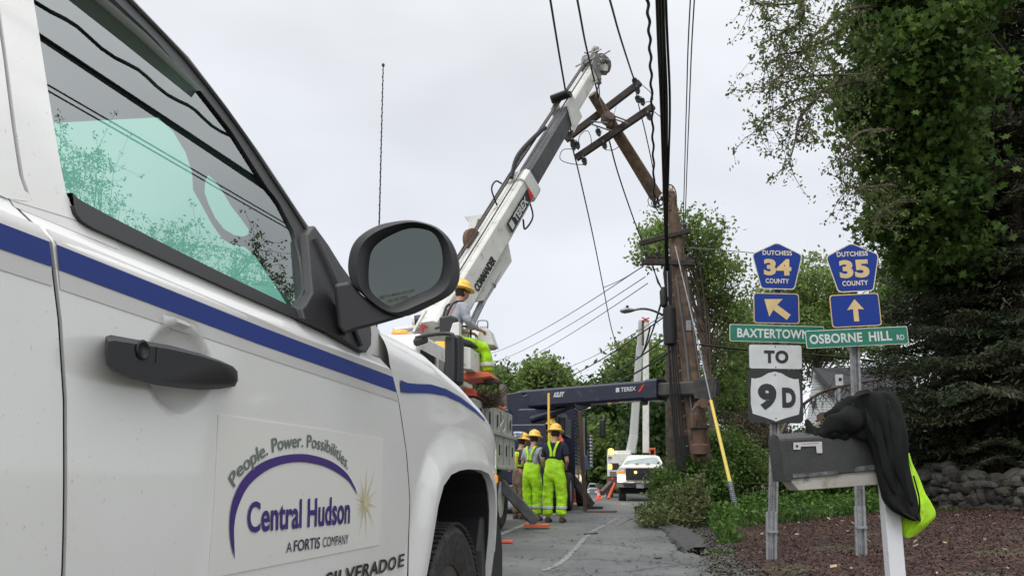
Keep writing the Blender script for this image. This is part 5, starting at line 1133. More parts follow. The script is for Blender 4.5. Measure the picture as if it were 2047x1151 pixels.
p_, M, W_, H_ = plate(s1, 'street_name_panel', 'rect', 1553, 667, 190, 35, YL, -1.6, sign_green, sign_white, .007); letter(p_, M, 'BAXTERTOWN', -W_ * .42, W_ * .34, -H_ * .27, H_ * .27, sign_white, .03); letter(p_, M, 'RD', W_ * .38, W_ * .45, -H_ * .27, 0, sign_white, .02)
p_, M, W_, H_ = plate(s1, 'to_panel', 'rect', 1550, 713, 108, 51, YL, -1.0, sign_white, sign_black, .008); 
out_ = [(x * 1.0, y * 1.0) for x, y in plate_shape('rect', W_, H_)]
letter(p_, M, 'TO', -W_ * .21, W_ * .24, -H_ * .26, H_ * .26, sign_black, .05, 1.15)
p_, M, W_, H_ = plate(s1, 'state_route_shield', 'shieldplate', 1550, 792, 109, 106, YL, -1.0, sign_white, sign_black, .0)
letter(p_, M, '9', -W_ * .32, W_ * .02, -H_ * .26, H_ * .24, sign_black, .06); letter(p_, M, 'D', W_ * .12, W_ * .37, -H_ * .21, H_ * .17, sign_black, .06)
s2 = signpost('street_sign', 'metal post with county 35 shield, up arrow and Osborne Hill street sign', (1722, 1083), (1702, 500), YRt, 20)
p_, M, W_, H_ = plate(s2, 'county_shield', 'penta', 1706, 534, 109, 102, YRt, 2.5, sign_blue, sign_cream, .011)
letter(p_, M, 'DUTCHESS', -W_ * .29, W_ * .29, H_ * .22, H_ * .32, sign_cream, .025); letter(p_, M, '35', -W_ * .27, W_ * .29, -H_ * .22, H_ * .15, sign_gold, .05); letter(p_, M, 'COUNTY', -W_ * .24, W_ * .24, -H_ * .375, -H_ * .275, sign_cream, .025)
p_, M, W_, H_ = plate(s2, 'arrow_panel', 'rect', 1710, 620, 100, 67, YRt, 2.8, sign_blue, sign_gold, .009); arrow(p_, M, 0, H_ * .68, sign_gold)
p_, M, W_, H_ = plate(s2, 'street_name_panel', 'rect', 1713, 674, 205, 36, YRt, 2.8, sign_green, sign_white, .007, post_off=.06); letter(p_, M, 'OSBORNE', -W_ * .465, W_ * .05, -H_ * .27, H_ * .27, sign_white, .03); letter(p_, M, 'HILL', W_ * .115, W_ * .34, -H_ * .27, H_ * .27, sign_white, .03); letter(p_, M, 'RD', W_ * .385, W_ * .46, -H_ * .27, H_ * .03, sign_white, .02)

# ================================================================== MAILBOX AND JACKET
YMb = 3.9
mbx = thing('mailbox', tuple(at(1790, 1300, YMb)), 'black metal mailbox on a white wooden post with its grey flag up', 'mailbox')
mbx.location.z = gz(mbx.location.x, YMb)
def roundbox(x0, y0, x1, y1, Y, dep, n=10):
    """front face edge to edge at depth Y, arched top rolling back over the depth"""
dep = .17
bl, br_, tr3, tl3 = at(1573, 958, YMb), at(1756, 938, YMb), at(1750, 868, YMb), at(1563, 881, YMb)
up_ = (tl3 - bl); rr_ = dep / 2
def sect(b, t):
    pts = [b, t]; c = t + np.array([0, rr_, 0]); h = np.linalg.norm(t - b)
    for a in np.linspace(180, 0, 13)[1:-1]: pts.append(c + np.array([0, math.cos(R(a)) * rr_, math.sin(R(a)) * rr_ * .45]))
    pts += [t + np.array([0, dep, 0]), b + np.array([0, dep, 0])]; return pts
mb = MB(); L0, L1 = sect(bl, tl3), sect(br_, tr3); mb.quads([L0, L1], closed=True, cap0=True, cap1=True)
boxm = mat('mailbox_black', (.028, .029, .030), .42, noise=((.045, .045, .046), 9), bump=.1, sc_=60.)
bx_ = mb.build('box', boxm, mbx, bevel=.004)
mb = MB(); dd = (br_ - bl); dd /= np.linalg.norm(dd); mb.quads([[p - dd * .012 for p in L0], [p + dd * .02 for p in L0]], closed=True, cap0=True, cap1=True)
v0_ = np.mean(L0, 0); mb.v = [tuple(v0_ + (np.array(p) - v0_) * 1.05) for p in mb.v]; mb.build('front_door', boxm, mbx, bevel=.003)
mb = MB(); mb.poly([bl + dd * .03 + np.array([0, -.002, .004]), bl + dd * .25 + np.array([0, -.002, .000]), bl + dd * .245 + np.array([0, -.002, .018]), bl + dd * .03 + np.array([0, -.002, .022])])
mb.poly([br_ - dd * .12 + np.array([0, -.002, .002]), br_ - dd * .005 + np.array([0, -.002, .0]), br_ - dd * .005 + np.array([0, -.002, .026]), br_ - dd * .11 + np.array([0, -.002, .024])]); mb.build('scuffed_edge', mat('bare_metal', (.16, .165, .165), .5, noise=((.06, .06, .06), 30)), bx_)
fl = [(1586, 884), (1643, 882), (1644, 905), (1633, 905), (1631, 891), (1601, 892), (1600, 898), (1586, 898)]
mb = MB(); mb.prism([at(x, y, YMb - .008) for x, y in fl], [at(x, y, YMb - .004) for x, y in fl]); fg_ = mb.build('flag', mat('flag_grey', (.52, .50, .51), .4), mbx)
mb = MB(); mb.lathe(at(1593, 891, YMb - .008), [(.006, 0), (.006, -.003), (0, -.004)], 10, (0, 1, 0)); mb.build('flag_rivet', blk, fg_)
mb = MB(); mb.tube([at(1602, 886.5, YMb - .0085), at(1636, 885, YMb - .0085)], .0014, 5); mb.build('flag_stripe', mat('flag_red', (.45, .12, .15), .5), fg_)
mb = MB(); q = [(1576, 957), (1756, 938), (1757, 968), (1597, 980)]; mb.prism([at(x, y, YMb + .01) for x, y in q], [at(x, y, YMb + .01) + np.array([0, .14, 0]) for x, y in q]); mb.build('support_board', mat('weathered_white_wood', (.42, .41, .37), .7, noise=((.34, .32, .27), 8), dirt=((.2, .19, .16), 10, .45)), mbx, bevel=.003)
wp = mat('white_post', (.74, .75, .77), .45, dirt=((.4, .42, .42), 7, .42))
mb = MB(); f0 = [at(1764, 955, YMb + .0), at(1795, 955, YMb), at(1814, 1180, YMb), at(1782, 1180, YMb)]
mb.prism(f0, [p + np.array([.02, .10, 0]) for p in f0]); a_, b_ = f0[3], f0[2]; dz = a_[2] - gz(2, YMb) + .05; g0 = [a_, b_, b_ + np.array([.03, 0, -dz]), a_ + np.array([.03, 0, -dz])]; mb.prism(g0, [p + np.array([.02, .10, 0]) for p in g0]); mb.build('post', wp, mbx, bevel=.004)
# jacket: layered folded cloth built as lofted closed shells
def cloth(name, rows_px, Y, th, m, par=None, bulge=.04, seed=0, wr=.006, fr=26.):
    """rows_px: list of (left px, right px) pairs of points from top to bottom; the sheet bulges towards the viewer and is closed behind"""
    L = smooth_poly([r[0] for r in rows_px], 6); Rr_ = smooth_poly([r[1] for r in rows_px], 6); n = len(L); m_ = 28; rr = random.Random(seed); ph = [rr.uniform(0, 6.28) for _ in range(6)]
    front = []; back = []
    for i in range(n):
        fr_row = []; bk_row = []
        for j in range(m_ + 1):
            t = j / m_; x, y = L[i] * (1 - t) + Rr_[i] * t; b = math.sin(math.pi * t) ** .5
            wv = wr * (math.sin(t * fr * .35 + ph[0] + i * .07) + .7 * math.sin(t * fr * .8 + ph[1] - i * .11) + .5 * math.sin(i * .5 + t * 7 + ph[2]) + .35 * math.sin(t * fr * 1.7 + i * .35 + ph[3]))
            fr_row.append(at(x, y, Y - bulge * b + wv * b)); bk_row.append(at(x, y, Y + th * b * .9 + .004))
        front.append(fr_row); back.append(bk_row)
    rows = [f + b[::-1][1:-1] for f, b in zip(front, back)]
    mb = MB(); mb.quads(rows, closed=True, cap0=True, cap1=True); return mb.build(name, m, par, smooth=True, auto=False)
jk = thing('draped_jacket', tuple(at(1770, 860, YMb)), 'black work jacket with bright yellow-green lining draped over the mailbox', 'jacket')
cloth('body', [((1712, 790), (1762, 780)), ((1706, 800), (1782, 786)), ((1722, 850), (1800, 815)), ((1742, 900), (1815, 870)), ((1750, 940), (1817, 920)), ((1758, 975), (1825, 960)), ((1765, 1000), (1833, 990)), ((1785, 1022), (1838, 1020)), ((1815, 1034), (1841, 1037)), ((1836, 1040), (1841, 1041))], YMb - .03, .12, black_cloth, jk, bulge=.06, seed=4, wr=.012, fr=13.)
cloth('shoulder', [((1700, 800), (1776, 776)), ((1690, 815), (1795, 795)), ((1680, 835), (1812, 850)), ((1690, 868), (1812, 905))], YMb + .02, .22, black_cloth, jk, bulge=.05, seed=9, wr=.014, fr=14.)
def sleeve(pts, r, sq, seed, nm='sleeve', m=black_cloth, Y=YMb - .0, wr=.09):
    P = smooth_poly([at(x, y, Y_) for x, y, Y_ in pts], 8); rs_ = np.interp(np.linspace(0, 1, len(P)), np.linspace(0, 1, len(r)), r); rr = random.Random(seed); ph = rr.uniform(0, 6)
    rows = []
    for i, p in enumerate(P):
        d = P[min(i + 1, len(P) - 1)] - P[max(i - 1, 0)]; d /= np.linalg.norm(d) + 1e-9; a = np.cross(d, [0, 1, 0]); a /= np.linalg.norm(a) + 1e-9; b = np.cross(a, d)
        rows.append([p + (a * math.cos(t) * sq[0] + b * math.sin(t) * sq[1]) * rs_[i] * (1 + wr * math.sin(i * .55 + 3 * t + ph) + wr * .7 * math.sin(i * 1.0 - 2 * t)) for t in np.linspace(0, 2 * math.pi, 21)[:-1]])
    mb = MB(); mb.quads(rows, closed=True, cap0=True, cap1=True); return mb.build(nm, m, jk, smooth=True, auto=False)
sleeve([(1612, 838, YMb + .06), (1624, 866, YMb + .05), (1640, 872, YMb + .04), (1662, 862, YMb + .03), (1690, 852, YMb + .04), (1712, 830, YMb + .05)], [.008, .035, .04, .05, .075, .08], (1, 1), 1, 'sleeve')
sleeve([(1640, 872, YMb + .02), (1668, 848, YMb - .0), (1700, 840, YMb - .01), (1728, 836, YMb + .02)], [.02, .05, .07, .07], (1, .9), 6, 'folded_sleeve')
sleeve([(1650, 836, YMb + .05), (1678, 822, YMb + .03), (1710, 812, YMb + .03), (1740, 800, YMb + .05)], [.02, .04, .06, .06], (1, .8), 8, 'collar')
for fpts, fr_ in (([(1772, 800, YMb - .07), (1790, 870, YMb - .10), (1800, 940, YMb - .10), (1822, 1010, YMb - .07)], [.01, .022, .024, .01]), ([(1750, 800, YMb - .08), (1758, 870, YMb - .10), (1775, 945, YMb - .10), (1800, 1005, YMb - .08)], [.01, .018, .02, .008]), ([(1730, 806, YMb - .06), (1742, 850, YMb - .09), (1760, 900, YMb - .09)], [.008, .016, .006])):
    sleeve(fpts, fr_, (1, .55), 3, 'cloth_fold', wr=.03)
mb = MB(); mb.tube(smooth_poly([at(1768, 1004, YMb - .075), at(1800, 1028, YMb - .07), at(1832, 1038, YMb - .05), at(1838, 1000, YMb - .06), at(1826, 950, YMb - .06)], 6), .004, 5); mb.build('hem', black_cloth, jk, smooth=True, auto=False)
cloth('lining', [((1800, 905), (1818, 905)), ((1808, 930), (1824, 925)), ((1806, 960), (1838, 955)), ((1800, 985), (1850, 985)), ((1795, 1005), (1862, 1005)), ((1798, 1030), (1871, 1028)), ((1800, 1050), (1858, 1046)), ((1803, 1068), (1835, 1066)), ((1808, 1074), (1822, 1074))], YMb + .04, .05, hivis, jk, bulge=.03, seed=2, wr=.006, fr=16.)

# ================================================================== PEOPLE
def skinmesh(name, J, E, m, par, M_, sub=2, root=0):
    """J: list of (x,y,z,rx,ry); E: edges; skin modifier grows one continuous surface"""
    off = wloc(par); me = bpy.data.meshes.new(name); me.from_pydata([tuple(V3(M_(j[:3])) - off) for j in J], E, [])
    me.materials.append(m); o = bpy.data.objects.new(name, me); COL.objects.link(o); o.parent = par
    md = o.modifiers.new('skin', 'SKIN'); md.use_smooth_shade = True; me_l = me.skin_vertices[0].data if me.skin_vertices else None
    if me_l is None:
        bm = bmesh.new(); bm.from_mesh(me); bm.verts.layers.skin.verify(); bm.to_mesh(me); bm.free(); me_l = me.skin_vertices[0].data
    for i, j in enumerate(J): me_l[i].radius = (j[3] * PS, j[4] * PS); me_l[i].use_root = (i == root)
    sb = o.modifiers.new('sub', 'SUBSURF'); sb.levels = sb.render_levels = sub + (0 if name == 'body' else 1)
    if name != 'body':
        tx = bpy.data.textures.get('cloth_folds') or bpy.data.textures.new('cloth_folds', 'CLOUDS'); tx.noise_scale = .11; dm = o.modifiers.new('folds', 'DISPLACE'); dm.texture = tx; dm.strength = .045; dm.mid_level = .5; dm.texture_coords = 'GLOBAL'
    return o
PS = 1.
def hand(J, E, w_, wi, d, side, up=(0, 0, 1)):
    """palm, four fingers of unequal length and a thumb, appended to the skeleton; d = direction of the fingers"""
    d = np.array(d, float); d /= np.linalg.norm(d); a = np.cross(d, up); a /= np.linalg.norm(a); a *= side; n_ = np.cross(a, d)
    w_ = np.array(w_); J.append((*(w_ + d * .05), .022, .030)); p = len(J) - 1; E.append((wi, p))
    for k, (o_, L) in enumerate(((-.028, .075), (-.009, .085), (.010, .08), (.028, .062))):
        b = w_ + d * .085 + a * o_; J.append((*b, .010, .010)); E.append((p, len(J) - 1)); J.append((*(b + d * L * .5 + n_ * -.012 * side), .009, .009)); E.append((len(J) - 2, len(J) - 1)); J.append((*(b + d * L * .8 + n_ * -.045 * side), .007, .007)); E.append((len(J) - 2, len(J) - 1))
    b = w_ + d * .045 - a * .035; J.append((*b, .011, .011)); E.append((p, len(J) - 1)); J.append((*(b + d * .04 - a * .02), .009, .009)); E.append((len(J) - 2, len(J) - 1))
def hardhat(par, M_, c, ax, brim=True):
    c = np.array(c); mb = MB(); ax = np.array(ax, float); ax /= np.linalg.norm(ax)
    prof = [(.172, -.005), (.178, .002), (.172, .012), (.128, .03), (.126, .06), (.113, .10), (.082, .132), (.04, .148), (0, .152)]
    a = np.cross(ax, [0, 1, 0]); a /= np.linalg.norm(a); b = np.cross(ax, a); rows = []
    for r, z in prof:
        rows.append([M_(c + ax * z + (a * math.cos(t) * .94 + b * math.sin(t) * 1.1) * max(r, .001) * (1 + (.02 * math.cos(8 * t) if .04 < z < .12 else 0))) for t in np.linspace(0, 2 * math.pi, 25)[:-1]])
    mb.quads(rows, closed=True, cap0=True, cap1=True)
    rid = [M_(c + ax * (z + .006) + b * s_ * r * 1.1) for s_, r, z in ((-1, .12, .05), (-1, .10, .105), (-1, .06, .14), (0, 0, .155), (1, .06, .14), (1, .10, .105), (1, .12, .05))]
    mb.tube(smooth_poly(rid, 4), .008, 6); return mb.build('hard_hat', hatm, par, smooth=True, auto=False)
def mk(base, head_deg, s):
    a = R(head_deg); fx = np.array([math.cos(a), -math.sin(a), 0]); fy = np.array([math.sin(a), math.cos(a), 0]); base = np.array(base, float)
    return lambda p: base + (fx * p[0] + fy * p[1] + np.array([0, 0, p[2]])) * s
def stander(lab, base, deg, s, shirt, legs, bib, vest=False, arm=None, lean=0., headturn=0., feet=.11, short=True):
    global PS
    PS = s; t = thing('person', tuple(base), lab, 'person', None); M_ = mk(base, deg, s); ly = lean
    arm = arm or {}
    J = [(0, 0, .93, .13, .10), (0, .0 + ly * .3, 1.12, .13, .095), (0, .0 + ly * .7, 1.32, .15, .10), (0, -.01 + ly, 1.46, .06, .06), (0, .02 + ly * 1.1, 1.54, .052, .055), (0, .055 + ly * 1.3, 1.63, .078, .092), (0, .05 + ly * 1.3, 1.70, .075, .092), (0, .13 + ly * 1.3, 1.60, .03, .03)]
    E = [(0, 1), (1, 2), (2, 3), (3, 4), (4, 5), (5, 6), (5, 7)]
    hx = headturn; J[7] = (.1 * math.sin(hx), .035 + ly * 1.3 + .1 * math.cos(hx), 1.60, .03, .03)
    for sd in (-1, 1):
        el, wr = arm.get(sd, ((.24, .0, 1.12), (.17, .22, 1.05)))
        sh = (sd * .17, ly * .85, 1.40); b = len(J); J += [(*sh, .055, .055), (sd * el[0], el[1] + ly * .5, el[2], .042, .042), (sd * wr[0], wr[1] + ly * .4, wr[2], .027, .03)]; E += [(2, b), (b, b + 1), (b + 1, b + 2)]
        hand(J, E, J[b + 2][:3], b + 2, np.array(J[b + 2][:3]) - np.array(J[b + 1][:3]) + np.array([-.05 * sd, .05, -.03]), sd)
        b = len(J); J += [(sd * .09, 0, .86, .09, .09), (sd * feet, .02, .50, .06, .06), (sd * feet, -.02, .10, .042, .042), (sd * (feet + .02), .10, .045, .045, .035)]; E += [(0, b), (b, b + 1), (b + 1, b + 2), (b + 2, b + 3)]
    body = skinmesh('body', J, E, skin, t, M_)
    # shirt
    S_ = [(0, 0, .98, .155, .115), (0, ly * .3, 1.15, .16, .12), (0, ly * .7, 1.33, .185, .125), (0, -.01 + ly, 1.455, .085, .08)]; SE = [(0, 1), (1, 2), (2, 3)]
    for sd in (-1, 1):
        el, wr = arm.get(sd, ((.24, .0, 1.12), (.17, .22, 1.05))); b = len(S_)
        S_ += [(sd * .175, ly * .85, 1.40, .082, .08)]; SE += [(2, b)]
        e = np.array((sd * el[0], el[1] + ly * .5, el[2])); shp = np.array((sd * .175, ly * .85, 1.40))
        if short: q = shp + (e - shp) * .75; S_.append((*q, .066, .066)); SE.append((b, b + 1))
        else: wrp = np.array((sd * wr[0], wr[1] + ly * .4, wr[2])); S_ += [(*e, .058, .058), (*(e + (wrp - e) * .85), .042, .042)]; SE += [(b, b + 1), (b + 1, b + 2)]
    skinmesh('shirt', S_, SE, shirt, t, M_, 2)
    # trousers: bib overalls or plain
    tp = 1.22 if bib else 1.03; rg_ = 1.18 if bib else 1.0
    P_ = [(0, 0, .92, .165 * rg_, .13 * rg_), (0, .0, 1.04, .165 * rg_ * .98, .13 * rg_), (0, ly * .4, tp, .165 * (1.06 if bib else 1), .128)]; PE = [(0, 1), (1, 2)]
    for sd in (-1, 1):
        b = len(P_); P_ += [(sd * .095, 0, .78, .112 * rg_, .112 * rg_), (sd * feet, .02, .50, .088 * rg_, .092 * rg_), (sd * feet, -.0, .22, .080 * rg_, .086 * rg_), (sd * feet, -.01, .10, .088 * rg_, .092 * rg_)]; PE += [(0, b), (b, b + 1), (b + 1, b + 2), (b + 2, b + 3)]
    tr5 = skinmesh('overalls' if bib else 'trousers', P_, PE, legs, t, M_, 2)
    if bib:
        for sd in (-1, 1):
            for zz, rr2, mm, nm in ((.27, .104, refl, 'reflective_band'),):
                mb = MB(); mb.lathe(M_((sd * feet, .0, zz)), [(rr2 * s, -.024 * s), (rr2 * 1.012 * s, -.02 * s), (rr2 * 1.012 * s, .02 * s), (rr2 * s, .024 * s)], 18, sq=(1, 1.03)); mb.build(nm, mm, tr5, smooth=True)
            mb = MB(); pts = [M_(q) for q in ((sd * .03, -.155 + ly * .5, 1.20), (sd * .035, -.150 + ly * .75, 1.30), (sd * .08, -.125 + ly, 1.44), (sd * .10, -.03 + ly, 1.495), (sd * .10, .10 + ly, 1.42), (sd * .09, .16 + ly, 1.25))]
            Pq = smooth_poly(pts, 5); wd = .026 * s; fx = M_((1, 0, 0)) - M_((0, 0, 0)); fx = fx / np.linalg.norm(fx); nr = M_((0, 1, 0)) - M_((0, 0, 0)); nr = nr / np.linalg.norm(nr)
            mb.quads([[p - fx * wd - nr * .006 for p in Pq], [p - nr * .012 for p in Pq], [p + fx * wd - nr * .006 for p in Pq], [p + nr * .02 for p in Pq]], closed=True); mb.build('strap', legs, tr5, smooth=True, auto=False)
    if vest:
        V_ = [(0, 0, 1.02, .175, .135), (0, ly * .5, 1.2, .18, .135), (0, ly * .8, 1.36, .185, .137), (0, ly, 1.43, .14, .12)]; vs_ = skinmesh('vest', V_, [(0, 1), (1, 2), (2, 3)], hivis, t, M_, 2)
        for sd in (-1, 1):
            mb = MB(); pts = [M_(q) for q in ((sd * .11, -.165, 1.0), (sd * .12, -.172 + ly * .5, 1.2), (sd * .12, -.160 + ly, 1.38))]; mb.beam(pts[0], pts[1], .04, .02); mb.beam(pts[1], pts[2], .04, .02); mb.build('vest_stripe', mat('vest_orange', (.8, .25, .1), .6), vs_)
    for sd in (-1, 1):
        mb = MB(); rows = []
        for y, hw, hh in ((-.09, .02, .02), (-.08, .042, .055), (-.02, .045, .075), (.06, .047, .06), (.14, .046, .045), (.19, .02, .025)):
            rows.append([M_((sd * feet * 1.05 + math.cos(a) * hw, y + .02, max(.0, hh * .55 + math.sin(a) * hh))) for a in np.linspace(0, 2 * math.pi, 13)[:-1]])
        mb.quads(rows, closed=True, cap0=True, cap1=True); mb.build('boot', boot, t, smooth=True)
    hc = (0.01 * math.sin(hx), .045 + ly * 1.3, 1.685)
    mb = MB(); rows = [[M_((math.cos(a) * r * .95, hc[1] - .012 + math.sin(a) * r * 1.12, z)) for a in np.linspace(math.pi * .95, math.pi * 2.05, 12)] for r, z in ((.060, 1.575), (.082, 1.61), (.088, 1.65), (.088, 1.69))]; mb.quads(rows); mb.build('hair', hair, t, smooth=True)
    mb = MB()
    for sd in (-1, 1): mb.lathe(M_((hc[0] + sd * .082, hc[1] + .0, 1.635)), [(0, -.01), (.022, -.006), (.028, 0), (.02, .006), (0, .008)], 10, (1, 0, 0), sq=(1.2, .7))
    mb.build('ears', skin, t, smooth=True)
    hardhat(t, M_, hc, (0, .12 + .3 * ly, 1)); return t
def foot(px, py, Y): p = at(px, py, Y); return (p[0], p[1], zr(Y) + .012)
stander('rightmost of three workers on the road, navy T-shirt and yellow-green bib overalls', foot(1109, 1041, 15.7), 18, 1.05, shirt_navy, hivis, True, lean=.05, feet=.13, headturn=-.3)
stander('middle worker of the three, in a grey T-shirt and yellow-green bib overalls seen from behind', foot(1064, 1036, 16.3), 30, 1.0, shirt_grey, hivis, True, lean=.05, feet=.11, headturn=.4, arm={1: ((.23, .02, 1.12), (.2, .2, .98))})
stander('leftmost worker of the three, in a hi-vis vest, olive shirt and brown trousers', foot(1037, 1034, 16.9), 60, .985, shirt_olive, pants_brown, False, vest=True, lean=.05, short=False)
def up_on(px, py, Y): return tuple(at(px, py, Y))
stander('worker standing up on the navy truck deck behind the yellow upright stick', up_on(1104, 978, 19.5), 200, .95, mat('orange_shirt', (.55, .1, .05), .8), pants_brown, False, vest=True, short=False, arm={1: ((.33, .1, 1.25), (.38, .3, 1.35)), -1: ((.3, .1, 1.2), (.3, .3, 1.2))})
# seated operator
PS = 1.0
ob = at(903, 693, 11.1); op_ = thing('person', tuple(ob), 'boom operator in grey shirt and yellow-green bib overalls, seated high at the derrick controls', 'person')
M_ = mk(ob, 58, .98); PS = .98
J = [(0, 0, .08, .13, .10), (0, .02, .30, .13, .10), (0, .07, .50, .15, .105), (0, .10, .64, .06, .06), (0, .13, .71, .052, .055), (0, .17, .80, .078, .09), (0, .18, .87, .076, .09), (0, .27, .76, .03, .03)]
E_ = [(0, 1), (1, 2), (2, 3), (3, 4), (4, 5), (5, 6), (5, 7)]
for sd in (-1, 1):
    b = len(J); J += [(sd * .17, .08, .57, .055, .055), (sd * .24, .14, .30, .042, .042), (sd * .14, .36, .27, .028, .03)]; E_ += [(2, b), (b, b + 1), (b + 1, b + 2)]; hand(J, E_, J[b + 2][:3], b + 2, (-.1 * sd, 1, -.2), sd)
    b = len(J); J += [(sd * .10, .08, .05, .09, .09), (sd * .13, .46, .02, .062, .062), (sd * .12, .52, -.40, .045, .045), (sd * .13, .64, -.47, .042, .034)]; E_ += [(0, b), (b, b + 1), (b + 1, b + 2), (b + 2, b + 3)]
skinmesh('body', J, E_, skin, op_, M_)
S_ = [(0, 0, .14, .155, .12), (0, .02, .30, .16, .125), (0, .07, .50, .185, .13), (0, .10, .635, .085, .08), (.175, .08, .57, .082, .08), (.24, .14, .31, .062, .062), (.17, .33, .28, .045, .045), (-.175, .08, .57, .082, .08), (-.24, .14, .31, .062, .062), (-.17, .33, .28, .045, .045)]
skinmesh('shirt', S_, [(0, 1), (1, 2), (2, 3), (2, 4), (4, 5), (5, 6), (2, 7), (7, 8), (8, 9)], shirt_grey, op_, M_)
P2 = [(0, .0, .06, .18, .14), (0, .02, .2, .172, .14), (.10, .14, .04, .115, .11), (.13, .46, .03, .095, .095), (.125, .51, -.15, .09, .10), (.12, .53, -.36, .092, .10), (-.10, .14, .04, .115, .11), (-.13, .46, .03, .095, .095), (-.125, .51, -.15, .09, .10), (-.12, .53, -.36, .092, .10)]
ov = skinmesh('overalls', P2, [(0, 1), (0, 2), (2, 3), (3, 4), (4, 5), (0, 6), (6, 7), (7, 8), (8, 9)], hivis, op_, M_)
for sd in (-1, 1):
    mb = MB(); mb.lathe(M_((sd * .122, .522, -.24)), [(.107, -.025), (.109, -.02), (.109, .02), (.107, .025)], 16, sq=(1, 1.05)); mb.build('reflective_band', refl, ov, smooth=True)
    mb = MB(); Pq = smooth_poly([M_(q) for q in ((sd * .0 + .03 * sd, -.135, .26), (sd * .05, -.115, .42), (sd * .10, -.03, .62), (sd * .11, .12, .66))], 6); mb.tube(Pq, .018, 6); mb.build('strap', blk, ov, smooth=True)
    mb = MB(); rows = []
    for y, hw, hh in ((-.07, .02, .02), (-.06, .042, .06), (.0, .045, .08), (.08, .047, .055), (.16, .045, .045), (.21, .02, .025)): rows.append([M_((sd * .13 + math.cos(a) * hw, .52 + y + .02, -.50 + max(.0, hh * .55 + math.sin(a) * hh))) for a in np.linspace(0, 2 * math.pi, 13)[:-1]])
    mb.quads(rows, closed=True, cap0=True, cap1=True); mb.build('boot', boot, op_, smooth=True)
mb = MB(); rows = [[M_((math.cos(a) * r * .95, .155 + math.sin(a) * r * 1.1, z)) for a in np.linspace(math.pi * .95, math.pi * 2.05, 12)] for r, z in ((.060, .745), (.082, .78), (.088, .82), (.088, .86))]; mb.quads(rows); mb.build('hair', hair, op_, smooth=True)
mb = MB(); mb.lathe(M_((.082, .165, .80)), [(0, -.01), (.022, -.006), (.028, 0), (.02, .006), (0, .008)], 10, (1, 0, 0)); mb.build('ear', skin, op_, smooth=True)
mb = MB(); mb.tube([M_((.088, .16, .825)), M_((.078, .25, .825)), M_((0, .285, .82)), M_((-.078, .25, .825))], .006, 5); mb.build('glasses', blk, op_)
hardhat(op_, M_, (0, .165, .865), (0, .18, 1))

# ================================================================== TREES, SHRUBS, WALL, HOUSE
def leafmat(name, col, col2, isl=.45, tr_=.35, scale=.6):
    return mat(name, col, .6, island=isl, noise=(col2, scale), trans=tr_, spec=.25)
LM = {'mid': leafmat('leaf_mid_green', (.10, .165, .04), (.14, .21, .055), .45, .4), 'light': leafmat('leaf_spring_green', (.20, .28, .085), (.14, .21, .06), .45, .45),
      'dark': leafmat('leaf_dark_green', (.028, .060, .018), (.05, .09, .022)), 'maple': leafmat('leaf_maple', (.05, .10, .022), (.105, .175, .036), .55, .45, 1.2),
      'spruce': leafmat('needle_green', (.034, .060, .026), (.078, .072, .042), .5, .1, 1.5), 'bud': leafmat('leaf_budding', (.16, .22, .07), (.13, .16, .06), .4, .45),
      'brown': leafmat('twig_brown', (.085, .065, .045), (.06, .07, .03), .4, .2), 'weed': leafmat('leaf_weed', (.10, .19, .035), (.06, .12, .025), .5, .3, 2.), 'grass': leafmat('grass_blade', (.055, .11, .024), (.09, .14, .045), .6, .3, 1.5)}
TPL = {'leaf': np.array([(0, -.5), (.28, -.1), (.22, .25), (0, .55), (-.22, .25), (-.28, -.1)]),
       'maple': np.array([(0, -.5), (.12, -.25), (.45, -.3), (.3, -.02), (.52, .2), (.2, .18), (0, .55), (-.2, .18), (-.52, .2), (-.3, -.02), (-.45, -.3), (-.12, -.25)]),
       'needle': np.array([(-.06, -.5), (.06, -.5), (.03, .5), (-.03, .5)]), 'blade': np.array([(-.05, 0), (.05, 0), (.03, .6), (0, 1)])}
def leafmesh(name, P, size, tpl, m, par, g, droop=0., up=None, dirs=None, kind=None):
    n = len(P); T_ = TPL[tpl]; k = len(T_)
    if dirs is None: nrm = g.normal(size=(n, 3)); nrm[:, 2] = np.abs(nrm[:, 2]) + .3
    else: nrm = g.normal(size=(n, 3))
    ydir = g.normal(size=(n, 3)) if dirs is None else np.array(dirs, float) + g.normal(size=(n, 3)) * .35
    ydir[:, 2] -= droop
    if up is not None: ydir = g.normal(size=(n, 3)) * up; ydir[:, 2] = 1
    ydir /= np.linalg.norm(ydir, axis=1)[:, None]; x = np.cross(ydir, nrm); x /= np.linalg.norm(x, axis=1)[:, None] + 1e-9
    s = (size * g.uniform(.6, 1.35, n))[:, None, None]
    v = P[:, None, :] + (x[:, None, :] * T_[None, :, :1] + ydir[:, None, :] * T_[None, :, 1:]) * s
    off = np.array(wloc(par)) if par else 0; v = (v - off).reshape(-1, 3)
    me = bpy.data.meshes.new(name); me.vertices.add(n * k); me.vertices.foreach_set('co', v.ravel()); me.loops.add(n * k); me.loops.foreach_set('vertex_index', np.arange(n * k)); me.polygons.add(n)
    me.polygons.foreach_set('loop_start', np.arange(n) * k); me.materials.append(m); me.update(calc_edges=True); me.validate()
    o = bpy.data.objects.new(name, me); COL.objects.link(o); o.parent = par
    if kind: o['kind'] = kind
    return o
def inell(g, ells, n, shell=.45):
    vol = np.array([e[1][0] * e[1][1] * e[1][2] for e in ells]); idx = g.choice(len(ells), n, p=vol / vol.sum()); d = g.normal(size=(n, 3)); d /= np.linalg.norm(d, axis=1)[:, None]
    r = g.random(n) ** shell; c = np.array([e[0] for e in ells])[idx]; rr_ = np.array([e[1] for e in ells])[idx]; return c + d * r[:, None] * rr_
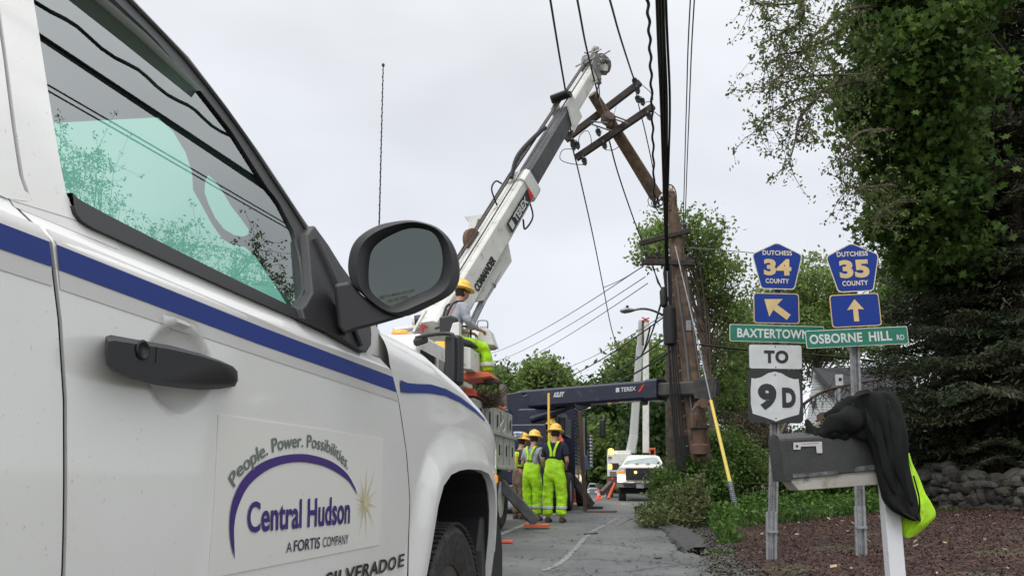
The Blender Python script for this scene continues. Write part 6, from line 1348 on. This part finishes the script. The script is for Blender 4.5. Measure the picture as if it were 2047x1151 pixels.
def tree(lab, base, ells, ncl, per, crad, size, m, seed, tpl='leaf', trunk_r=.2, top=None, name='tree', group=None, lean=0, cat='tree', tm=None, flat=.7, limb=.035, trunk=True, droop=.3):
    """ells: [((px,py,Y),(rx px, ry px, depth m))]"""
    g = np.random.default_rng(seed); E = []
    for (px, py, Y), (rx, ry, dy) in ells: E.append((at(px, py, Y), (rx * Y / F, dy, ry * Y / F)))
    cl = inell(g, E, ncl); t = thing(name, tuple(base), lab, cat, group); base = np.array(base, float)
    top = np.array(E[0][0]) + np.array([0, 0, E[0][1][2] * .5]) if top is None else np.array(top)
    if trunk:
        mb = MB(); tp_ = [base, base * .65 + top * .35 + g.normal(size=3) * .12 * trunk_r * 4, base * .3 + top * .7 + g.normal(size=3) * .15 * trunk_r * 4, top]; mb.tube(smooth_poly(tp_, 5), list(np.linspace(trunk_r, trunk_r * .15, 16)), 8)
        for c in cl[:min(ncl, 110)]:
            s_ = g.uniform(.4, .95); p0 = base + (top - base) * s_; 
            if p0[2] > c[2] + .5: p0 = base + (top - base) * max(.15, s_ * .6)
            md = (p0 + c) / 2 + g.normal(size=3) * .12 * np.linalg.norm(c - p0) * .6; md[2] += .08 * np.linalg.norm(c - p0); mb.tube(smooth_poly([p0, md, c], 3), list(np.linspace(limb * np.linalg.norm(c - p0) / 3 + .008, .005, 7)), 4, caps=False)
        mb.build('trunk', tm or bark, t, smooth=True, auto=False, fixn=False)
    P = np.repeat(cl, per, 0); P = P + g.normal(size=P.shape) * np.array([1, 1, flat]) * crad * g.uniform(.5, 1.2, (ncl, 1)).repeat(per, 0)
    leafmesh('crown', P, size, tpl, m, t, g, droop); return t
def gp_(X, Y): return (X, Y, gz(X, Y))
def gpx_(px, Y): p = at(px, 966, Y); return gp_(p[0], Y)
# leafy tree behind the pole
tree('tall spring-green leafy tree directly behind the snapped pole', gpx_(1440, 24), [((1330, 470, 24), (60, 50, 1.4)), ((1400, 480, 24), (50, 60, 1.4)), ((1300, 505, 23.5), (35, 30, 1)), ((1425, 560, 24.5), (65, 60, 1.6)), ((1455, 640, 24.5), (50, 80, 1.6)), ((1445, 740, 25), (60, 60, 1.5)), ((1425, 455, 24), (18, 40, .6))], 330, 38, .22, .125, LM['light'], 11, trunk_r=.16, top=at(1395, 440, 24), limb=.02)
tree('loose tree just left of the road signs, lower and further than the pole tree', gpx_(1475, 30), [((1480, 700, 30), (45, 90, 2)), ((1440, 800, 30), (60, 60, 2)), ((1500, 820, 30), (40, 60, 2))], 200, 50, .33, .15, LM['mid'], 12, trunk_r=.18, limb=.02)
# trees behind the signs
tree('pale green tree filling the gap between the two blue county shields', gpx_(1640, 38), [((1630, 580, 38), (60, 75, 3)), ((1650, 670, 38), (80, 60, 3)), ((1600, 660, 38), (40, 50, 2.5))], 230, 60, .42, .19, LM['light'], 13, trunk_r=.25, limb=.02)
tree('green tree right of the county 35 shield, before the dark spruces', gpx_(1780, 46), [((1790, 570, 46), (50, 80, 2.5)), ((1760, 660, 46), (60, 60, 2.5)), ((1800, 480, 46), (40, 50, 2))], 220, 60, .4, .17, LM['mid'], 14, trunk_r=.25, limb=.02)
tree('broad dim tree behind the Baxtertown sign', gpx_(1560, 42), [((1560, 640, 42), (60, 80, 3)), ((1530, 760, 42), (60, 60, 3))], 230, 60, .5, .2, LM['mid'], 15, trunk_r=.3, limb=.02)
# big maple, upper right
tree('big dark green maple hanging over the upper right of the view', gpx_(2080, 17), [((1790, 110, 13.5), (105, 130, 1.8)), ((1840, 250, 14), (105, 140, 2)), ((1760, 30, 13.5), (75, 70, 1.5)), ((1835, 400, 14.2), (80, 80, 1.8)), ((1860, 60, 14), (85, 110, 2)), ((1770, 220, 13.6), (85, 70, 1.5)), ((1880, 500, 14.5), (50, 80, 1.5)), ((1810, 440, 14.3), (50, 40, 1.3))], 560, 60, .22, .135, LM['maple'], 21, tpl='maple', trunk_r=.22, limb=.008, top=at(1990, 0, 15.5), droop=.6, trunk=True)
# overhanging budding branches
bt_ = thing('budding_tree', gp_(*at(2350, 966, 13.5)[:2]), 'sparse budding branches reaching in against the sky left of the maple', 'tree'); g = np.random.default_rng(31)
limbs = [[(1790, 10, 13), (1700, 20, 12.6), (1640, 60, 12.4), (1600, 110, 12.2), (1560, 150, 12), (1520, 185, 12)], [(1800, 140, 13), (1720, 150, 12.6), (1660, 150, 12.4), (1610, 155, 12.2), (1550, 170, 12)], [(1790, 160, 13), (1700, 165, 12.6), (1640, 185, 12.4), (1580, 205, 12.2), (1530, 235, 12), (1512, 265, 12)], [(1760, -40, 13), (1640, -20, 12.5), (1600, 5, 12.3), (1540, 10, 12.2), (1512, 5, 12)], [(1605, 0, 12.3), (1602, 40, 12.3), (1575, 60, 12.3), (1545, 60, 12.2)], [(1640, 190, 12.4), (1600, 235, 12.3), (1590, 280, 12.3), (1578, 325, 12.2)], [(1780, 260, 13), (1720, 265, 12.6), (1690, 300, 12.5), (1670, 325, 12.5)], [(1680, 60, 12.6), (1610, 100, 12.4), (1555, 110, 12.2)], [(1780, 370, 13), (1730, 375, 12.8), (1696, 375, 12.7)], [(1800, 400, 13), (1765, 420, 12.8), (1755, 450, 12.7)]]
mb = MB(); tips = []; far = np.array(bt_.location)
ctr_ = at(2150, -150, 17); mb.tube(smooth_poly([far, (far + ctr_) / 2 + np.array([.3, 0, 0]), ctr_], 5), list(np.linspace(.3, .12, 11)), 8)
for L in limbs:
    P = smooth_poly([at(*q) for q in L], 6); 
    if L[0][0] > 1750: q0 = at(L[0][0] + 60, L[0][1] - 10, 15.2); mb.tube(smooth_poly([ctr_, (ctr_ + q0) / 2, q0, P[0]], 4), list(np.linspace(.06, .034, 13)), 6)
    mb.tube(P, list(np.linspace(.034, .008, len(P))), 6)
    for i in range(3, len(P)):
        for _ in range(3):
            if g.random() < .72:
                d = g.normal(size=3); d[2] -= .25; d /= np.linalg.norm(d); Lg = g.uniform(.15, .55); q = P[i] + d * Lg; q2 = q + (d + g.normal(size=3) * .5) * .18; mb.tube([P[i], (P[i] + q) / 2 + g.normal(size=3) * .03, q, q2], [.008, .006, .004, .003], 4, caps=False); tips += [q, q2, (P[i] + q) / 2]
    tips.append(P[-1])
E2 = [((1690, -150, 12.5), (150, 75, 1.6)), ((1850, -200, 13), (170, 150, 2)), ((2020, -330, 13.5), (170, 120, 2)), ((1640, -90, 12.4), (90, 50, 1)), ((1850, -380, 13), (110, 60, 1.4)), ((2080, -120, 13), (130, 140, 2)), ((1820, -520, 13), (190, 130, 2)), ((1960, -640, 13), (190, 150, 2)), ((1780, -700, 12.6), (120, 90, 1.4))]
cl2 = inell(g, [(at(*c), (r_[0] * c[2] / F, r_[2], r_[1] * c[2] / F)) for c, r_ in E2], 480)
for c in cl2:
    p0 = ctr_ + (c - ctr_) * g.uniform(.0, .55); md = (p0 + c) / 2 + g.normal(size=3) * .2; mb.tube([p0, md, c], [.035, .018, .005], 4, caps=False)
    for _ in range(5): e_ = g.normal(size=3) * .28; mb.tube([c, c + e_], [.005, .003], 3, caps=False); tips += [c + e_, c + e_ * .5]
mb.build('limbs', bark, bt_, smooth=True, auto=False, fixn=False); tips = np.array(tips); P = np.repeat(tips, 7, 0) + g.normal(size=(len(tips) * 7, 3)) * .042; leafmesh('leaves', P, .058, 'leaf', LM['bud'], bt_, g, .4)
# spruces
def spruce(lab, base, h, r0, seed, dens=1., z0=.0, m=None):
    g = np.random.default_rng(seed); t = thing('spruce_tree', tuple(base), lab, 'tree', 'dark spruces on the right'); b = np.array(base, float); mb = MB(); mb.tube([b, b + np.array([0, 0, h])], [.16, .02], 8); P = []; D_ = []
    for c_ in range(int(h * 26)):
        zz = h * (z0 + (1 - z0) * g.random() ** 1.25) * .97; rr5 = (r0 * (1 - zz / h) ** .75 * .8) * g.random() ** .5; aa = g.uniform(0, 6.28); cc = b + np.array([math.cos(aa) * rr5, math.sin(aa) * rr5, zz - .12 * rr5]); od = np.array([math.cos(aa), math.sin(aa), -.3])
        for _ in range(42): P.append(cc + g.normal(size=3) * np.array([.2, .2, .11])); D_.append(od + g.normal(size=3) * .6)
    nb = int(h * 12 * dens)
    for k in range(nb):
        z = z0 * h + (1 - z0) * h * (k / nb) ** 1.0; L = r0 * (1 - z / h) ** .75 * g.uniform(.75, 1.12) + .15; a = g.uniform(0, 6.28); z += g.normal() * .14; L *= g.uniform(.8, 1.15); dr_ = g.uniform(.1, .5); d = np.array([math.cos(a), math.sin(a), 0]); sd = np.array([-math.sin(a), math.cos(a), 0])
        pts = [b + np.array([0, 0, z]) + d * L * s + np.array([0, 0, -dr_ * L * s + .6 * dr_ * L * s * s * s]) for s in np.linspace(0, 1, 5)]; mb.tube(pts, [.028, .02, .014, .009, .004], 4, caps=False)
        pts = np.array(pts); nt_ = max(4, int(L * 12))
        for q in range(nt_):
            s = .12 + .88 * (q / nt_); c = np.array([np.interp(s, np.linspace(0, 1, 5), pts[:, i]) for i in range(3)]); tl_ = (1 - s * .75) * L * .42 + .10
            for sg in (-1, 1):
                td = sd * sg * g.uniform(.7, 1) + d * .55 + np.array([0, 0, -.22]); td /= np.linalg.norm(td); nn = max(3, int(tl_ * 16))
                for w_ in np.linspace(.1, 1, nn):
                    pp_ = c + td * tl_ * w_ + np.array([0, 0, -.10 * tl_ * w_ * w_])
                    for _ in range(2): P.append(pp_ + g.normal(size=3) * .018); D_.append(td + g.normal(size=3) * .55)
    mb.build('trunk', bark, t, smooth=True, auto=False, fixn=False); leafmesh('needles', np.array(P), .085, 'needle', m or LM['spruce'], t, g, .1, dirs=D_); return t
TPL['needle'] = np.array([(-.16, -.5), (.16, -.5), (.10, .5), (-.10, .5)])
spruce('tallest dark spruce, at the right edge of the view, its tip out of frame', gp_(9.9, 16.4), 14.5, 2.9, 51, 1.2, z0=.07)
spruce('dark spruce standing left of the tallest one behind the draped jacket', gp_(10.1, 18.2), 9.2, 1.9, 52, 1.3, z0=.10)
spruce('smaller shaded spruce at the left end of the spruce row', gp_(12.2, 20.8), 7.2, 1.6, 53, 1.3, z0=.05)
spruce('spruce filling the far right corner over the stone wall', gp_(12.6, 19.0), 12.0, 2.6, 54, .8, z0=.1)
spruce('brownish spruce cut by the right edge of the view, nearest to the stone wall', gp_(9.75, 14.9), 15.5, 2.5, 55, 1.15, z0=.12)
# low undergrowth under the spruces
tree('low dark shrub under the spruces behind the stone wall', gpx_(1900, 18), [((1870, 890, 18), (70, 50, .9)), ((1960, 890, 17.5), (90, 50, .9)), ((2040, 880, 17), (60, 60, .9))], 190, 70, .16, .06, LM['dark'], 61, name='shrub', cat='shrub', trunk_r=.03, limb=.01)
# far trees on the left
GT = 'small trees on the skyline left of the pole'
tree('round light tree on the skyline above the navy boom, the largest of those', gpx_(1085, 60), [((1090, 750, 60), (44, 32, 3)), ((1065, 765, 60), (28, 25, 3)), ((1130, 775, 60), (25, 18, 3))], 130, 60, .55, .33, LM['light'], 71, trunk_r=.3, limb=.02, group=GT)
tree('ragged small tree on the skyline behind the foot platform of the seated operator', gpx_(980, 50), [((975, 780, 50), (32, 35, 2)), ((1000, 755, 50), (16, 22, 1.5)), ((1020, 785, 50), (22, 20, 2)), ((945, 800, 50), (30, 25, 2))], 120, 60, .42, .27, LM['mid'], 72, trunk_r=.25, limb=.02, group=GT)
# woods at the end of the road
GW2 = 'woodland trees at the end of the road'
wd = [((1200, 830, 55), (45, 60, 5), 'dark', 'dark green tree behind the raised booms, left side'), ((1240, 800, 60), (55, 65, 5), 'mid', 'tall green tree whose top shows just above the navy boom'), ((1310, 770, 55), (45, 70, 5), 'mid', 'green tree between the bucket booms and the pole'), ((1330, 850, 45), (50, 70, 4), 'dark', 'dark tree close behind the right side of the oncoming pickup'),
      ((1190, 900, 50), (40, 60, 4), 'mid', 'olive green tree behind the traffic cones'), ((1150, 880, 65), (60, 60, 5), 'mid', 'hazy tree behind the navy truck cab'), ((1260, 890, 60), (60, 70, 5), 'dark', 'dark tree filling the space behind the bucket truck'), ((1060, 900, 70), (80, 70, 5), 'dark', 'dark tree behind the workers'), ((1275, 720, 58), (22, 30, 3), 'light', 'small yellow-green treetop left of the raised booms')]
for i, ((x, y, Y), rr_, m_, lab) in enumerate(wd):
    tree(lab, gpx_(x, Y), [((x, y, Y), rr_), ((x, y + rr_[1] * .7, Y), (rr_[0] * 1.05, rr_[1] * .7, rr_[2]))], 190, 62, .75, .34, LM[m_], 80 + i, trunk_r=.3, limb=.02, group=GW2)
for i in range(16):                                # a belt of trees closing the horizon
    px = [-500, -250, 0, 250, 500, 700, 850, 1000, 1120, 1400, 1500, 1600, 1700, 1800, 1950, 2150][i]; Y = 85 + (i * 37 % 30); 
    tree(['tree belt crown', 'far green crown'][i % 2] + ' on the far horizon, ' + ['hidden behind the near pickup', 'behind the left lane', 'behind the derrick truck', 'left of the far road end', 'right of the far road end', 'behind the house', 'behind the signs', 'behind the spruces'][min(i // 2, 7)], gpx_(px, Y), [((px, 925, Y), (110, 42, 6)), ((px + 40, 950, Y), (110, 25, 6))], 120, 45, 1.2, .62, LM['dark' if i % 2 else 'mid'], 120 + i, trunk_r=.3, limb=.02, group='tree belt on the horizon')
# bank at the right of the road: shrubs, brush and grass
def bankz(p): return (p[0], p[1], gz(p[0], p[1]))
GB = 'shrubs on the grassy bank'
bs_ = [((1440, 900, 18.5), (60, 40, .9), 'mid', .055, 'leafy shrub on the bank below the auger motor'), ((1400, 950, 17.3), (60, 38, .9), 'weed', .06, 'bright shrub at the foot of the snapped pole'), ((1480, 930, 18.5), (60, 45, .9), 'mid', .055, 'shrub on the bank behind the guy wire'), ((1560, 900, 21), (70, 50, 1), 'brown', .05, 'brownish thicket behind the 9D sign post'), ((1500, 860, 24), (80, 45, 1.2), 'brown', .05, 'bare brown thicket above the bank between pole and signs'), ((1600, 955, 19), (70, 28, .8), 'weed', .06, 'low green growth behind the two sign posts'), ((1700, 965, 19), (60, 26, .8), 'mid', .06, 'low shrub behind the white mailbox post'), ((1640, 900, 24), (70, 50, 1.2), 'dark', .07, 'dark shrub in front of the far house'), ((1790, 940, 20), (50, 50, .9), 'dark', .06, 'dark shrub right of the draped jacket'),
       ((1345, 965, 20), (40, 40, .9), 'mid', .07, 'shrub at the right front corner of the oncoming pickup')]
for i, ((x, y, Y), rr_, m_, sz, lab) in enumerate(bs_):
    tree(lab, gpx_(x, Y), [((x, y, Y), rr_), ((x + 15, y + 20, Y - .3), (rr_[0] * .8, rr_[1] * .7, rr_[2]))], 170, 58, .16, sz * 1.25, LM[m_], 200 + i, name='shrub', cat='shrub', trunk_r=.02, limb=.008, group=GB)
# cut branches lying at the road edge
br_t = thing('cut_branches', bankz(at(1330, 1020, 15)), 'heap of freshly cut leafy branches lying on the road edge before the pole', 'branches'); g = np.random.default_rng(91); mb = MB(); tips = []
for k in range(70):
    s = g.random(); a = at(1380 - 20 * s, 1000, 15.6); b = np.array([at(1380 - 120 * s ** 1.5 + g.normal() * 14, 1000, 15.2 - g.random() * 1.2)[0], 15.2 - g.random() * 1.6, 0]); h = .12 + (.85 * (1 - s)) * g.random(); b[2] = zr(b[1]) + h * g.uniform(.2, 1.1); a[2] = gz(a[0], a[1]) + .25
    md = (a + b) / 2 + np.array([0, 0, .22 * g.random()]); P = smooth_poly([a, md, b], 6); mb.tube(P, list(np.linspace(.016, .004, len(P))), 4, caps=False)
    for p in P[4:]:
        if s < .75 or g.random() < .35: tips += [p + g.normal(size=3) * .07 for _ in range(2)]
for k in range(16):
    a = at(1330, 1010, 15.4); a[2] = zr(15) + .1; e = at(g.uniform(1262, 1300), 1035, g.uniform(14.2, 15.6)); e[2] = zr(e[1]) + g.uniform(.03, .3); mb.tube([a, (a + e) / 2 + np.array([0, 0, .1]), e], [.014, .01, .004], 4, caps=False)
mb.build('twigs', bark, br_t, smooth=True, auto=False, fixn=False); tips = np.array(tips); P = np.repeat(tips, 9, 0) + g.normal(size=(len(tips) * 9, 3)) * .06; leafmesh('leaves', P, .07, 'leaf', leafmat('leaf_wilting', (.10, .15, .045), (.13, .14, .06)), br_t, g, .3)
# grass
def grass_pts(n, g):
    out = []
    while len(out) < n:
        px = g.uniform(1300, 2090); Y = g.uniform(10.5, 26); p = at(px, 966, Y); s = p[0] - edge(Y)
        if s < .25 or p[0] / Y > .50 + .02 * math.sin(Y * 5): continue
        if Y < 15 and s > .5 + max(0, Y - 12.6) * 1.9: continue
        if g.random() > (1.0 if Y < 20 else .6): continue
        out.append((p[0], Y, gz(p[0], Y)))
    return np.array(out)
g = np.random.default_rng(95); Pg = grass_pts(36000, g); leafmesh('grass', Pg, .17, 'blade', LM['grass'], None, g, up=.35, kind='stuff')
nz_ = np.sin(Pg[:, 0] * 2.3) * np.sin(Pg[:, 1] * 1.9); Pw = Pg[(nz_ > -.35)][:19000].copy(); Pw[:, 2] += g.uniform(0, .24, len(Pw)) * (1 + nz_[(nz_ > -.35)][:19000]); leafmesh('weeds', Pw, .075, 'leaf', LM['weed'], None, g, kind='stuff')
gp2 = []
for cx_, cy_ in ((1455, 1088), (1440, 1112), (1400, 1085), (1500, 1030), (1790, 1025), (1900, 1020), (1662, 1032)):
    c = ghit(cx_, cy_)
    for _ in range(60): a = g.uniform(0, 6.28); r = abs(g.normal()) * .13; gp2.append((c[0] + math.cos(a) * r, c[1] + math.sin(a) * r, c[2] + .01 + g.uniform(0, .05)))
leafmesh('weed_sprigs', np.array(gp2), .055, 'leaf', LM['weed'], None, g, kind='stuff')
# dry stone wall
wall = thing('stone_wall', bankz((9.6, 15., 0)), 'low dry stone wall of dark grey fieldstones at the right under the spruces', 'wall'); g = np.random.default_rng(77); mb = MB(); ico = bmesh.new(); bmesh.ops.create_icosphere(ico, subdivisions=2, radius=1); IV = np.array([v.co[:] for v in ico.verts]); IF = [tuple(v.index for v in f.verts) for f in ico.faces]; ico.free()
def stone(c, s, g):
    q = IV * (1 + g.normal(size=(len(IV), 1)) * .035 + (.10 * np.sin(IV @ g.normal(size=3) * 2.5))[:, None]); q = np.sign(q) * np.abs(q) ** .72; a = g.normal() * .35; ca, sa = math.cos(a), math.sin(a); q = q * s; q = np.stack([q[:, 0] * ca - q[:, 2] * sa, q[:, 1], q[:, 0] * sa + q[:, 2] * ca], 1) + c
    b = len(mb.v); mb.v += [tuple(p) for p in q]; mb.f += [tuple(b + i for i in f) for f in IF]; mb.m += [0] * len(IF)
WA = at(1800, 966, 16.6); WB = at(2200, 966, 12.4)
for t in np.linspace(0, 1, 66):
    X, Y = WA[0] * (1 - t) + WB[0] * t, WA[1] * (1 - t) + WB[1] * t; z = gz(X, Y) - .05; ht = .56 + .09 * math.sin(t * 9) + .05 * math.sin(t * 31) 
    while z < gz(X, Y) + ht:
        hh = g.uniform(.05, .11)
        for dy in (-.22, .0, .2): stone(np.array([X + g.normal() * .05, Y + dy + g.normal() * .04, z + hh]), np.array([g.uniform(.09, .2), g.uniform(.10, .18), hh * 1.15]), g)
        z += hh * 1.7
for t in g.random(40): X, Y = WA[0] * (1 - t) + WB[0] * t, WA[1] * (1 - t) + WB[1] * t - g.uniform(.3, .8); stone(np.array([X, Y, gz(X, Y) + .03]), np.array([g.uniform(.08, .16), g.uniform(.08, .14), g.uniform(.04, .08)]), g)
o = mb.build('stones', mat('fieldstone', (.042, .040, .038), .95, island=.6, noise=((.085, .08, .07), 5), bump=1., sc_=14, dirt=((.05, .055, .03), 3, .45), spec=.2), wall, fixn=False)
# house beyond the signs
hs2 = thing('house', gpx_(1700, 34), 'white sided house with dark grey roof partly hidden behind the signs', 'house'); YH = 34
mb = MB(); mb.cur = 0; gab = [(1600, 905), (1612, 845), (1626, 742), (1672, 792), (1672, 905)]; mb.prism([at(x, y, YH) for x, y in gab], [at(x, y, YH) + np.array([2.2, 6, 0]) for x, y in gab]); wl = mb.build('gable_wall', mat('white_siding', (.62, .64, .66), .6), hs2)
mb = MB()
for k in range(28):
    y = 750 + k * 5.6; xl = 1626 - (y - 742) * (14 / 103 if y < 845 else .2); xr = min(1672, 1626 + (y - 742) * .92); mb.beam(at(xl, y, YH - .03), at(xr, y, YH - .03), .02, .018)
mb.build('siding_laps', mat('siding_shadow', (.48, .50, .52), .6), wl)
mb = MB(); mb.prism([at(1622, 737, YH - .25), at(1628, 735, YH - .25), at(1682, 796, YH - .25), at(1676, 801, YH - .25)], [at(1800, 734, YH + 3), at(1812, 732, YH + 3), at(1838, 788, YH + 3), at(1832, 792, YH + 3)]); mb.build('roof', mat('roof_shingle', (.075, .075, .085), .9, noise=((.055, .055, .062), 12)), hs2)
mb = MB(); ppx(mb, [(1672, 790), (1830, 786), (1830, 900), (1672, 900)], YH + .5, 3); mb.build('dark_wing', mat('grey_brown_siding', (.14, .13, .125), .8), hs2)  # side wing in darker siding than the gable wall
mb = MB(); bpx(mb, 1625, 800, 1633, 815, YH - .06, .05); bpx(mb, 1636, 838, 1643, 855, YH - .06, .05); mb.build('window', glass_dark, hs2)
mb = MB(); bpx(mb, 1600, 862, 1668, 867, YH - .5, .5); mb.build('porch_roof', mat('grey_trim', (.3, .3, .3), .7), hs2)
shed = thing('garden_shed', gpx_(1640, 28), 'small beige shed with rusty brown tank behind the mailbox', 'shed')
mb = MB(); ppx(mb, [(1590, 905), (1608, 855), (1642, 840), (1645, 905)], 28, 1.5); mb.build('wall', mat('shed_beige', (.48, .46, .38), .7), shed); mb = MB(); ppx(mb, [(1643, 823), (1674, 820), (1674, 880), (1643, 880)], 27.8, 1); mb.build('brown_tank', rust, shed, bevel=.02)
mp_ = thing('service_mast', gpx_(1676, 26), 'thin grey service post carrying a small white notice board behind the signs', 'post'); mb = MB(); mb.tube([at(1677, 960, 26), at(1677, 770, 26)], .05, 8); mb.tube([at(1670, 960, 26.1), at(1670, 772, 26.1)], .03, 6); mb.build('post', steel, mp_, smooth=True)
mb = MB(); bpx(mb, 1671, 748, 1686, 770, 25.9, .06); nb_ = mb.build('notice_board', sign_white, mp_); mb = MB(); bpx(mb, 1677, 755, 1683, 760, 25.88, .01); mb.build('dark_mark', sign_black, nb_)
lb = thing('bare_branch', bankz(at(1600, 830, 20)), 'long bare dark branch arching across in front of the house', 'branch'); mb = MB(); P = smooth_poly([at(1590, 820, 20), at(1640, 785, 20), at(1700, 768, 20), at(1760, 758, 20), at(1820, 740, 20)], 8); mb.tube(P, list(np.linspace(.045, .02, len(P))), 6); g = np.random.default_rng(5)
for p in P[2:]:
    for _ in range(3): d = g.normal(size=3) * np.array([.22, .2, .22]); d[2] -= .25; mb.tube([p, p + d * .6 + g.normal(size=3) * .05, p + d * 1.4], [.012, .008, .004], 4, caps=False)
mb.tube(smooth_poly([P[0], at(1560, 870, 19.8), at(1540, 960, 19.5)], 4), .05, 6); mb.build('wood', bark, lb, smooth=True, auto=False, fixn=False)
# sticks on the asphalt
GS = 'sticks on the asphalt'
for a, b, c, lab in (((1168, 1069), (1180, 1068), (1194, 1067), 'longest dark stick lying on the asphalt left of centre'), ((1307, 1117), (1316, 1117), (1323, 1117), 'short black stick alone on the asphalt near the right edge'), ((1334, 1071), (1338, 1073), (1341, 1074), 'small dark scrap near the broken asphalt lip')):
    pts = [ghit(*q) + np.array([0, 0, .02]) for q in (a, b, c)]; mb = MB(); mb.tube(pts, [.012, .016, .014], 6); o = mb.build('stick', bark); tag(o, lab, 'stick', GS)
of_ = MB(); p = ghit(1013, 1086); of_.cbox(p + np.array([0, 0, .03]), .16, .12, .04); o = of_.build('orange_chock', orange, None, bevel=.01); tag(o, 'small orange block on the road beside the near pickup', 'block')
